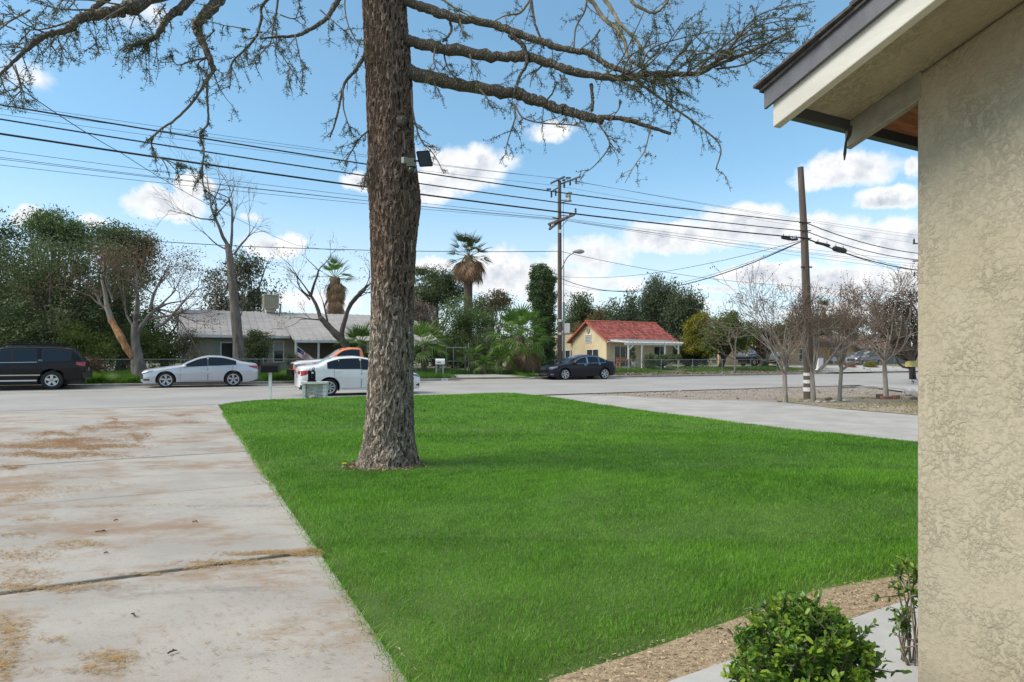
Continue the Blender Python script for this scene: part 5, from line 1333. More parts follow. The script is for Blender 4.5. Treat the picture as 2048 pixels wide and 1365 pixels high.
# things on the patio
bn_ = thing('bench', 'orange brown wooden bench under the patio cover', 'bench', sc(sy0 + ysx(1250, 42.6), 42.6, .63), AL)
MT['orange_wood'] = mat('orange_wood', (.42, .19, .07), .6, (.33, .145, .055), 6)
MB().box((0, 0, .42), (1.5, .42, .05)).build('seat', MT['orange_wood'], bn_)
MB().box((0, .2, .66), (1.5, .04, .32)).build('backrest', MT['orange_wood'], bn_)
for a in (-1, 1):
    for b_ in (-1, 1): MB().box((a * .68, b_ * .17, .2), (.07, .07, .4)).build('leg', MT['orange_wood'], bn_)
pt = thing('flower_pot', 'pale planter with a dark leafy plant on the patio beside the bench', 'pot', sc(sy0 + ysx(1270, 41.9), 41.9, .6), AL)
MB().lathe([(.17, 0), (.26, .42), (.27, .47), (.23, .47), (.2, .4), (.001, .4)], 14).build('pot', mat('pale_pot', (.52, .53, .49), .7), pt, smooth=True)
MB().tube([(0, 0, .4), (.02, 0, .9), (-.03, .02, 1.3)], [.03, .025, .02], 6).build('stem', MT['bark_twig'], pt)

# ---- tan and brown-roofed houses far right
PH_C = 50.5
p0 = onc(1545, PH_C); sp0 = s_of(p0.x, p0.y); psx = lambda px, c=PH_C: s_of(*xy(onc(px, c))) - sp0
ph = thing('peach_house', 'peach stucco house with brown roof behind the row of bare trees', 'house', sc(sp0, PH_C, .3), AL)
LPH = psx(1706)
MB().box((LPH / 2, 3, 1.3), (LPH, 6, 2.7)).build('wall', MT['peach'], ph)
MB().prism([(-.4, -.5, 2.45), (-.4, 3, 4.25), (-.4, 6.5, 2.45), (-.4, 6.5, 2.56), (-.4, 3, 4.38), (-.4, -.5, 2.56)], (0, 0, 0), (LPH + .8, 0, 0)).build('roof', MT['brown_roof'], ph)
MB().prism([(0, 0, 2.6), (0, 3, 4.2), (0, 6, 2.6)], (0.02, 0, 0), (.1, 0, 0)).build('gable', MT['peach'], ph)
window(ph, psx(1562), psx(1572), .8, 2.0, 0, mull=0); window(ph, psx(1598), psx(1612), .7, 2.1, 0, mull=1); window(ph, psx(1668), psx(1679), .85, 2.2, 0, mull=1)
MB().box((psx(1664), -.03, 1.5), (.5, .05, 1.3)).build('shutter', MT['orange_wood'], ph)
MB().box((psx(1661), -.25, .95), (.9, .5, .5)).build('air_conditioner', MT['white'], ph)
wl = thing('garden_wall', 'low peach stucco wall behind the two tone pickup', 'wall', sc(sp0 + psx(1438, 52), 52, .2), AL)
MB().box(((psx(1545, 52) - psx(1438, 52)) / 2, .1, 1.1), (psx(1545, 52) - psx(1438, 52), .2, 2.3)).build('wall', MT['peach'], wl)
MB().box(((psx(1545, 52) - psx(1438, 52)) / 2, .1, 2.29), (psx(1545, 52) - psx(1438, 52) + .1, .26, .08)).build('coping', MT['peach'], wl)
GC = 52.0
q0 = onc(1706, GC); sq0 = s_of(q0.x, q0.y); qsx = lambda px: s_of(*xy(onc(px, GC))) - sq0
gr_ = thing('garage_house', 'grey green garage house with brown tile roof behind the grey SUV', 'house', sc(sq0, GC, .3), AL)
LQ = qsx(1814)
MB().box((LQ / 2, 3, 1.1), (LQ, 6, 2.4)).build('wall', MT['door_grey'], gr_)
MB().prism([(-.3, -1.2, 2.2), (-.3, 3.2, 4.0), (-.3, 7, 2.3), (-.3, 7, 2.42), (-.3, 3.2, 4.13), (-.3, -1.2, 2.32)], (0, 0, 0), (LQ + .6, 0, 0)).build('roof', MT['brown_roof'], gr_)
MB().box((LQ * .28, -.03, 1.0), (LQ * .42, .05, 2.0)).build('garage_door', mat('garage_door_dark', (.12, .115, .10), .7), gr_)
for i in range(4): MB().box((LQ * (.56 + .1 * i), -.03, 1.0), (LQ * .085, .05, 1.9)).build('panel', MT['door_grey'], gr_)
sh = thing('shed', 'small dark shed with pale roof edge at the far right behind the chain post', 'shed', sc(sq0 + qsx(1806), 47, .3), AL)
MB().box((1.6, 1.2, 1.0), (3.2, 2.4, 2.2)).build('wall', mat('dark_shed', (.07, .055, .045), .9), sh)
MB().prism([(-.3, -.4, 2.1), (-.3, 2.8, 2.5), (-.3, 2.8, 2.6), (-.3, -.4, 2.2)], (0, 0, 0), (4, 0, 0)).build('roof', MT['white'], sh)
MB().box((1.2, -.02, 1.6), (.6, .05, .5)).build('window', MT['curtain'], sh)

# ================================================================== street poles and wires
P1 = onc(1119.5, 37.1); P1.z = .3
P2 = gr(1617, 797); P2.z = -.02
pole1 = thing('utility_pole', 'tall dark wooden utility pole with crossarm and transformer behind the black sedan', 'utility pole', P1)
MB().tube([(0, 0, -.3), (0, 0, 6), (-.02, 0, 13.1)], [.17, .15, .115], 12).build('pole', MT['pole_wood'], pole1)
m1 = P1.y / F
z1 = lambda py: zat(py, P1.y) - P1.z
def w1(px, py, dy=0): return ((px - 1119.5) * m1, dy, z1(py))
# crossarms run across the street
vx_, vy_ = VS[0], VS[1]
def arm(z, l0, l1, w=.12, h=.14, m='pole_wood', name='crossarm', off=-.18):
    o_ = US * off
    return MB().beam((o_[0] + vx_ * l0, o_[1] + vy_ * l0, z), (o_[0] + vx_ * l1, o_[1] + vy_ * l1, z), w, h).build(name, MT[m], pole1)
arm(z1(443), -1.2, 1.2); arm(z1(385) + .8, -.9, .9, .08, .1, 'dark_metal')
MB().beam(w1(1119, 443), w1(1146, 436, -1.1), .12, .13).beam(w1(1119, 443), w1(1100, 454, .9), .12, .13).build('crossarm', MT['pole_wood'], pole1)
MB().beam(w1(1104, 438, -.3), w1(1119, 440, -.3), .07, .07).beam(w1(1119, 433, -.3), w1(1145, 437, -.6), .05, .05).build('bracket', MT['dark_metal'], pole1)
MB().beam(w1(1120, 369), w1(1158, 361, -.9), .07, .09).build('crossarm', MT['dark_metal'], pole1)
MB().beam(w1(1119, 374), w1(1104, 379, .6), .06, .07).build('crossarm', MT['dark_metal'], pole1)
for (px, py_, dy) in ((1128, 372, -.2), (1139, 369, -.45), (1150, 368, -.7), (1104, 385, .6), (1112, 384, .3), (1148, 430, -1.1), (1102, 446, .9)):
    MB().lathe([(.02, -.22), (.07, -.16), (.05, -.08), (.08, -.02), (.05, .06), (.08, .12), (.02, .2)], 8, w1(px, py_, dy)).build('insulator', MT['dark_metal'], pole1)
for (a, b, dy) in (((1131, 358), (1141, 358), -.2), ((1124, 363), (1130, 363), -.2), ((1094, 375), (1103, 375), .5), ((1137, 433), (1144, 434), -.5)):
    MB().beam(w1(*a, dy), w1(*b, dy), .09, .09).build('cutout', MT['dark_metal'], pole1)
MB().tube([w1(1120, 407, -.12), w1(1134, 405, -.3)], [.04, .04], 6).tube([w1(1120, 402, -.12), w1(1134, 403, -.3)], [.035, .035], 6).build('bracket', MT['dark_metal'], pole1)
MB().lathe([(.2, -.02), (.2, .02), (.13, .06), (.13, .34), (.15, .36), (.1, .42)], 12, w1(1137, 405, -.35)).tube(catmull([w1(1133, 397, -.35), w1(1132, 392, -.35), w1(1136, 389, -.35), w1(1143, 390, -.35)], 10), np.full(10, .09), 8).build('switchgear', MT['grey_metal'], pole1, smooth=True)
MB().beam(w1(1119, 447, -.15), w1(1132, 440, -.5), .02, .03).beam(w1(1120, 458, -.14), w1(1134, 443, -.55), .02, .03).build('brace', MT['dark_metal'], pole1)
MB().tube([(.24, -.12, .0), (.24, -.12, 11.6)], [.014, .014], 5).build('ground_wire', MT['dark_metal'], pole1)
for (py_, h_) in ((464, .22), (642, .16), (668, .14)): MB().box((0, -.15, z1(py_)), (.2, .05, h_)).build('tag', MT['white'], pole1)
cd_ = thing('conduit_mast', 'light grey steel mast with white meter box beside the dark pole', 'mast', onc(1127.5, 38.2))
hb = cd_.location.y / F
MB().tube([(0, 0, -.2), (0, 0, zat(605, cd_.location.y) - cd_.location.z), (0, 0, zat(604, cd_.location.y) - cd_.location.z)], [.085, .085, .04], 10).tube([(0, 0, 4), (0, 0, zat(520, cd_.location.y) - cd_.location.z)], [.03, .03], 6).build('pipe', MT['grey_metal'], cd_)
MB().box(((1133 - 1128) * hb + .05, -.14, zat(657, cd_.location.y) - cd_.location.z), (.36, .2, .68)).build('meter_box', MT['white'], cd_)
sl_ = thing('street_lamp', 'cobra head street lamp on a curved arm fixed to the tall utility pole', 'street lamp', (P1.x, P1.y, z1(540) + P1.z))
zb_ = z1(540)
MB().tube(catmull([(.12, -.15, 0), ((1127 - 1119.5) * m1, -.3, z1(530) - zb_), ((1134 - 1119.5) * m1, -.5, z1(517) - zb_), ((1144 - 1119.5) * m1, -.9, z1(511) - zb_), ((1150 - 1119.5) * m1, -1.1, z1(510) - zb_)], 16), np.full(16, .035), 7).build('arm', MT['grey_metal'], sl_, smooth=True)
MB().lathe([(.05, -.45), (.10, -.3), (.15, -.05), (.15, .12), (.07, .3), (.02, .34)], 10, ((1155 - 1119.5) * m1, -1.2, z1(509.5) - zb_), 'x').build('lamp_head', MT['grey_metal'], sl_, smooth=True)

pole2 = thing('utility_pole', 'brown wooden pole with white bands among the bare trees by the street', 'utility pole', P2)
z2 = lambda py: zat(py, P2.y) - P2.z
m2 = P2.y / F
MB().tube([(0, 0, -.3), (-.02, 0, 2), (-(1617 - 1609) * m2, 0, z2(480)), (-(1617 - 1601) * m2, 0, z2(335))], [.165, .155, .125, .10], 12).build('pole', MT['pole_wood'], pole2)
for (ya, yb) in ((746, 752), (760, 767), (775, 783)):
    MB().lathe([(.171, z2(yb)), (.170, z2(ya))], 14, (-.005, 0, 0)).build('reflective_band', MT['white'], pole2)
for py_ in (447, 463, 478, 535, 536):
    x = -(1617 - np.interp(py_, [335, 480, 797], [1601, 1609, 1617])) * m2
    MB().beam((x - .2, -.1, z2(py_)), (x + .2, -.1, z2(py_)), .03, .03).build('step_bolt', MT['dark_metal'], pole2)
def wire(label, pts, r, sag=0.0, group=None, n=24, name='power_line', m='cable'):
    P = []
    pts = [np.array(p, float) for p in pts]
    for i in range(len(pts) - 1):
        for k in range(n + (1 if i == len(pts) - 2 else 0)):
            t = k / n; p = pts[i] + (pts[i + 1] - pts[i]) * t; p = p.copy(); p[2] -= sag * 4 * t * (1 - t); P.append(p)
    o = MB().tube(P, np.full(len(P), r), 5).build(name, MT[m], None, smooth=True)
    return tag(o, label, 'wire', group)
C2 = c_of(P2.x, P2.y)
def wp(px, py_, c): k = (px - CX) / F; Y = c / (VS[1] + VS[0] * k); return np.array([k * Y, Y, zat(py_, Y)])
def pole2p(py_): return np.array([P2.x - (1617 - np.interp(py_, [335, 480, 797], [1601, 1609, 1617])) * m2, P2.y - .12, zat(py_, P2.y)])
def near_line(lab, yl, yp, yr, r, sag, off=0):
    a = wp(0, yl, C2 - .2 + off); b = pole2p(yp); d = (a - b) * .6; a2 = a + np.array([d[0], d[1], .35])
    c_ = wp(1840, yr, C2 + off)
    wire(lab, [a2, b, b + (c_ - b) * 1.6], r, sag)
near_line('uppermost thick black cable crossing the sky behind the trunk to the short pole', 178, 447, 488, .017, .42)
near_line('middle black cable crossing the sky, drooping loose at the short pole', 205, 464, 501, .016, .42)
near_line('lowest and thickest black cable with splice boxes at the short pole', 236, 478, 522, .022, .42)
bx_ = mat('splice_case', (.025, .025, .027), .55)
for lab, (xa, ya), (xb, yb), r in (('long black splice case left of the short pole top', (1563, 475), (1582, 479), .055), ('small black splice case beside the short pole', (1583, 480), (1595, 479), .045),
                                    ('long ribbed black splice case right of the short pole', (1630, 485), (1660, 492), .05), ('fat black terminal case hanging under the cable', (1667, 497), (1691, 503), .10)):
    a = pole2p(480); ca = C2 + .1
    A_, B_ = wp(xa, ya, ca - .1), wp(xb, yb, ca - .1)
    t = thing('splice_case', lab, 'cable box', A_); Lx = np.linalg.norm(B_ - A_); P = [(B_ - A_) * q for q in (0, .06, .12, .88, .94, 1)]
    MB().tube(P, [r * .5, r * .9, r, r, r * .9, r * .5], 10).build('case', bx_, t, smooth=False)
    MB().tube([(B_ - A_) * .2 + np.array([0, 0, r]), (B_ - A_) * .2 + np.array([0, 0, r + .08])], [.012, .012], 5).tube([(B_ - A_) * .8 + np.array([0, 0, r]), (B_ - A_) * .8 + np.array([0, 0, r + .08])], [.012, .012], 5).build('hanger', MT['cable'], t)
def far_line(lab, yl, yp, yr, r=.011, sag=.3, dc=0.0, grp=None):
    a = wp(0, yl, 37.1 + dc); b = np.array([P1.x, P1.y, zat(yp, P1.y)]) + VS * dc; d = (a - b) * .4
    c_ = wp(1860, yr, 37.1 + dc)
    return wire(lab, [a + np.array([d[0], d[1], .2]), b, b + (c_ - b) * 1.3], r, sag, grp)
G = 'thin far wires on the tall utility pole'
far_line('highest thin wire from the top of the tall utility pole', 206, 358, 470, .010, .3, .0, G)
far_line('second thin wire below the top of the tall utility pole', 222, 362, 476, .010, .3, -.5, G)
far_line('third thin wire just under the top of the tall utility pole', 229, 368, 486, .009, .3, .5, G)
far_line('highest of the thin wires at the wooden crossarm', 293, 428, 520, .012, .3, 1.0, G)
far_line('second thin wire at the wooden crossarm', 310, 437, 527, .012, .3, .4, G)
far_line('third thin wire at the wooden crossarm', 316, 441, 532, .012, .3, -.4, G)
far_line('lowest thin wire at the wooden crossarm', 331, 448, 540, .011, .3, -1.0, G)
a = np.array([P1.x, P1.y, zat(503, P1.y)])
wire('dark service wire level behind the palm to the tall pole', [wp(150, 470, 40), wp(600, 497, 39), a], .020, .10)
wire('service wire falling right from the lamp arm over the tiled house', [a, wp(1490, 565, 40.5), wp(1880, 584, 43)], .016, .25)
wire('diagonal service wire from top left falling to the grey roof', [np.array(at(-40, 120, 7.5)), np.array(at(240, 305, 13)), np.array(at(430, 416, 20)), np.array(at(590, 490, 30)), np.array(at(690, 502, 38))], .007, .05)
b = pole2p(480)
wire('sagging twin service cable from short pole to the tall pole', [b, np.array([P1.x, P1.y, zat(556, P1.y)])], .022, 1.35)
wire('thin service wire above the sagging cable between the poles', [b, np.array([P1.x, P1.y, zat(553, P1.y)])], .010, .55)
wire('lowest faint service wire between the poles', [b, np.array([P1.x, P1.y, zat(566, P1.y)])], .009, 1.1)
wire('thin wire dropping right from the short pole over the bare trees', [b, wp(1880, 560, 30)], .009, .2)
wire('long thin drop wire from splice case to far right', [wp(1691, 500, C2), wp(1880, 545, 26)], .008, .2)
# the next pole with a crossarm stands partly behind the stucco wall
p3 = onc(1842, 32.0); pole3 = thing('utility_pole', 'utility pole mostly hidden behind the stucco wall, crossarm end showing', 'utility pole', (p3.x, p3.y, 0))
MB().tube([(0, 0, -.2), (0, 0, zat(470, p3.y))], [.16, .12], 10).build('pole', MT['pole_wood'], pole3)
for py_ in (487, 522): MB().beam(((1826 - 1842) * p3.y / F, 0, zat(py_ + 1, p3.y)), (1.4, 0, zat(py_ - 2, p3.y)), .1, .1).build('crossarm', MT['pole_wood'], pole3)
for (px, py_) in ((1828, 482), (1829, 548)): MB().lathe([(.02, -.25), (.09, -.15), (.06, -.05), (.09, .05), (.02, .2)], 8, ((px - 1842) * p3.y / F, 0, zat(py_, p3.y))).build('insulator', MT['dark_metal'], pole3)

# ================================================================== mailboxes, stones, small street things
def mailbox(name, label, base, rz, w, d, h, zb, mbody, posts, mpost, flag=None):
    t = thing(name, label, 'mailbox', base, rz)
    pr = [(-w / 2, 0, 0), (-w / 2, 0, h * .55)] + [(-w / 2 * math.cos(a), 0, h * .55 + h * .45 * math.sin(a)) for a in np.linspace(.3, math.pi - .3, 6)] + [(w / 2, 0, h * .55), (w / 2, 0, 0)]
    MB().prism([(p[0], p[1], p[2] + zb) for p in pr], (0, -d / 2, 0), (0, d / 2, 0)).build('box', mbody, t)
    MB().prism([(p[0] * 1.05, p[1], p[2] * 1.03 + zb - .004) for p in pr], (0, -d / 2 - .02, 0), (0, -d / 2 - .002, 0)).build('door', mbody, t)
    for (x, y) in posts:
        MB().box((x, y, zb / 2 - .1), (.085, .085, zb + .2)).build('post', mpost, t)
    if flag: MB().box((w / 2 + .012, .05, zb + h * .9), (.012, .04, .2)).build('flag', flag, t)
    return t
p = Vector((*xy(at(540.5, HY, 20.9)), -.02))
mailbox('mailbox', 'black mailbox on a single white post at the lawn corner by the street', p, AL + R(70), .30, .52, zat(725, 20.9) - zat(744, 20.9) + .02, zat(744, 20.9), MT['black'], [(0, 0)], MT['white'])
p = onc(880, 35.5)
t_ = mailbox('mailbox', 'white mailbox on two posts on the far verge near the kerb number', p, AL + R(65), .30, .52, .33, zat(729, p.y) - p.z, MT['white'], [(-.02, -.18), (.02, .22)], MT['grey_metal'], None)
text_mesh('digits', '1843', .13, MT['black'], t_, (-.158, .06, zat(729, p.y) - p.z + .11), (R(90), 0, R(-90)))
# low white-painted block pillar with recessed front
bp = thing('block_pillar', 'low white painted block pillar with recessed panel at the lawn edge before the white sedan', 'pillar', at(630, HY, 20.6) - Vector((0, 0, CH - .10)), AL * .3)
PW, PH_ = .74, .50
MT['white_block'] = mat('painted_block', (.70, .69, .65), .8, (.60, .585, .54), 6, bump=.3, bscale=30)
for row in range(4):
    for q in range(2):
        for sd_ in (-1, 1):
            MB().box((sd_ * (PW / 2 - .05), .09 + q * .19 - .19, .06 + row * .122), (.10, .18, .112)).build('block', MT['white_block'], bp)
    for q in range(3):
        MB().box((-.18 + q * .18, .06, .06 + row * .122), (.17, .1, .112)).build('block', MT['white_block'], bp)
MB().box((0, 0, PH_ + .03), (PW + .06, .48, .06)).build('cap', MT['white_block'], bp)
MB().box((0, .0, -.06), (PW + .04, .46, .12)).build('footing', MT['white_block'], bp)
gd = thing('duck_ornament', 'small weathered duck shaped stone ornament in the recess of the white pillar', 'ornament', bp.location + Vector((0.0, -.22, .02)), 0)
MB().lathe([(.001, -.13), (.05, -.11), (.075, -.03), (.07, .05), (.03, .12), (.001, .16)], 12, (0, 0, .055), 'x').lathe([(.001, -.045), (.035, -.02), (.035, .02), (.001, .045)], 10, (-.11, 0, .115), 'x').build('body', mat('weathered_stone', (.42, .38, .31), .9, (.2, .17, .13), 20), gd, smooth=True)
bl = thing('letter_canister', 'black upright canister with a ring handle standing on the white pillar', 'canister', bp.location + Vector((-.10, 0, PH_ + .06)), .2)
MB().box((0, 0, .025), (.26, .2, .05)).build('base', MT['black'], bl)
MB().lathe([(.075, .04), (.085, .1), (.085, .3), (.06, .36), (.035, .38)], 12, (.03, 0, 0)).build('body', MT['black'], bl, smooth=True)
MB().box((-.085, .0, .2), (.06, .13, .34)).build('side_tube', MT['black'], bl)
rg = MB(); tt = np.linspace(0, 2 * math.pi, 15); rg.tube(np.stack([.05 + .035 * np.cos(tt), np.zeros(15), .415 + .035 * np.sin(tt)], 1), np.full(15, .013), 6); rg.build('ring', MT['black'], bl)
MB().box((.03, -.088, .29), (.07, .006, .045)).build('label_plate', MT['white'], bl)
# white cabinet past the pole
wc = thing('utility_cabinet', 'plain white utility cabinet standing behind the banded pole', 'cabinet', onc(1637, 36.6), AL)
hc = zat(717, wc.location.y) - wc.location.z
MB().box((0, 0, hc / 2 - .05), (.62, .45, hc + .1)).build('body', MT['white'], wc); MB().box((0, 0, hc + .015), (.66, .5, .03)).build('lid', MT['white'], wc); MB().box((0, -.235, hc / 2), (.52, .02, hc * .85)).build('door', MT['white'], wc)
# yellow mailbox on welded chain
cm = thing('chain_mailbox', 'pale yellow mailbox carried on an upright welded chain at the right edge', 'mailbox', (*xy(at(1824.5, HY, 34.5)), 0), AL)
MT['yellow_paint'] = mat('yellow_paint', (.62, .50, .16), .6, (.53, .42, .13), 5)
zc = zat(734, 34.5)
pr = [(-.42, 0, 0), (-.42, 0, .14)] + [(-.42, -.16 * math.cos(a) + .0, .14 + .13 * math.sin(a)) for a in ()]
MB().prism([(0, -.17, 0), (0, -.17, .17), (0, -.12, .27), (0, 0, .32), (0, .12, .27), (0, .17, .17), (0, .17, 0)], (-.36, 0, zc), (.36, 0, zc)).build('box', MT['yellow_paint'], cm)
MB().box((-.2, 0, zc - .05), (.06, .06, .1)).build('bracket', MT['black'], cm)
x = .2
tt = np.linspace(0, 2 * math.pi, 13)
nl = 6
for i in range(nl):
    cz = .06 + i * (zc - .0) / nl; fx, fy = (1, 0) if i % 2 == 0 else (.25, .97)
    lk = np.stack([x - .16 * (1 - i / nl) ** 1.2 + .075 * np.cos(tt) * fx, .075 * np.cos(tt) * fy, cz + .11 * np.sin(tt)], 1)
    MB().tube(lk, np.full(13, .015), 6).build('chain_link', MT['black'], cm)
# stones and bricks round the bare trees
MT['rock_pale'] = mat('pale_rock', (.44, .41, .37), .9, (.32, .295, .26), 6, bump=.5, bscale=20)
MT['rock_dark'] = mat('dark_rock', (.10, .075, .055), .9, (.16, .125, .095), 6, bump=.5, bscale=20)
MT['rock_red'] = mat('red_block', (.32, .145, .11), .9, (.25, .115, .09), 8, bump=.5, bscale=20)
def rock(label, px, py_, w, h, m, seed, sq=1.0):
    r = np.random.default_rng(seed); Yb = F * CH / (py_ - HY); c = at(px, py_, Yb); u = Yb / F
    bm = bmesh.new(); bmesh.ops.create_icosphere(bm, subdivisions=2, radius=1)
    for v in bm.verts:
        q = 1 + r.uniform(-.14, .14); v.co = Vector((v.co.x * w * u / 2 * q, v.co.y * w * u / 2.6 * q, v.co.z * h * u * .55 * q))
    me = bpy.data.meshes.new('rock'); bm.to_mesh(me); bm.free(); me.materials.append(MT[m])
    o = bpy.data.objects.new('rock', me); COL.objects.link(o); o.location = (c.x, c.y + w * u / 3, h * u * .38 - .02); o.rotation_euler = (0, 0, r.uniform(0, 3))
    tag(o, label, 'rock', 'stones around the bare trees')
for i, a in enumerate([('low pale rock left of the second bare tree', 1615, 804, 12, 4, 'rock_pale'), ('flat pale rock just right of the second bare tree', 1638, 805, 15, 5, 'rock_pale'), ('flat white rock next to the dark rock', 1652, 805, 10, 4, 'rock_pale'), ('dark brown rock between second and third bare tree', 1660, 801, 14, 8, 'rock_dark'),
                       ('pale rock just left of the third bare tree', 1668, 804, 12, 5, 'rock_pale'), ('pale grey rock right of the third bare tree', 1694, 803, 17, 6, 'rock_pale'), ('flat dark scrap at foot of first bare tree', 1560, 803, 10, 2, 'rock_dark'),
                       ('tan boulder by the wall edge, upper one', 1820, 791, 16, 7, 'rock_pale'), ('brown boulder by the wall edge, lower one', 1830, 799, 14, 8, 'rock_dark'), ('pale blue grey boulder beside the wall edge', 1826, 785, 12, 9, 'rock_pale')]):
    rock(*a, seed=200 + i)
for i, (lab, px, py_, w, h, an, m) in enumerate([('dark brown block left of the fourth bare tree', 1759, 797, 17, 9, .9, 'rock_dark'), ('long red concrete block in front of the fourth bare tree', 1773, 798, 23, 6, .25, 'rock_red'), ('short red brown block right of the fourth bare tree', 1791, 797, 15, 7, .45, 'rock_red')]):
    Yb = F * CH / (py_ - HY); c = at(px, py_, Yb); u = Yb / F
    t = thing('edging_block', lab, 'block', (c.x, c.y, -.01), an, 'blocks around the fourth bare tree')
    o = MB().box((0, 0, h * u / 2), (w * u, .19, h * u)).build('block', MT[m], t); o.modifiers.new('bev', 'BEVEL').width = .012
# ================================================================== trees across the street
LM = {
 'dark': leafmat('leaf_dark', (0.040, 0.065, 0.026), (0.138, 0.177, 0.070), .55, .38, (0.237, 0.250, 0.100)),
 'mid': leafmat('leaf_mid', (0.056, 0.100, 0.031), (0.163, 0.237, 0.073), .55, .38, (0.275, 0.312, 0.112)),
 'light': leafmat('leaf_light', (.06, .10, .020), (.18, .23, .05), .55, .4, (.28, .29, .06)),
 'olive': leafmat('leaf_olive', (.045, .055, .023), (.125, .135, .055), .6, .35, (.18, .15, .07)),
 'yellow': leafmat('leaf_yellow', (.09, .12, .015), (.36, .31, .03), .55, .35, (.45, .38, .05)),
 'brown': leafmat('leaf_brown', (.085, .05, .03), (.22, .13, .075), .8, .2, (.30, .20, .13)),
 'gum': leafmat('leaf_gum', (0.050, 0.065, 0.040), (0.131, 0.150, 0.088), .55, .3, (0.213, 0.163, 0.100)),
 'pepper': leafmat('leaf_pepper', (.058, .084, .044), (.16, .195, .105), .6, .4, (.22, .23, .11)),
 'ivy': leafmat('leaf_ivy', (0.033, 0.069, 0.025), (0.106, 0.169, 0.056), .5, .3, (0.200, 0.138, 0.075)),
 'rust': leafmat('leaf_rust', (.09, .08, .035), (.20, .15, .07), .7, .3, (.09, .11, .045)),
 'pod': leafmat('seed_pod', (.06, .03, .022), (.15, .075, .05), .8, .1),
}
MT['trunk_grey'] = mat('grey_bark', (.20, .175, .15), .95, (.11, .092, .078), 5, bump=.8, bscale=14, bdist=.03, stretch=(1, 1, .3))
MT['trunk_dark'] = mat('dark_bark', (.060, .048, .04), .95, (.10, .085, .07), 5, bump=.8, bscale=14, bdist=.03, stretch=(1, 1, .3))
MT['trunk_pale'] = mat('pale_bark', (.30, .265, .225), .9, (.20, .165, .13), 6, bump=.4, bscale=20, stretch=(1, 1, .3))
MT['split_wood'] = mat('split_wood', (.42, .22, .09), .85, (.25, .12, .05), 7, bump=.5, bscale=20, stretch=(1, 1, .25))

MT['twig_brown'] = mat('brown_twigs', (.20, .15, .11), .9, (.125, .09, .068), 3)
def leaf_quads(C, size, r, flat=.25, asp=.5, hang=0.0):
    n = len(C)
    u = r.normal(0, 1, (n, 3)); u[:, 2] -= hang * 1.6; u /= np.linalg.norm(u, axis=1, keepdims=True)
    w = np.cross(u, r.normal(0, 1, (n, 3)) + np.array([0, 0, flat])); w /= np.linalg.norm(w, axis=1, keepdims=True) + 1e-9
    s = (size * r.uniform(.6, 1.35, n))[:, None]
    V = np.stack([C - u * s * .5, C + w * s * asp * .5, C + u * s * .5, C - w * s * asp * .5], 1)
    return V.reshape(-1, 3), np.arange(4 * n).reshape(-1, 4)
def ell(px, py, hw, hh, Y, depth=1.0):
    c = at(px, py, Y); return (c.x, c.y, c.z, hw / F * Y, hw / F * Y * depth, hh / F * Y)
def crown(parent, els, lm, nclump, per, cr, size, seed, asp=.5, hang=0.0, name='crown', gap=.12, v0=.42, shell=.42):
    r = np.random.default_rng(seed); C = []; cc = []
    vol = np.array([e[3] * e[4] * e[5] for e in els]) ** .66; vol /= vol.sum()
    for e, f in zip(els, vol):
        n = max(3, int(nclump * f))
        d = r.normal(0, 1, (n, 3)); d /= np.linalg.norm(d, axis=1, keepdims=True)
        q = r.random((n, 1)) ** shell
        P = np.array(e[:3]) + d * q * np.array(e[3:])
        P = P[r.random(n) > gap]; cc.append(P)
    cc = np.vstack(cc); n = len(cc)
    rr = cr * r.uniform(.55, 1.3, n); tone = r.normal(0, .13, n)
    m = r.poisson(per * 1.25, n); size = size * .9; idx = np.repeat(np.arange(n), m)
    off = np.clip(r.normal(0, .46, (len(idx), 3)), -.85, .85) * rr[idx][:, None]; off[:, 2] *= .75
    if hang: off[:, 2] = off[:, 2] * (1 + hang) - hang * rr[idx] * .8
    C = cc[idx] + off
    V, Fq = leaf_quads(C, size, r, .3, asp, hang)
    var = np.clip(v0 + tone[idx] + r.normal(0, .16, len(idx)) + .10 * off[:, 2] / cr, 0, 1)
    o = nmesh(name, V, Fq, lm, parent, attr=np.repeat(var, 4), world=True)
    return cc
def limbs(parent, base, top, r0, cc, n, seed, m, name='trunk', fork=None, r1=.35):
    """tapered trunk from base to top and n limbs reaching clump centres"""
    r = np.random.default_rng(seed); base = np.array(base, float); top = np.array(top, float)
    mid = (base + top) / 2 + r.normal(0, .03, 3) * np.linalg.norm(top - base)
    P = catmull([base - np.array([0, 0, .3]), base + (mid - base) * .4, mid, top], 14)
    rad = r0 * np.linspace(1.0, r1 + .25, 14); rad[0] *= 1.35; rad[1] *= 1.15
    mb = MB().tube(P, rad, 9)
    mb.build(name, m, parent, smooth=True, world=True)
    if n and len(cc):
        lb = MB()
        for i in r.choice(len(cc), min(n, len(cc)), replace=False):
            t = r.uniform(.45, 1); b0 = P[int(t * 13)]; e = cc[i]
            md = (b0 + e) / 2 + r.normal(0, .12, 3) * np.linalg.norm(e - b0) * .6
            lb.tube(catmull([b0, md, e], 7), np.linspace(rad[int(t * 13)] * .5, .015, 7), 5)
        o = lb.build('limb', m, parent, smooth=True, world=True); o['kind'] = 'stuff'
def tree(name, label, base, top, r0, els, lm, nclump, per, cr, size, seed, m='trunk_dark', nl=16, group=None, cat='tree', **k):
    t = thing(name, label, cat, base, 0, group)
    cc = crown(t, els, LM[lm] if isinstance(lm, str) else lm, nclump, per, cr, size, seed, **k)
    limbs(t, base, top, r0, cc, nl, seed + 1, MT[m])
    return t
GB = 'trees and shrubs beyond the street'
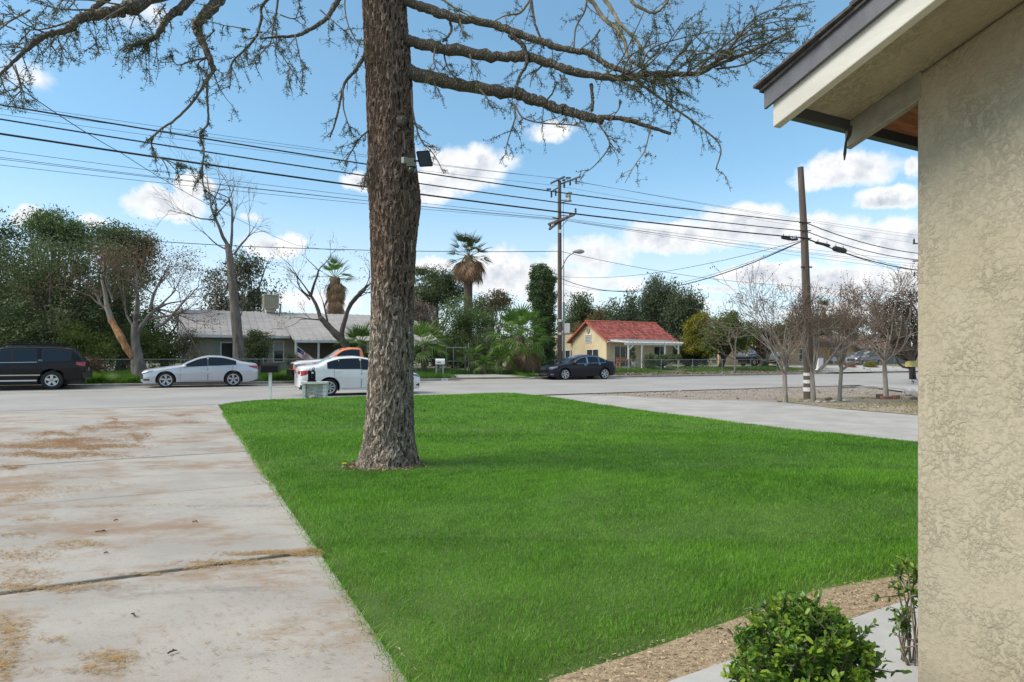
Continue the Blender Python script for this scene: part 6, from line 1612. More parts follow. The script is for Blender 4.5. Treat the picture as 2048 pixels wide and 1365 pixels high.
# --- dense trees on the far left
tree('evergreen_tree', 'very dark tree at the left edge rising behind the black SUV', onc(-30, 42), at(-30, 560, 36), .3, [ell(-30, 480, 60, 62, 37), ell(-20, 580, 90, 90, 37), ell(30, 465, 18, 16, 37)], 'dark', 240, 70, .75, .17, 301)
tree('evergreen_tree', 'broad dense evergreen behind black SUV with rounded bushy crown', onc(120, 40.5), at(110, 620, 34), .35, [ell(70, 560, 110, 85, 34.5), ell(170, 545, 95, 75, 34.5), ell(110, 645, 150, 70, 34), ell(230, 600, 60, 70, 35), ell(30, 660, 70, 60, 33.5)], 'dark', 460, 90, .75, .15, 303, v0=.5)
tree('evergreen_tree', 'taller tree showing above the broad evergreen, highest crown of the left mass', onc(110, 47), at(110, 520, 41), .3, [ell(110, 465, 58, 40, 41), ell(90, 440, 25, 16, 41), ell(150, 480, 40, 30, 41)], 'mid', 130, 80, .8, .17, 305, v0=.35)
tree('evergreen_tree', 'dark round topped tree behind the dead brown tree', onc(240, 46), at(245, 560, 40), .3, [ell(250, 490, 55, 40, 40), ell(215, 470, 30, 24, 40), ell(262, 530, 45, 60, 40), ell(285, 500, 20, 35, 40)], 'dark', 170, 80, .75, .17, 307, v0=.4)
tree('shrub', 'light yellow green shrub behind the rear of the black SUV', onc(185, 38.2), at(185, 715, 32.5), .10, [ell(175, 695, 48, 40, 32.5), ell(205, 715, 30, 30, 32.5), ell(150, 665, 30, 26, 32.6)], 'light', 110, 70, .5, .12, 309, nl=10, cat='shrub', m='trunk_grey')
tree('shrub', 'low brownish shrub directly behind the rear bumper of the SUV', onc(182, 36.4), at(182, 735, 31), .06, [ell(180, 735, 22, 22, 31)], 'brown', 34, 60, .4, .09, 311, nl=12, cat='shrub', m='trunk_dark')
tree('shrub', 'dark green undergrowth behind the front half of the black SUV', onc(60, 38.5), at(60, 720, 32), .08, [ell(20, 715, 80, 40, 32), ell(100, 720, 50, 36, 32)], 'dark', 150, 70, .6, .12, 313, nl=8, cat='shrub')
tree('shade_tree', 'green tree seen between dead tree and the grey roofed house', onc(330, 46), at(330, 690, 42), .2, [ell(325, 685, 40, 45, 42), ell(300, 650, 30, 40, 42), ell(360, 640, 20, 30, 42)], 'mid', 120, 70, .7, .15, 315, v0=.55)
tree('shrub', 'sparse twiggy shrub at the left corner of the grey roofed house', onc(365, 39.3), at(365, 700, 36), .06, [ell(365, 695, 28, 36, 36), ell(380, 675, 14, 20, 36)], 'olive', 60, 40, .45, .10, 317, nl=26, cat='shrub', m='trunk_grey')
tree('shrub', 'round dark leafy shrub in front of grey roofed house wall', onc(515, 40.3), at(515, 705, 37), .08, [ell(515, 695, 29, 34, 37), ell(512, 680, 20, 20, 37)], 'dark', 110, 90, .4, .10, 319, nl=8, cat='shrub', v0=.5)
tree('gum_tree', 'loose crowned gum tree rising behind the grey roof near the cooler', onc(480, 62), at(485, 590, 58), .35, [ell(480, 545, 55, 42, 58), ell(520, 590, 45, 36, 58), ell(440, 595, 34, 36, 58), ell(500, 525, 40, 24, 58), ell(425, 545, 16, 30, 58), ell(552, 580, 14, 14, 58), ell(480, 615, 70, 20, 58)], 'gum', 190, 52, .85, .26, 321, gap=.2, hang=.5, shell=.6)
tree('shrub', 'small dark conifer bush by the porch post under the flag', onc(588, 38.6), at(583, 715, 37), .05, [ell(583, 727, 9, 16, 37), ell(581, 712, 5, 12, 37)], 'dark', 24, 60, .25, .09, 323, nl=4, cat='shrub')
tree('shrub', 'dark undergrowth at the foot of the dead tree, behind the fence', onc(255, 44), at(255, 705, 40), .1, [ell(250, 690, 60, 45, 40), ell(310, 705, 50, 36, 40), ell(190, 670, 60, 50, 40)], 'mid', 230, 80, .6, .14, 329, nl=10, cat='shrub', v0=.3)
tree('evergreen_tree', 'dark mass of trees far behind the SUV filling the gap under the crowns', onc(90, 54), at(90, 690, 46), .3, [ell(60, 640, 130, 80, 46), ell(200, 650, 90, 75, 46), ell(-60, 650, 90, 90, 46)], 'dark', 420, 85, .85, .22, 331, nl=10, v0=.35)
# --- behind the trunk and to its right
tree('evergreen_tree', 'dark tree just right of the cedar trunk below the tall palm', onc(868, 58), at(870, 630, 54), .3, [ell(868, 580, 42, 42, 60), ell(890, 560, 26, 24, 60), ell(845, 610, 30, 40, 60), ell(905, 590, 26, 30, 60)], 'dark', 190, 80, .9, .21, 331)
tree('shade_tree', 'dense green tree under the tall palm and behind the gate', onc(925, 48), at(925, 680, 52), .3, [ell(930, 640, 52, 48, 52), ell(895, 670, 40, 50, 52), ell(965, 660, 40, 55, 52), ell(930, 700, 70, 35, 51), ell(850, 700, 30, 40, 50)], 'mid', 300, 85, .75, .16, 333, v0=.36)
tree('shade_tree', 'reddish tinged tree between tall palm and fan palm', onc(985, 56), at(985, 640, 52), .25, [ell(985, 610, 34, 28, 60), ell(1005, 600, 20, 16, 60), ell(960, 620, 25, 24, 60)], 'rust', 100, 60, .75, .2, 335, gap=.25, v0=.25)
tree('shrub', 'pinkish brown dry shrub against the right side of the cedar trunk', onc(845, 46), at(845, 650, 49), .1, [ell(842, 640, 34, 30, 49), ell(830, 615, 20, 18, 49)], leafmat('leaf_pinkish', (.13, .09, .07), (.26, .19, .15), .8, .2), 90, 70, .6, .12, 337, nl=20, cat='shrub', m='trunk_grey')
tree('shrub', 'dark thicket behind the chain link gate', onc(905, 45), at(905, 715, 49), .1, [ell(905, 715, 48, 30, 49), ell(970, 705, 40, 36, 49.5)], 'dark', 130, 80, .6, .13, 339, nl=14, cat='shrub', v0=.22)
tree('shrub', 'very dark rounded shrub between gate and fan palm', onc(985, 43.5), at(985, 690, 48), .1, [ell(985, 675, 26, 32, 48), ell(1005, 700, 30, 34, 47.5), ell(1035, 655, 34, 40, 48.5)], 'dark', 110, 80, .5, .12, 341, nl=8, cat='shrub', v0=.3)
ivt = tree('ivy_column', 'tall dead trunk wrapped thick in ivy beside the utility pole', onc(1085, 39.8), at(1085, 540, 45), .35, [ell(1088, 560, 22, 24, 45.5), ell(1085, 600, 24, 34, 45.5), ell(1088, 645, 22, 36, 45.5), ell(1085, 690, 22, 36, 45.5), ell(1078, 545, 16, 16, 45.5), ell(1072, 580, 12, 20, 45.5), ell(1092, 725, 26, 14, 45.5)], 'ivy', 560, 90, .40, .15, 343, nl=20, v0=.5, shell=.3, gap=.04)
tree('evergreen_tree', 'dark conifer like tree right of the utility pole, behind the yellow house', onc(1160, 85), at(1160, 650, 82), .4, [ell(1160, 618, 28, 26, 82), ell(1150, 645, 30, 20, 82), ell(1180, 640, 25, 22, 82)], 'dark', 130, 70, 1.1, .3, 345)
tree('shade_tree', 'brown tinged tree behind left end of the red tile roof', onc(1175, 74), at(1180, 670, 70), .3, [ell(1185, 660, 34, 20, 70), ell(1155, 665, 22, 16, 70), ell(1200, 640, 18, 16, 70)], 'rust', 110, 60, .9, .24, 347, v0=.4)
tree('pepper_tree', 'feathery green tree behind the middle of red tile roof', onc(1225, 82), at(1230, 660, 78), .35, [ell(1225, 625, 34, 26, 78), ell(1262, 605, 18, 26, 78), ell(1240, 640, 40, 22, 78), ell(1275, 640, 20, 20, 78)], 'pepper', 170, 60, 1.1, .3, 349, hang=.8, gap=.18)
tree('pepper_tree', 'tallest weeping feathery tree behind the tiled house', onc(1318, 84), at(1318, 650, 80), .5, [ell(1315, 580, 30, 32, 80), ell(1300, 615, 26, 36, 80), ell(1325, 630, 28, 44, 80), ell(1335, 570, 16, 16, 80)], 'pepper', 210, 70, 1.15, .3, 351, hang=1.1, gap=.16)
tree('pepper_tree', 'broad weeping tree right of the tallest feathery one', onc(1366, 82), at(1362, 650, 78), .5, [ell(1365, 595, 28, 28, 78), ell(1370, 635, 34, 44, 78), ell(1345, 640, 26, 40, 78), ell(1390, 610, 14, 30, 78), ell(1370, 685, 40, 20, 77)], 'pepper', 250, 75, 1.1, .3, 353, hang=1.0, gap=.12)
tree('shade_tree', 'yellow leaved tree at right end of the red tile roof', onc(1392, 47), at(1395, 690, 56), .22, [ell(1392, 665, 24, 26, 56), ell(1405, 645, 22, 18, 56), ell(1385, 690, 22, 18, 56), ell(1410, 690, 26, 20, 56)], 'yellow', 150, 75, .6, .2, 355)
tree('shade_tree', 'green crowned street tree with dark trunk next to the yellow tree', onc(1441, 41.5), at(1441, 700, 51.5), .28, [ell(1440, 660, 34, 26, 52), ell(1470, 670, 34, 24, 52), ell(1425, 690, 26, 14, 52), ell(1455, 640, 24, 14, 52), ell(1480, 690, 22, 12, 52)], 'light', 210, 75, .6, .17, 357, v0=.34)
tree('shade_tree', 'olive tree over the roof of the two tone pickup', onc(1528, 44), at(1524, 690, 56), .45, [ell(1510, 668, 44, 24, 56), ell(1550, 675, 36, 20, 56), ell(1580, 665, 40, 22, 57)], 'olive', 170, 65, .7, .18, 359, v0=.4, nl=24)
tree('shade_tree', 'brown green tree behind the banded pole over the peach house', onc(1660, 66), at(1655, 660, 74), .3, [ell(1650, 650, 50, 22, 74), ell(1690, 650, 40, 26, 74), ell(1610, 645, 30, 20, 74)], 'olive', 150, 60, .9, .26, 361, gap=.2, v0=.45)
tree('shade_tree', 'dark rusty leaved tree at right edge beside the stucco wall', onc(1826, 26), at(1800, 640, 30), .22, [ell(1790, 640, 42, 40, 33), ell(1770, 665, 34, 30, 33), ell(1812, 600, 26, 30, 32), ell(1760, 625, 26, 24, 34), ell(1825, 660, 40, 40, 32)], leafmat('leaf_darkrust', (.022, .020, .010), (.075, .052, .024), .6, .25, (.19, .095, .045)), 210, 55, .5, .11, 363, nl=40, gap=.2, v0=.38, shell=.6)
tree('shrub', 'spreading dark juniper shrub in front of the patio cover', onc(1325, 40.2), at(1325, 722, 50), .12, [ell(1310, 722, 24, 9, 50), ell(1340, 718, 20, 8, 50), ell(1300, 715, 12, 7, 50), ell(1355, 716, 10, 6, 50), ell(1300, 732, 12, 7, 50)], 'dark', 90, 60, .3, .12, 365, nl=14, cat='shrub', v0=.5)
tree('shrub', 'dark shrubs in the shade right of the tiled house', onc(1372, 44), at(1372, 715, 57), .1, [ell(1372, 715, 26, 22, 57), ell(1400, 715, 24, 18, 57)], 'dark', 90, 70, .5, .15, 367, nl=8, cat='shrub', v0=.2)
tree('shrub', 'bright green garden shrub behind fence before the grey SUV', onc(1745, 44.2), at(1742, 733, 62), .05, [ell(1740, 731, 9, 6, 62), ell(1748, 735, 6, 5, 62)], 'yellow', 30, 60, .35, .12, 369, nl=5, cat='shrub', v0=.3)
tree('shrub', 'reddish pink low shrub in front of the grey SUV front wheel', onc(1700, 44.2), at(1700, 733, 61), .05, [ell(1702, 732, 9, 6, 61)], leafmat('leaf_pink', (.22, .09, .07), (.36, .17, .13), .7, .2), 26, 60, .35, .11, 371, nl=5, cat='shrub')
# distant tree belt that closes the horizon
r = np.random.default_rng(77); els = []
for px in range(-700, 2700, 46):
    k = (px - CX) / F; els.append((k * 150 + r.uniform(-2, 2), 150 + r.uniform(-12, 12), 2.2 + r.uniform(-1, 1.4), 4.5, 4, 3.2 + r.uniform(-1, 1.6)))
fw = thing('far_wood', None, None); fw['kind'] = 'stuff'
cc_ = crown(fw, els, LM['olive'], 1500, 20, 2.0, .95, 371, name='foliage', gap=.08, v0=.5); bpy.data.objects['foliage']['kind'] = 'stuff'
belt2 = []
for px in list(range(-150, 420, 60)) + list(range(560, 1130, 60)) + list(range(1380, 1900, 60)):
    k = (px - CX) / F; belt2.append((k * 95 + r.uniform(-2, 2), 95 + r.uniform(-6, 6), 2.0 + r.uniform(-.5, 1), 3.2, 3, 2.4 + r.uniform(-.6, 1)))
crown(fw, belt2, LM['dark'], 620, 40, 1.4, .5, 373, name='foliage', gap=.1, v0=.45)
for o in fw.children: o['kind'] = 'stuff'

# --- bare and dead trees
def rec(mb, p, d, L, rad, lev, r, up, spread, tips, k=4, kids=(2, 4), n=5):
    P = [p]; dd = d.copy()
    for i in range(k):
        dd = dd + r.normal(0, .13, 3) + np.array([0, 0, up]) / k; dd /= np.linalg.norm(dd); P.append(P[-1] + dd * L / k)
    P = np.array(P); e = rad * (.55 if lev else .25)
    mb.tube(P, np.linspace(rad, e, k + 1), n if lev > 1 else 3, m=0 if lev > 2 else 1, cap=False)
    if lev == 0: tips.append((P[-1], dd)); return
    for i in range(r.integers(kids[0], kids[1] + 1)):
        t = r.uniform(.45, 1.0) if i else 1.0; q = int(min(k, max(1, round(t * k)))); b = P[q]
        nd = dd + r.normal(0, spread, 3); nd /= np.linalg.norm(nd)
        rec(mb, b, nd, L * r.uniform(.6, .85), max(.0065, np.interp(q, [0, k], [rad, e]) * r.uniform(.55, .8)), lev - 1, r, up, spread, tips, k, kids, n)
def bare(name, label, base, stems, seed, m, lev=4, up=.3, spread=.45, trunk=None, leaves=None, group=None, kids=(2, 4)):
    """trunk: list of (point, radius); stems: (start point, direction, length, radius)"""
    r = np.random.default_rng(seed); t = thing(name, label, 'tree', base, 0, group)
    if trunk:
        P = catmull([q[0] for q in trunk], 5 * len(trunk)); rr = np.interp(np.linspace(0, 1, len(P)), np.linspace(0, 1, len(trunk)), [q[1] for q in trunk])
        rr = rr * (1 + .05 * r.normal(0, 1, len(P)))
        MB().tube(P, rr, 9).build('trunk', MT[m], t, smooth=True, world=True)
    tips = []
    mb = None
    for (p, d, L, rad) in stems:
        mb = MB()
        rec(mb, np.array(p, float), np.array(d, float) / np.linalg.norm(d), L, rad, lev, r, up, spread, tips, kids=kids)
        mb.build('branch', [MT[m], MT['twig_brown' if m != 'trunk_dark' else 'trunk_dark']], t, smooth=True, world=True)['kind'] = 'stuff'
    if leaves:
        lm, frac, per, size, cr = leaves
        tp = np.array([q[0] for q in tips]); tp = tp[r.random(len(tp)) < frac]
        idx = np.repeat(np.arange(len(tp)), per)
        C = tp[idx] + r.normal(0, cr, (len(idx), 3))
        V, Fq = leaf_quads(C, size, r, .2, .55)
        o = nmesh('dry_leaves', V, Fq, LM[lm], t, attr=np.repeat(np.clip(r.normal(.45, .22, len(C)), 0, 1), 4), world=True); o['kind'] = 'stuff'
    return t
def A(px, py_, Y): return np.array(at(px, py_, Y))
# four crepe myrtles in the bare yard
for i, (lab, px, py_, Yb, tw, fy, stems) in enumerate([
    ('leftmost bare pale barked tree with a low left branch, in front of pickup', 1571, 804, 20.9, 9.5, 745, [((1571, 752), (1520, 700), 2.2), ((1570, 735), (1545, 660), 1.5), ((1572, 733), (1560, 640), 1.6), ((1575, 733), (1600, 660), 1.5), ((1570, 740), (1580, 640), 1.5)]),
    ('bare pale barked tree standing right beside the banded pole', 1627, 806, 20.9, 10, 752, [((1626, 750), (1590, 660), 1.7), ((1628, 740), (1612, 640), 1.6), ((1630, 738), (1650, 640), 1.7), ((1632, 745), (1690, 670), 1.9), ((1627, 742), (1632, 640), 1.6)]),
    ('thin bare tree third in the row, right of the banded pole', 1679, 803, 21.3, 8, 735, [((1680, 735), (1660, 650), 1.5), ((1682, 722), (1676, 640), 1.5), ((1684, 725), (1715, 650), 1.6), ((1683, 740), (1720, 715), 1.3), ((1680, 725), (1695, 630), 1.5)]),
    ('bare tree on the far right ringed with red blocks', 1772, 792, 24.3, 9, 720, [((1770, 728), (1735, 660), 1.8), ((1769, 720), (1760, 630), 1.9), ((1770, 718), (1785, 630), 1.9), ((1772, 725), (1830, 650), 2.1), ((1771, 722), (1720, 690), 1.6)])]):
    u = Yb / F; b = A(px, py_, Yb); b[2] = -.03
    st = []
    for (s_, e_, L) in stems:
        for q in range(2):
            p0 = A(*s_, Yb) + np.array([0, 0, 0]); d = A(*e_, Yb) - p0; d[1] += rng.uniform(-.7, .7); d[0] += rng.uniform(-.25, .25) * q
            st.append((p0, d, L * rng.uniform(.52, .72), .042 * rng.uniform(.65, 1.1)))
    lean = {1571: -2, 1627: -3, 1679: 4, 1772: -4}[px]
    bare('crepe_myrtle', lab, b, st, 400 + i, 'trunk_pale', 5, .16, .40, [(b - np.array([0, 0, .1]), tw * u / 2 * 1.25), (A(px + lean * .2, (py_ + fy) / 2 + 15, Yb), tw * u / 2), (A(px + lean, fy, Yb), tw * u / 2 * .85), (A(px + lean * 1.2, fy - 12, Yb), tw * u / 2 * .45)], ('pod', .35, 3, .055, .05), 'row of bare trees in the bare yard', kids=(2, 3))
# dead tree with brown leaves and a split limb
Yd = 31.2; bd = A(283, 750, Yd)
dt = bare('dead_tree', 'dying grey tree with brown leaves between the SUV and the silver sedan', bd, [(A(270, 650, Yd), A(262, 560, Yd) - A(270, 650, Yd) + np.array([0, .6, 0]), 1.7, .11), (A(275, 665, Yd), A(320, 600, Yd) - A(275, 665, Yd), 1.9, .12), (A(300, 640, Yd), A(385, 610, Yd) - A(300, 640, Yd), 1.6, .075), (A(268, 655, Yd), A(215, 600, Yd) - A(268, 655, Yd), 1.6, .07),
     (A(270, 640, Yd), A(280, 560, Yd - 1) - A(270, 640, Yd), 1.7, .085), (A(225, 630, Yd), A(165, 580, Yd) - A(225, 630, Yd), 1.5, .07), (A(225, 600, Yd), A(200, 550, Yd) - A(225, 600, Yd), 1.2, .06), (A(310, 655, Yd), A(400, 650, Yd - 1) - A(310, 655, Yd), 1.7, .10), (A(300, 620, Yd), A(330, 540, Yd) - A(300, 620, Yd), 1.6, .09)],
     421, 'trunk_grey', 4, .12, .52, [(bd - np.array([0, 0, .2]), .40), (A(276, 725, Yd), .31), (A(271, 690, Yd), .21), (A(270, 650, Yd), .16)], ('brown', .8, 11, .085, .20), None)
MB().tube(catmull([A(272, 722, Yd - .1), A(255, 700, Yd - .2), A(240, 672, Yd - .2), A(222, 640, Yd)], 9), np.linspace(.16, .20, 9) * np.array([.4, 1, .9, 1, .8, 1, .9, .7, .8]), 7).build('split_limb', MT['split_wood'], dt, world=True)
MB().tube(catmull([A(224, 645, Yd), A(214, 612, Yd), A(210, 585, Yd), A(203, 560, Yd)], 9), np.linspace(.15, .05, 9), 6).build('limb', MT['trunk_pale'], dt, world=True)
# tall bare tree before the grey house
Yt = 35; bt = A(480, 728, Yt)
bare('bare_tree', 'tall bare pollarded tree standing before the grey roofed house', bt, [(A(456, 492, Yt), A(430, 440, Yt) - A(456, 492, Yt), 2.2, .11), (A(462, 490, Yt), A(455, 410, Yt) - A(462, 490, Yt), 2.6, .08), (A(468, 510, Yt), A(490, 470, Yt) - A(468, 510, Yt), 1.5, .07), (A(462, 500, Yt), A(472, 430, Yt) - A(462, 500, Yt), 1.7, .05), (A(430, 440, Yt), A(370, 430, Yt) - A(430, 440, Yt), 1.5, .05),
     (A(455, 500, Yt), A(425, 480, Yt) - A(455, 500, Yt), 1.2, .05), (A(470, 600, Yt), A(480, 570, Yt) - A(470, 600, Yt), .7, .03), (A(478, 640, Yt), A(500, 610, Yt) - A(478, 640, Yt), 1.0, .04)],
     431, 'trunk_grey', 4, .05, .42, [(bt - np.array([0, 0, .3]), .33), (A(477, 690, Yt), .27), (A(471, 628, Yt), .27), (A(464, 560, Yt), .21), (A(459, 510, Yt), .19), (A(454, 490, Yt), .13)], None, kids=(2, 3))
# dark pruned tree by the orange truck
Yp = 37.5; bq = A(697, 712, Yp)
bare('bare_tree', 'dark leaning bare tree behind the orange truck with a few dry leaves', bq, [(A(640, 635, Yp), A(622, 590, Yp) - A(640, 635, Yp), 1.7, .13), (A(622, 590, Yp), A(640, 545, Yp) - A(622, 590, Yp), 1.5, .09), (A(690, 640, Yp), A(710, 590, Yp) - A(690, 640, Yp), 1.9, .12), (A(700, 610, Yp), A(738, 575, Yp) - A(700, 610, Yp), 1.5, .09), (A(645, 640, Yp), A(590, 640, Yp) - A(645, 640, Yp), 1.3, .05), (A(655, 650, Yp), A(665, 600, Yp) - A(655, 650, Yp), 1.3, .07), (A(620, 600, Yp), A(600, 585, Yp) - A(620, 600, Yp), .9, .06)],
     441, 'trunk_dark', 4, .1, .5, [(bq - np.array([0, 0, .3]), .30), (A(690, 690, Yp), .25), (A(665, 662, Yp), .20), (A(640, 635, Yp), .15)], ('rust', .45, 4, .10, .12), kids=(2, 3))
P = catmull([A(690, 695, Yp), A(683, 670, Yp), A(690, 640, Yp), A(703, 605, Yp), A(735, 572, Yp)], 12)
MB().tube(P, np.linspace(.18, .08, 12), 7).build('limb', MT['trunk_dark'], bpy.data.objects['bare_tree.001'], smooth=True, world=True)
# bare grey twigs around the front of the street tree at right
bare('bare_tree', 'small grey leafless tree in front of the green street tree', A(1470, 745, 47), [(A(1470, 720, 47), A(1450, 660, 47) - A(1470, 720, 47), 1.9, .06), (A(1470, 720, 47), A(1490, 640, 47) - A(1470, 720, 47), 2.0, .06), (A(1470, 720, 47), A(1420, 690, 47) - A(1470, 720, 47), 1.7, .05)], 451, 'trunk_grey', 4, .1, .5, [(A(1470, 746, 47), .10), (A(1470, 720, 47), .07)], None, kids=(2, 3))

# ================================================================== palms
MT['frond'] = leafmat('fan_frond', (.045, .10, .018), (.17, .29, .055), .45, .35, (.38, .38, .10))
MT['frond_dark'] = leafmat('fan_frond_dark', (.028, .050, .016), (.085, .11, .035), .5, .3, (.20, .16, .06))
MT['frond_dead'] = leafmat('dead_frond', (.17, .105, .06), (.36, .235, .14), .85, .15, (.45, .33, .22))
MT['palm_trunk'] = mat('palm_trunk', (.15, .105, .075), .95, (.09, .065, .048), 12, bump=.9, bscale=16, bdist=.04)
def fan_mesh(m, pet, ln, nl, spread, droop, seed, fold=.25, cup=.25, v0=.45):
    """fan leaf along +x: stalk and many leaflets joined towards the hub"""
    r = np.random.default_rng(seed); V = []; Fq = []; va = []
    def q(a, b, c, d, v):
        k = len(V); V.extend([a, b, c, d]); Fq.append((k, k + 1, k + 2, k + 3)); va.extend([v] * 4)
    seg = 4
    for i in range(seg):
        x0, x1 = pet * i / seg, pet * (i + 1) / seg; w = .018
        z0 = -droop * .35 * (x0 / max(pet, .01)) ** 2 * pet * .5; z1_ = -droop * .35 * (x1 / max(pet, .01)) ** 2 * pet * .5
        q((x0, -w, z0), (x1, -w, z1_), (x1, w, z1_), (x0, w, z0), .75); q((x0, 0, z0 - w), (x1, 0, z1_ - w), (x1, 0, z1_ + w), (x0, 0, z0 + w), .75)
    zb = -droop * .175 * pet
    for i in range(nl):
        a = (i / (nl - 1) - .5) * 2 * spread; L = ln * (1 - .35 * (abs(a) / spread) ** 2) * r.uniform(.9, 1.08)
        d = np.array([math.cos(a), math.sin(a), 0]); s_ = np.array([-math.sin(a), math.cos(a), 0])
        w = L * spread / nl * .85; lift = cup * abs(math.sin(a)) * L
        pts = []
        for t in (0.02, .45, .75, 1.0):
            p = np.array([pet, 0, zb]) + d * L * t; p[2] += lift * t - droop * L * .55 * t ** 2.2 * (1 + .8 * (t > .8) * r.random()); pts.append(p)
        ws = (w * .1, w * .55, w * .34, w * .04); v = np.clip(v0 + r.normal(0, .22), 0, 1)
        for j in range(3):
            f0 = np.array([0, 0, fold * ws[j]]); f1 = np.array([0, 0, fold * ws[j + 1]])
            q(pts[j] - s_ * ws[j] + f0, pts[j + 1] - s_ * ws[j + 1] + f1, pts[j + 1], pts[j], v); q(pts[j], pts[j + 1], pts[j + 1] + s_ * ws[j + 1] + f1, pts[j] + s_ * ws[j] + f0, v)
    me = bpy.data.meshes.new('frond'); me.from_pydata([tuple(p) for p in V], [], Fq); me.materials.append(m)
    at_ = me.attributes.new('var', 'FLOAT', 'POINT'); at_.data.foreach_set('value', np.array(va, np.float32)); me.update(); return me
def put_frond(me, parent, p, az_, el_, roll, sc_=1.0):
    o = bpy.data.objects.new('frond', me); COL.objects.link(o); o.parent = parent; o.location = p
    o.rotation_euler = (Matrix.Rotation(az_, 4, 'Z') @ Matrix.Rotation(-el_, 4, 'Y') @ Matrix.Rotation(roll, 4, 'X')).to_euler(); o.scale = (sc_,) * 3
    return o
def palm(name, label, base, h, tr, n, pet, ln, els, seed, m='frond', dead=0, dlen=.9, lean=(0, 0), nl=20, skirt=None, group=None, v0=.45, droop=.5, spread=1.35, dead_el=(-1.45, -.9)):
    r = np.random.default_rng(seed); t = thing(name, label, 'palm', base, 0, group)
    top = np.array([lean[0], lean[1], h])
    prof = [np.array([0, 0, -.3]), top * .35, top * .7, top]
    MB().tube(catmull(prof, 12), np.linspace(tr * 1.25, tr, 12), 10).build('trunk', MT['palm_trunk'], t, smooth=True)
    ms = [fan_mesh(MT[m], pet, ln, nl, spread, droop * q, seed + i, v0=v0 + .08 * (i - 1)) for i, q in enumerate((.6, 1.0, 1.5))]
    for i in range(n):
        a = i * 2.39996 + r.uniform(-.3, .3); e = els[0] + (els[1] - els[0]) * ((i + .5) / n) + r.uniform(-.12, .12)
        put_frond(ms[0 if e > .5 else (1 if e > 0 else 2)], t, top + np.array([0, 0, r.uniform(-.1, .1)]), a, e, r.uniform(-.4, .4), r.uniform(.85, 1.1))
    if dead:
        dm = [fan_mesh(MT['frond_dead'], pet * .55, dlen, 12, .8, .35, seed + 20 + i, cup=.1, fold=.6) for i in range(3)]
        z0, z1_ = skirt
        for i in range(dead):
            f = i / dead; z = z1_ + (z0 - z1_) * f; a = i * 2.39996 + r.uniform(-.4, .4)
            put_frond(dm[i % 3], t, np.array([lean[0], lean[1], 0]) * (z / h) + np.array([math.cos(a) * tr * .8, math.sin(a) * tr * .8, z]), a, r.uniform(*dead_el), r.uniform(-.5, .5), r.uniform(.85, 1.1))
    return t
Yq = 56; pb_ = at(934, 735, Yq); pb_.z = .6
palm('tall_fan_palm', 'tall fan palm with hanging brown skirt against sky right of the trunk', pb_, zat(512, Yq) - .6, .36, 27, 1.3, 1.05, (1.35, -.45), 501, 'frond_dark', 70, 1.55, (.15, 0), 14, (zat(527, Yq) - .6, zat(508, Yq) - .6), droop=.3, dead_el=(-1.35, -.75), spread=1.15)
Yq = 52; pb_ = at(670, 735, Yq); pb_.z = .6
palm('fan_palm', 'fan palm with thick brown skirt behind the grey roof', pb_, zat(556, Yq) - .6, .4, 20, 1.05, .95, (1.35, 0), 511, 'frond', 110, 1.0, (0, 0), 14, (zat(612, Yq) - .6, zat(552, Yq) - .6), v0=.3, dead_el=(-1.5, -1.05), spread=1.15)
Yq = 41.5; pb_ = onc(1036, 37.9)
Yq = pb_.y
palm('fan_palm', 'big bushy fan palm with dead hanging fronds beside the ivy column', pb_, zat(672, Yq) - pb_.z, .3, 42, 1.35, 1.05, (1.4, -.8), 521, 'frond', 24, 1.25, (.1, -.1), 14, (zat(705, Yq) - pb_.z, zat(690, Yq) - pb_.z), v0=.5, dead_el=(-1.5, -1.1))
pb_ = onc(1058, 37.0); Yq = pb_.y
palm('dead_palm', 'short palm stump covered with drooping orange brown dead fronds', pb_, zat(692, Yq) - pb_.z, .22, 5, .5, .7, (.3, -.3), 531, 'frond', 40, 1.25, (0, 0), 18, (zat(712, Yq) - pb_.z, zat(690, Yq) - pb_.z), dead_el=(-1.45, -1.0))
for i, (lab, px, c, top, n, pet, ln, v0) in enumerate([('bushy green fan palm right of the cedar trunk behind the white mailbox', 848, 38.6, 690, 24, .85, 1.0, .55), ('fan palm shoots left of the cedar trunk behind the orange truck', 722, 38.2, 690, 20, .8, .95, .3), ('small low fan palm left of the gate driveway end', 945, 38.4, 716, 13, .6, .7, .4), ('low fan palm in front of the dark shrub by the big fan palm', 1000, 37.6, 722, 16, .65, .8, .3),
                                                     ('tiny fan palm at the foot of the big fan palm', 968, 37.4, 731, 9, .5, .6, .45)]):
    pb_ = onc(px, c); palm('fan_palm', lab, pb_, max(.25, zat(top, pb_.y) - pb_.z), .16, n, pet, ln, (1.3, -.45), 541 + 7 * i, 'frond', 0, v0=v0, nl=14)
Yq = 62; pb_ = at(850, 735, Yq); pb_.z = .6
palm('feather_palm', 'palm fronds peeking out from behind the cedar trunk over the dark tree', pb_, zat(575, Yq) - .6, .3, 22, 1.3, 1.3, (1.3, -.3), 581, 'frond_dark', 0, nl=16)
Yq = 120; pb_ = at(1648, 730, Yq); pb_.z = .6
palm('distant_palm', 'small distant palm silhouette behind the bare trees right of the pole', pb_, zat(618, Yq) - .6, .3, 22, 1.0, 1.1, (1.3, -.4), 591, 'frond_dark', 0, nl=12)
for i, (lab, px) in enumerate((('strappy dark green plant on the patio beside the planter', 1266),)):
    pb_ = onc(px, 41.7); tree('shrub', lab, pb_, at(px, 715, pb_.y), .04, [ell(px, 712, 4, 8, pb_.y), ell(px + 1, 700, 4, 5, pb_.y)], 'dark', 14, 40, .18, .12, 601, nl=4, cat='plant')
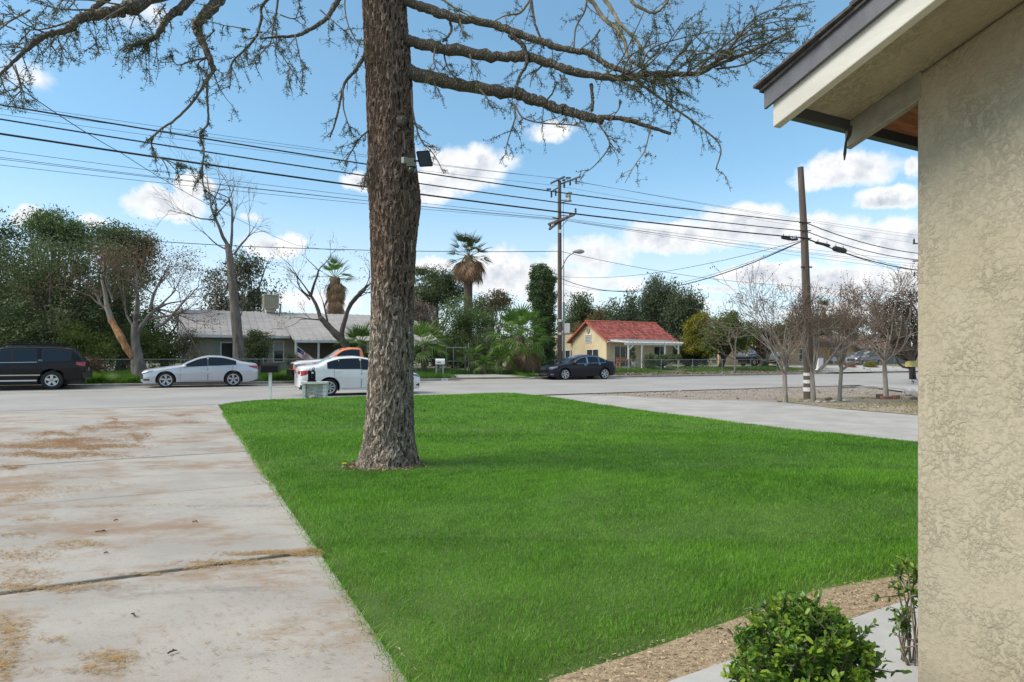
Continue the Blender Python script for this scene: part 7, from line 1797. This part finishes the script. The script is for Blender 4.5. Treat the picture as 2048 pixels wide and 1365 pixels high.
# ================================================================== vehicles
MT['tyre'] = mat('tyre', (.018, .018, .019), .85, (.026, .026, .026), 20)
MT['rim'] = mat('alloy', (.52, .53, .54), .3, metal=.75)
MT['rim_dark'] = mat('rim_dark', (.015, .015, .016), .5)
MT['car_glass'] = mat('car_glass', (.012, .015, .018), .04, spec=.6)
MT['glass_blue'] = mat('windscreen_glass', (.05, .085, .12), .03, spec=.9, coat=.6)
MT['chrome'] = mat('chrome', (.55, .56, .58), .15, metal=.9)
MT['lens'] = mat('lamp_lens', (.30, .32, .34), .10, (.05, .055, .06), 9, spec=.8)
MT['tail'] = mat('tail_lens', (.38, .012, .012), .15, spec=.8)
MT['amber'] = mat('amber_lens', (.50, .20, .12), .2)
MT['plastic'] = mat('trim_plastic', (.02, .02, .021), .6)
MT['plate'] = mat('licence_plate', (.45, .45, .46), .5, (.10, .12, .2), 28)
def paint(n, c, metal=.0, rough=.28): return mat(n, c, rough, tuple(q * .94 for q in c), 1.2, metal=metal, coat=.7, spec=.5)
MT['p_black'] = mat('paint_black', (.010, .009, .011), .30, coat=.12, spec=.25); MT['p_silver'] = paint('paint_silver', (.52, .54, .58), .35); MT['p_white'] = paint('paint_white', (.74, .74, .72))
MT['p_navy'] = mat('paint_blackblue', (.008, .009, .017), .28, coat=.15, spec=.28); MT['p_orange'] = paint('paint_orange', (.78, .21, .045)); MT['p_grey'] = paint('paint_grey', (.30, .32, .37), .3)
MT['p_dark'] = paint('paint_charcoal', (.055, .053, .058), 0, .5); MT['p_tan'] = paint('paint_tan', (.34, .34, .29), 0, .6)

def smooth_prof(pts):
    xs = np.array([p[0] for p in pts], float)[::-1] if pts[0][0] > pts[-1][0] else np.array([p[0] for p in pts], float)
    zs = np.array([p[1] for p in pts], float)[::-1] if pts[0][0] > pts[-1][0] else np.array([p[1] for p in pts], float)
    # monotone cubic
    h = np.diff(xs); d = np.diff(zs) / h; m = np.zeros(len(xs)); m[0], m[-1] = d[0], d[-1]
    for i in range(1, len(xs) - 1): m[i] = 0 if d[i - 1] * d[i] <= 0 else 2 * d[i - 1] * d[i] / (d[i - 1] + d[i])
    def f(x):
        x = np.clip(np.asarray(x, float), xs[0], xs[-1]); i = np.clip(np.searchsorted(xs, x) - 1, 0, len(h) - 1); t = (x - xs[i]) / h[i]
        return (2 * t**3 - 3 * t**2 + 1) * zs[i] + (t**3 - 2 * t**2 + t) * h[i] * m[i] + (-2 * t**3 + 3 * t**2) * zs[i + 1] + (t**3 - t**2) * h[i] * m[i + 1]
    return f
def lin(pts):
    p = sorted(pts); xs = [q[0] for q in p]; zs = [q[1] for q in p]
    return lambda x: np.interp(x, xs, zs)
def car(name, label, cat, pos, rz, S):
    t = thing(name, label, cat, pos, rz)
    top = (lin if S.get('sharp') else smooth_prof)(S['top']); belt = lin(S['belt']); zb = lin(S['bot']); hw = smooth_prof(S['hw']); tum = S.get('tum', .36)
    rc = S.get('rc', .10)
    def yp(x, z):
        x = np.asarray(x, float); z = np.asarray(z, float)
        b, w, zt, z0 = belt(x), hw(x), top(x), zb(x)
        bl = np.minimum(b, zt - .02)
        u = np.clip((z - z0) / np.maximum(bl - z0, .05), 0, 1)
        y = w * (1 - .085 * (1 - u) ** 2.2 - .035 * u ** 3 + .012 * np.exp(-((u - .62) / .09) ** 2))
        y = y - np.maximum(z - bl, 0) * tum
        q = np.clip((z - (zt - rc)) / rc, 0, 1)
        return np.maximum(y - rc * 1.1 * (1 - np.sqrt(np.clip(1 - q * q, 0, 1))), .02)
    x0, x1 = S['top'][-1][0], S['top'][0][0]
    if x0 > x1: x0, x1 = x1, x0
    NX = S.get('nx', 120); nz_ = 20; nt_ = 5
    xs = np.linspace(x0, x1, NX)
    rows = []
    for i in range(nz_):
        u = (i / (nz_ - 1)) ** .9; z = zb(xs) + (top(xs) - zb(xs)) * u; rows.append(np.stack([xs, yp(xs, z), z], 1))
    ye = rows[-1][:, 1]
    for i in range(1, nt_ + 1):
        f = 1 - i / nt_; rows.append(np.stack([xs, ye * f, top(xs) + .035 * (1 - f * f)], 1))
    G = np.array(rows)                       # (rows, NX, 3)
    wheels = S['wheels']; Rw = S['R']; Ra = Rw + S.get('arch', .07)
    nr = len(G); Ff = []
    cz = Rw
    def inarch(x, z): return any((x - wx) ** 2 + (z - cz) ** 2 < Ra * Ra for wx in wheels)
    keep = {}
    for i in range(nr - 1):
        for j in range(NX - 1):
            c = (G[i, j] + G[i, j + 1] + G[i + 1, j] + G[i + 1, j + 1]) / 4
            if i < nz_ and inarch(c[0], c[2]): continue
            keep[(i, j)] = 1
    # pull the rim of the arch onto the circle
    for i in range(nz_):
        for j in range(NX):
            x, y, z = G[i, j]
            for wx in wheels:
                d = math.hypot(x - wx, z - cz)
                if abs(d - Ra) < .045 and z > cz * .3 and d > 1e-6:
                    adj = [(i - a, j - b) in keep for a in (0, 1) for b in (0, 1)]
                    if any(adj) and not all(adj):
                        k = Ra / d; G[i, j, 0] = wx + (x - wx) * k; G[i, j, 2] = cz + (z - cz) * k; G[i, j, 1] = yp(G[i, j, 0], G[i, j, 2])
    V = []; n1 = nr * NX
    for sgn in (1, -1): V.append((G * np.array([1, sgn, 1])).reshape(-1, 3))
    V = np.vstack(V)
    for (i, j) in keep:
        a, b, c, d = i * NX + j, i * NX + j + 1, (i + 1) * NX + j + 1, (i + 1) * NX + j
        Ff.append((a, b, c, d)[::-1]); Ff.append((a + n1, b + n1, c + n1, d + n1))
    for j in (0, NX - 1):                   # nose and tail
        for i in range(nr - 1):
            a, b = i * NX + j, (i + 1) * NX + j; f = (a, b, b + n1, a + n1); Ff.append(f if j else f[::-1])
    mb = MB().add(V, Ff)
    o = mb.build('body', S['mats'] if 'mats' in S else MT[S['paint']], t, smooth=True)
    bmm = bmesh.new(); bmm.from_mesh(o.data); bmesh.ops.remove_doubles(bmm, verts=bmm.verts, dist=.002); bmesh.ops.recalc_face_normals(bmm, faces=bmm.faces); bmm.to_mesh(o.data); bmm.free()
    if 'two_tone' in S:
        o.data.materials.append(MT[S['two_tone'][1]])
        for p in o.data.polygons:
            if S['two_tone'][0](p.center): p.material_index = 1
    try: o.data.set_sharp_from_angle(angle=R(38))
    except Exception: pass
    L = x1 - x0; wm = S['hw'][len(S['hw']) // 2][1]
    MB().box(((x0 + x1) / 2, 0, .44), (L * .93, wm * 1.30, .46)).build('underbody', MT['plastic'], t)
    wl = MB()
    for wx in wheels:
        for sgn in (1, -1): wl.lathe([(Ra - .005, 0), (Ra - .005, wm * .42)], 20, (wx, sgn * (wm * .52) if sgn > 0 else -wm * .94, cz), 'y')
    # patches that follow the skin
    def patch(nm, xa, xb, zl, zu, m, off, side=(1, -1), nxp=16, nzp=5, parent=t):
        xs_ = np.linspace(xa, xb, nxp); out = []
        for sgn in side:
            V_ = []
            for x in xs_:
                lo, hi = float(zl(x)), float(zu(x)); hi = max(hi, lo + .003)
                zz_ = np.linspace(lo, hi, nzp); yy = yp(np.full(nzp, x), zz_) + off
                V_ += [(x, sgn * y, z) for y, z in zip(yy, zz_)]
            f = [(i * nzp + j, (i + 1) * nzp + j, (i + 1) * nzp + j + 1, i * nzp + j + 1) for i in range(nxp - 1) for j in range(nzp - 1)]
            if sgn > 0: f = [tuple(reversed(q)) for q in f]
            out.append(MB().add(V_, f).build(nm, MT[m], parent, smooth=True))
        return out
    K = lambda v: (lambda x: v)
    for (xa, xb, zl, zu) in S['doors']:
        zu_ = zu if callable(zu) else K(zu)
        def zl_(x, z0=zl):
            for wx in wheels:
                q = (Ra + .02) ** 2 - (x - wx) ** 2
                if q > 0: z0 = max(z0, cz + math.sqrt(q))
            return z0
        patch('door_seam', xa - .012, xb + .012, lambda x: zl_(x) - .012, lambda x: zu_(x) + .004, 'plastic', .0015)
        for d in patch('door', xa, xb, zl_, zu_, S.get('door_paint', S['paint']), .006): pass
    ug = S.get('glass_gap', .075)
    for (xa, xb) in S['glass']:
        patch('window_trim', xa - .03, xb + .03, lambda x: belt(x) + .0, lambda x: np.minimum(top(x) - ug + .03, S.get('gmax', 9) + .03), S.get('trim', 'plastic'), .003)
        patch('window', xa, xb, lambda x: belt(x) + .025, lambda x: np.minimum(top(x) - ug, S.get('gmax', 9)), 'car_glass', .008)
    def topstrip(nm, xa, xb, inset, m, off=.006):
        xs_ = np.linspace(xa, xb, 12); V_ = []
        for x in xs_:
            y = float(yp(x, top(x))) - inset
            for f in (-1, -.5, 0, .5, 1): V_.append((x, y * f, float(top(x)) + .035 * (1 - f * f) + off))
        MB().add(V_, [(i * 5 + j, (i + 1) * 5 + j, (i + 1) * 5 + j + 1, i * 5 + j + 1) for i in range(11) for j in range(4)]).build(nm, MT[m], t, smooth=True)
    for a in S['screens']: topstrip(*a)
    for (nm, xa, xb, za, zc_, m, off) in S['lamps']:
        za_ = lin(za) if isinstance(za, list) else K(za); zc2 = lin(zc_) if isinstance(zc_, list) else K(zc_)
        patch(nm, xa, xb, za_, zc2, m, off)
    for (nm, c, d, m) in S['boxes']:
        MB().box(c, d).build(nm, MT[m], t)
    for (xh, zh) in S['handles']:
        for sgn in (1, -1): MB().box((xh, sgn * (float(yp(xh, zh)) + .015), zh), (.19, .03, .028)).build('handle', MT[S.get('handle_m', 'chrome')], t)
    xm, zm = S['mirror']
    for sgn in (1, -1):
        MB().lathe([(.001, -.11), (.06, -.1), (.085, 0), (.06, .09), (.001, .1)], 10, (xm, sgn * (float(yp(xm, zm)) + .1), zm + .02), 'y').build('mirror', MT[S.get('mirror_m', S['paint'])], t, smooth=True)
    # wheels
    rr = S['rim_r']; wd_ = .225
    for wx in wheels:
        for sgn in (1, -1):
            yc = sgn * (float(hw(wx)) - .14)
            w_ = thing('wheel', None, None, (wx, yc, Rw)); w_.parent = t
            MB().lathe([(rr, -wd_ / 2 + .01), (Rw - .04, -wd_ / 2), (Rw - .012, -wd_ / 2 + .025), (Rw, -wd_ / 2 + .06), (Rw, wd_ / 2 - .06), (Rw - .012, wd_ / 2 - .025), (Rw - .04, wd_ / 2), (rr, wd_ / 2 - .01)], 28, (0, 0, 0), 'y', close=True).build('tyre', MT['tyre'], w_, smooth=True)
            rm = MB()
            yo = sgn * wd_ / 2
            rm.lathe([(rr, -.09 * sgn + yo * .9), (rr + .008, yo * .96), (rr - .018, yo * .98), (rr - .03, yo * .8)], 28, (0, 0, 0), 'y')if False else None
            prof = [(rr + .004, yo * .2), (rr + .006, yo * .98), (rr - .022, yo * .94), (rr - .03, yo * .3)]
            rm.lathe(prof, 28, (0, 0, 0), 'y', close=True)
            ns = S.get('spokes', 5)
            for i in range(ns):
                for dlt in S.get('pair', (0,)):
                    a = 2 * math.pi * i / ns + dlt + .3
                    Mx = [[math.cos(a), 0, -math.sin(a)], [0, 1, 0], [math.sin(a), 0, math.cos(a)]]
                    c = np.array([math.cos(a), 0, math.sin(a)]) * (rr * .52); rm.box((c[0], yo * .80, c[2]), (rr * .98, .03, S.get('spw', .05)), M3=Mx)
            rm.lathe([(.001, yo * .9), (.055, yo * .86), (.06, yo * .7)] if sgn > 0 else [(.06, yo * .7), (.055, yo * .86), (.001, yo * .9)], 14, (0, 0, 0), 'y')
            rm.build('rim', MT[S.get('rim_m', 'rim')], w_)
            MB().lathe([(rr + .002, yo * .05), (rr + .002, yo * .3), (.001, yo * .3)], 20, (0, 0, 0), 'y').build('brake_well', MT['rim_dark'], w_)
    for sgn in (1, -1):
        for wx in wheels:
            mb = MB(); aa = np.linspace(-.35, math.pi + .35, 18)
            V_ = []
            for a in aa: 
                for (rr_, yy) in ((Ra - .002, 1.0), (Ra - .002, .45)): V_.append((wx + rr_ * math.cos(a), sgn * (float(yp(wx + rr_ * math.cos(a), cz + rr_ * math.sin(a))) * (1 if yy == 1 else .62) - (.004 if yy == 1 else 0)), cz + rr_ * math.sin(a)))
            mb.add(V_, [(2 * i, 2 * i + 2, 2 * i + 3, 2 * i + 1) for i in range(17)]).build('wheel_arch', MT['plastic'], t)
    return t, yp, patch
def place(px, c_near, halfw, z=None):
    v = onc(px, c_near); v = Vector((v.x + VS[0] * halfw, v.y + VS[1] * halfw, 0)); v.z = gz(v.x, v.y); return v
FACE_L, FACE_R = AL + math.pi, AL

# silver sedan
S = dict(paint='p_silver', wheels=(1.46, -1.315), R=.345, rim_r=.245, spokes=5, pair=(-.16, .16), spw=.038,
 top=[(2.45, .60), (2.40, .72), (2.2, .80), (1.7, .885), (1.15, .965), (.92, 1.0), (.45, 1.215), (.05, 1.365), (-.35, 1.43), (-.8, 1.415), (-1.3, 1.30), (-1.75, 1.15), (-2.05, 1.10), (-2.32, 1.06), (-2.43, .96), (-2.45, .80)],
 belt=[(2.45, .6), (1.0, .905), (.8, .925), (-1.6, 1.02), (-2.0, 1.03), (-2.45, .85)], bot=[(-2.45, .36), (-2.2, .26), (-1.8, .21), (1.9, .20), (2.3, .20), (2.45, .30)],
 hw=[(2.45, .60), (2.36, .74), (2.1, .86), (1.5, .915), (0, .93), (-1.4, .925), (-2.1, .86), (-2.38, .74), (-2.45, .62)],
 doors=[(-.22, .88, .30, lambda x: .91), (-1.28, -.26, .30, lambda x: .97)], glass=[(-.21, .72), (-1.42, -.28)], glass_gap=.085,
 screens=[('windscreen', .90, .12, .09, 'glass_blue'), ('rear_window', -.98, -1.72, .10, 'car_glass')],
 lamps=[('headlight', 1.95, 2.36, [(1.95, .76), (2.36, .62)], [(1.95, .80), (2.36, .73)], 'lens', .006), ('tail_light', -2.40, -2.0, [(-2.40, .80), (-2.0, .93)], [(-2.40, .96), (-2.0, .98)], 'tail', .006), ('fog_light', 2.10, 2.34, .33, .40, 'plastic', .006), ('grille', 2.36, 2.445, .40, .64, 'plastic', .006), ('sill', -.95, 1.1, .205, .25, 'plastic', .004)],
 boxes=[('grille', (2.43, 0, .52), (.06, .86, .34), 'plastic'), ('plate', (-2.455, 0, .78), (.02, .32, .15), 'plate'), ('plate', (2.47, 0, .42), (.02, .3, .13), 'plate')], handles=[(-.08, .86), (-1.08, .92)], handle_m='p_silver', mirror=(.70, .94))
car('sedan', 'silver grey four door sedan parked at the far kerb before the grey roofed house', 'car', place(404, 32.5, .93), FACE_L, S)
# black SUV at left edge
S = dict(paint='p_black', wheels=(1.60, -1.40), R=.395, rim_r=.235, spokes=5, pair=(0,), spw=.10, arch=.10, rc=.12, tum=.26,
 top=[(2.55, .86), (2.50, 1.0), (2.3, 1.10), (1.7, 1.17), (1.25, 1.22), (1.05, 1.26), (.55, 1.66), (.25, 1.79), (-.4, 1.845), (-1.5, 1.83), (-2.05, 1.76), (-2.25, 1.62), (-2.48, 1.20), (-2.56, 1.05), (-2.58, .8)],
 belt=[(2.55, .9), (1.1, 1.14), (-1.6, 1.19), (-2.3, 1.22), (-2.58, 1.0)], bot=[(-2.58, .50), (-2.3, .44), (-1.9, .38), (1.9, .36), (2.4, .42), (2.55, .5)],
 hw=[(2.55, .74), (2.45, .86), (2.2, .95), (1.4, .985), (0, .99), (-1.6, .985), (-2.3, .95), (-2.5, .88), (-2.58, .80)],
 doors=[(-.02, 1.0, .50, lambda x: 1.14), (-.98, -.06, .50, lambda x: 1.165)], glass=[(.0, .82), (-.86, -.07), (-2.05, -1.08)], glass_gap=.15,
 screens=[('windscreen', 1.03, .32, .10, 'glass_blue'), ('rear_window', -2.12, -2.44, .14, 'car_glass')],
 lamps=[('headlight', 2.2, 2.5, .86, 1.02, 'lens', .006), ('tail_light', -2.56, -2.26, [(-2.56, .98), (-2.26, 1.04)], [(-2.56, 1.16), (-2.26, 1.17)], 'tail', .012), ('side_moulding', -1.0, 1.05, .60, .645, 'chrome', .012), ('belt_trim', -.9, 1.0, [(-.9, 1.155), (1.0, 1.13)], [(-.9, 1.175), (1.0, 1.15)], 'chrome', .012), ('fender_flare', -1.98, -1.82, .45, .62, 'p_black', .02)],
 boxes=[('bumper', (-2.56, 0, .60), (.16, 1.72, .24), 'plastic'), ('running_board', (.1, .96, .40), (2.0, .16, .06), 'p_silver'), ('running_board', (.1, -.96, .40), (2.0, .16, .06), 'p_silver'), ('plate', (-2.60, 0, .85), (.02, .3, .15), 'plate'), ('bumper', (2.5, 0, .58), (.18, 1.7, .26), 'p_black')], handles=[(.12, 1.02), (-.84, 1.04)], handle_m='p_black', mirror=(.84, 1.2))
v = place(103, 32.7, .99); v = v + Vector(list(US * -1.40))      # the rear wheel stands at column 103
su, ypf, ptf = car('suv', 'black SUV with roof rack and red tail light parked at the left edge', 'car', v, FACE_L, S)
for sgn in (1, -1):
    MB().tube([(.3, sgn * .62, 1.83), (.2, sgn * .62, 1.905), (-1.7, sgn * .62, 1.905), (-1.85, sgn * .62, 1.82)], [.02, .022, .022, .02], 6).build('roof_rail', MT['black'], su)
rk = MB()
for x in (.0, -.5, -1.0, -1.5): rk.tube([(x, -.62, 1.91), (x, .62, 1.91)], [.018, .018], 6)
for sgn in (1, -1): rk.tube([(.2, sgn * .55, 1.99), (-1.75, sgn * .55, 1.99)], [.016, .016], 6)
for x in (.2, -.45, -1.1, -1.75):
    for sgn in (1, -1): rk.tube([(x, sgn * .58, 1.91), (x, sgn * .55, 1.99)], [.012, .012], 5)
rk.build('roof_rack', MT['black'], su)
text_mesh('badge', 'SR5', .10, MT['chrome'], su, (-1.0, float(ypf(-1.0, 1.24)) + .012, 1.235), (R(90 - 14), 0, R(180)))
# white sedan near kerb, facing right
S = dict(paint='p_white', wheels=(1.40, -1.30), R=.318, rim_r=.215, spokes=8, pair=(-.09, .09), spw=.024,
 top=[(2.32, .58), (2.28, .70), (2.1, .80), (1.65, .90), (1.25, .97), (1.05, 1.01), (.55, 1.25), (.15, 1.40), (-.3, 1.455), (-.8, 1.435), (-1.25, 1.34), (-1.72, 1.13), (-2.0, 1.095), (-2.22, 1.07), (-2.30, .98), (-2.32, .80)],
 belt=[(2.32, .6), (1.1, .93), (-1.5, 1.01), (-2.0, 1.03), (-2.32, .85)], bot=[(-2.32, .34), (-2.1, .26), (-1.75, .21), (1.8, .19), (2.2, .19), (2.32, .28)],
 hw=[(2.32, .54), (2.24, .68), (1.95, .81), (1.4, .87), (0, .885), (-1.3, .88), (-2.0, .82), (-2.26, .72), (-2.32, .62)],
 doors=[(-.10, .92, .28, lambda x: .94), (-1.12, -.14, .28, lambda x: .985)], glass=[(-.10, .80), (-.92, -.17), (-1.34, -.96)], glass_gap=.085,
 screens=[('windscreen', 1.02, .22, .09, 'glass_blue'), ('rear_window', -1.06, -1.70, .09, 'glass_blue')],
 lamps=[('headlight', 1.82, 2.24, [(1.82, .74), (2.24, .64)], [(1.82, .80), (2.24, .75)], 'lens', .006), ('side_lamp', 1.72, 1.86, .735, .775, 'amber', .008), ('tail_light', -2.29, -1.80, [(-2.29, .74), (-2.1, .80), (-1.80, .90)], [(-2.29, .93), (-2.1, .95), (-1.80, .92)], 'tail', .007), ('bumper_vent', 2.06, 2.22, [(2.06, .33), (2.22, .30)], [(2.06, .36), (2.22, .42)], 'plastic', .006), ('bumper_insert', -2.3, -1.98, [(-2.3, .31), (-1.98, .28)], [(-2.3, .42), (-1.98, .36)], 'plastic', .006)],
 boxes=[('plate', (-2.33, 0, .76), (.02, .31, .15), 'plate'), ('tail_light', (-2.315, .45, .87), (.03, .3, .12), 'tail'), ('tail_light', (-2.315, -.45, .87), (.03, .3, .12), 'tail'), ('chrome_strip', (-2.33, 0, .88), (.02, .5, .03), 'chrome')], handles=[(.0, .86), (-1.0, .90)], handle_m='p_white', mirror=(.78, .97))
v = onc(659, 24.0); v = v + Vector(list(US * 1.30 + VS * .88)); v.z = .018
car('sedan', 'white compact sedan parked on the near side behind the cedar trunk', 'car', v, FACE_R, S)
# black sedan by the utility pole
S = dict(paint='p_navy', wheels=(1.42, -1.48), R=.338, rim_r=.25, spokes=6, pair=(-.13, .13), spw=.030,
 top=[(2.45, .62), (2.41, .74), (2.25, .83), (1.8, .92), (1.25, 1.0), (1.02, 1.04), (.5, 1.30), (.1, 1.44), (-.4, 1.505), (-.9, 1.475), (-1.35, 1.35), (-1.8, 1.17), (-2.1, 1.125), (-2.33, 1.09), (-2.43, .98), (-2.45, .80)],
 belt=[(2.45, .62), (1.1, .945), (-1.6, 1.03), (-2.1, 1.05), (-2.45, .85)], bot=[(-2.45, .36), (-2.2, .26), (-1.8, .20), (1.9, .18), (2.3, .17), (2.45, .24)],
 hw=[(2.45, .64), (2.38, .76), (2.1, .86), (1.5, .895), (0, .90), (-1.4, .90), (-2.1, .85), (-2.38, .76), (-2.45, .66)],
 doors=[(-.18, .92, .28, lambda x: .95), (-1.26, -.22, .28, lambda x: 1.0)], glass=[(-.12, .74), (-1.02, -.24), (-1.50, -1.07)], glass_gap=.09, trim='chrome',
 screens=[('windscreen', 1.0, .18, .09, 'glass_blue'), ('rear_window', -1.05, -1.76, .10, 'car_glass')],
 lamps=[('headlight', 1.95, 2.38, [(1.95, .74), (2.38, .62)], [(1.95, .83), (2.38, .76)], 'lens', .006), ('tail_light', -2.43, -2.18, [(-2.43, .82), (-2.18, .88)], [(-2.43, 1.02), (-2.18, 1.04)], 'tail', .008), ('fog_light', 2.2, 2.38, .30, .37, 'lens', .006), ('door_post', -.215, -.135, [(-.215, .97), (-.135, .97)], [(-.215, 1.39), (-.135, 1.39)], 'chrome', .012)],
 boxes=[('grille', (2.44, 0, .66), (.05, .62, .16), 'plastic'), ('grille_bar', (2.47, 0, .66), (.02, .56, .03), 'chrome'), ('grille_bar', (2.47, 0, .72), (.02, .56, .02), 'chrome'), ('lower_grille', (2.45, 0, .34), (.04, .9, .14), 'plastic'), ('plate', (-2.46, 0, .80), (.02, .31, .15), 'plate')], handles=[(-.02, .90), (-1.06, .95)], handle_m='chrome', mirror=(.74, 1.0))
car('sedan', 'black sedan with bright spoked wheels parked next to the tall utility pole', 'car', place(1171, 32.9, .90), FACE_L, S)
# orange pickup with white bonnet
S = dict(paint='p_orange', wheels=(1.85, -1.65), R=.39, rim_r=.23, spokes=6, spw=.08, arch=.09, rc=.09, tum=.28, nx=170, sharp=True,
 top=[(2.85, .95), (2.80, 1.08), (2.5, 1.17), (1.35, 1.25), (1.15, 1.28), (.55, 1.72), (.38, 1.80), (.0, 1.86), (-.42, 1.84), (-.52, 1.78), (-.62, 1.26), (-.66, 1.22), (-2.78, 1.22), (-2.85, 1.1), (-2.86, .8)],
 belt=[(2.85, .9), (1.2, 1.16), (-.6, 1.17), (-2.86, 1.17)], bot=[(-2.86, .55), (-2.3, .48), (2.3, .42), (2.85, .5)],
 hw=[(2.85, .78), (2.7, .9), (2.3, .97), (1.5, .99), (0, .99), (-2.5, .98), (-2.86, .94)],
 doors=[(-.36, .98, .52, lambda x: 1.15)], glass=[(-.36, .72)], glass_gap=.12, two_tone=(lambda c: c.x > 1.0 and c.z > 1.02 + .07 * (c.x < 1.9), 'p_white'),
 screens=[('windscreen', 1.12, .45, .10, 'glass_blue')],
 lamps=[('headlight', 2.5, 2.82, .84, 1.02, 'lens', .008), ('fender_stripe', .9, 2.0, [(.9, 1.10), (2.0, 1.08)], [(.9, 1.19), (2.0, 1.10)], 'p_orange', .010)],
 boxes=[('grille', (2.84, 0, .92), (.06, 1.1, .26), 'plastic'), ('bumper', (2.86, 0, .62), (.18, 1.8, .26), 'black'), ('bed_rail', (-1.7, .9, 1.25), (2.2, .12, .06), 'p_silver'), ('bed_rail', (-1.7, -.9, 1.25), (2.2, .12, .06), 'p_silver')], handles=[(-.2, 1.02)], handle_m='black', mirror=(.9, 1.22), mirror_m='black')
v = onc(584, 32.6); v = v + Vector(list(US * 2.95 + VS * 1.0)); v.z = gz(v.x, v.y)
car('pickup_truck', 'orange pickup truck with white hood parked behind the white sedan', 'truck', v, FACE_L, S)
# two-tone lifted pickup behind the fence
S = dict(paint='p_dark', wheels=(1.55, -1.65), R=.42, rim_r=.21, spokes=6, spw=.06, arch=.14, rc=.08, tum=.26, nx=170, sharp=True, rim_m='beige',
 top=[(2.6, 1.0), (2.55, 1.12), (2.2, 1.2), (1.2, 1.28), (1.02, 1.32), (.5, 1.72), (.3, 1.80), (-.55, 1.83), (-.85, 1.80), (-1.0, 1.36), (-1.05, 1.32), (-2.6, 1.32), (-2.66, 1.2), (-2.68, .9)],
 belt=[(2.6, .95), (1.1, 1.22), (-2.68, 1.26)], bot=[(-2.68, .72), (-2.2, .62), (2.2, .56), (2.6, .66)],
 hw=[(2.6, .72), (2.4, .84), (2.0, .90), (0, .91), (-2.4, .90), (-2.68, .86)],
 doors=[(-.2, .9, .66, lambda x: 1.2)], glass=[(-.1, .66), (-.75, -.2)], glass_gap=.13, two_tone=(lambda c: c.x < -.25 and c.z < 1.4, 'p_tan'),
 screens=[('windscreen', 1.0, .38, .1, 'glass_blue')], lamps=[('headlight', 2.3, 2.56, .9, 1.05, 'lens', .008), ('door_sticker', .35, .6, 1.02, 1.17, 'offwhite', .012)],
 boxes=[('bumper', (2.62, 0, .75), (.16, 1.6, .22), 'black'), ('roof_box', (.2, 0, 1.9), (.5, .5, .1), 'beige'), ('bumper', (-2.7, 0, .78), (.14, 1.6, .18), 'white')], handles=[(-.05, 1.08)], handle_m='black', mirror=(.8, 1.3), mirror_m='black')
v = onc(1521, 45.0); v.z = .6
car('pickup_truck', 'lifted two tone pickup, charcoal front and tan rear, under the olive tree', 'truck', v, FACE_L, S)
spw = thing('spare_wheel', 'loose tan wheel with tyre lying against the pickup between its axles', 'wheel', onc(1507, 43.4), AL)
MB().lathe([(.2, -.1), (.36, -.1), (.40, -.05), (.40, .05), (.36, .1), (.2, .1)], 20, (0, 0, .4), 'y', close=True).build('tyre', MT['tyre'], spw, smooth=True)
MB().lathe([(.001, -.06), (.21, -.09), (.21, .05), (.001, .05)], 16, (0, 0, .4), 'y').build('rim', MT['beige'], spw)
# grey crossover
S = dict(paint='p_grey', wheels=(1.30, -1.36), R=.36, rim_r=.235, spokes=5, spw=.07, arch=.09, rc=.10, tum=.30,
 top=[(2.28, .75), (2.24, .92), (2.0, 1.02), (1.4, 1.10), (1.1, 1.16), (.6, 1.46), (.2, 1.64), (-.3, 1.70), (-1.2, 1.66), (-1.75, 1.56), (-2.05, 1.30), (-2.2, 1.12), (-2.28, 1.0), (-2.30, .8)],
 belt=[(2.28, .8), (1.1, 1.03), (-1.5, 1.13), (-2.3, 1.1)], bot=[(-2.3, .46), (-2.0, .34), (1.9, .28), (2.28, .4)],
 hw=[(2.28, .64), (2.15, .80), (1.8, .9), (1.2, .92), (0, .925), (-1.4, .92), (-2.0, .88), (-2.3, .76)],
 doors=[(-.1, .95, .42, lambda x: 1.04), (-1.1, -.14, .42, lambda x: 1.08)], glass=[(-.1, .74), (-.95, -.16), (-1.6, -1.0)], glass_gap=.13,
 screens=[('windscreen', 1.08, .28, .1, 'glass_blue'), ('rear_window', -1.8, -2.02, .12, 'car_glass')],
 lamps=[('headlight', 1.85, 2.2, .84, .96, 'lens', .007), ('tail_light', -2.28, -1.9, .96, 1.12, 'tail', .009), ('sill_cladding', -1.0, .95, .30, .44, 'plastic', .012)],
 boxes=[('grille', (2.26, 0, .72), (.05, .9, .3), 'plastic')], handles=[(.05, .95), (-.95, 1.0)], handle_m='p_grey', mirror=(.8, 1.1))
v = onc(1729, 45.0); v.z = .45
car('crossover', 'grey crossover parked behind the fence in front of the garage', 'car', v, FACE_L, S)
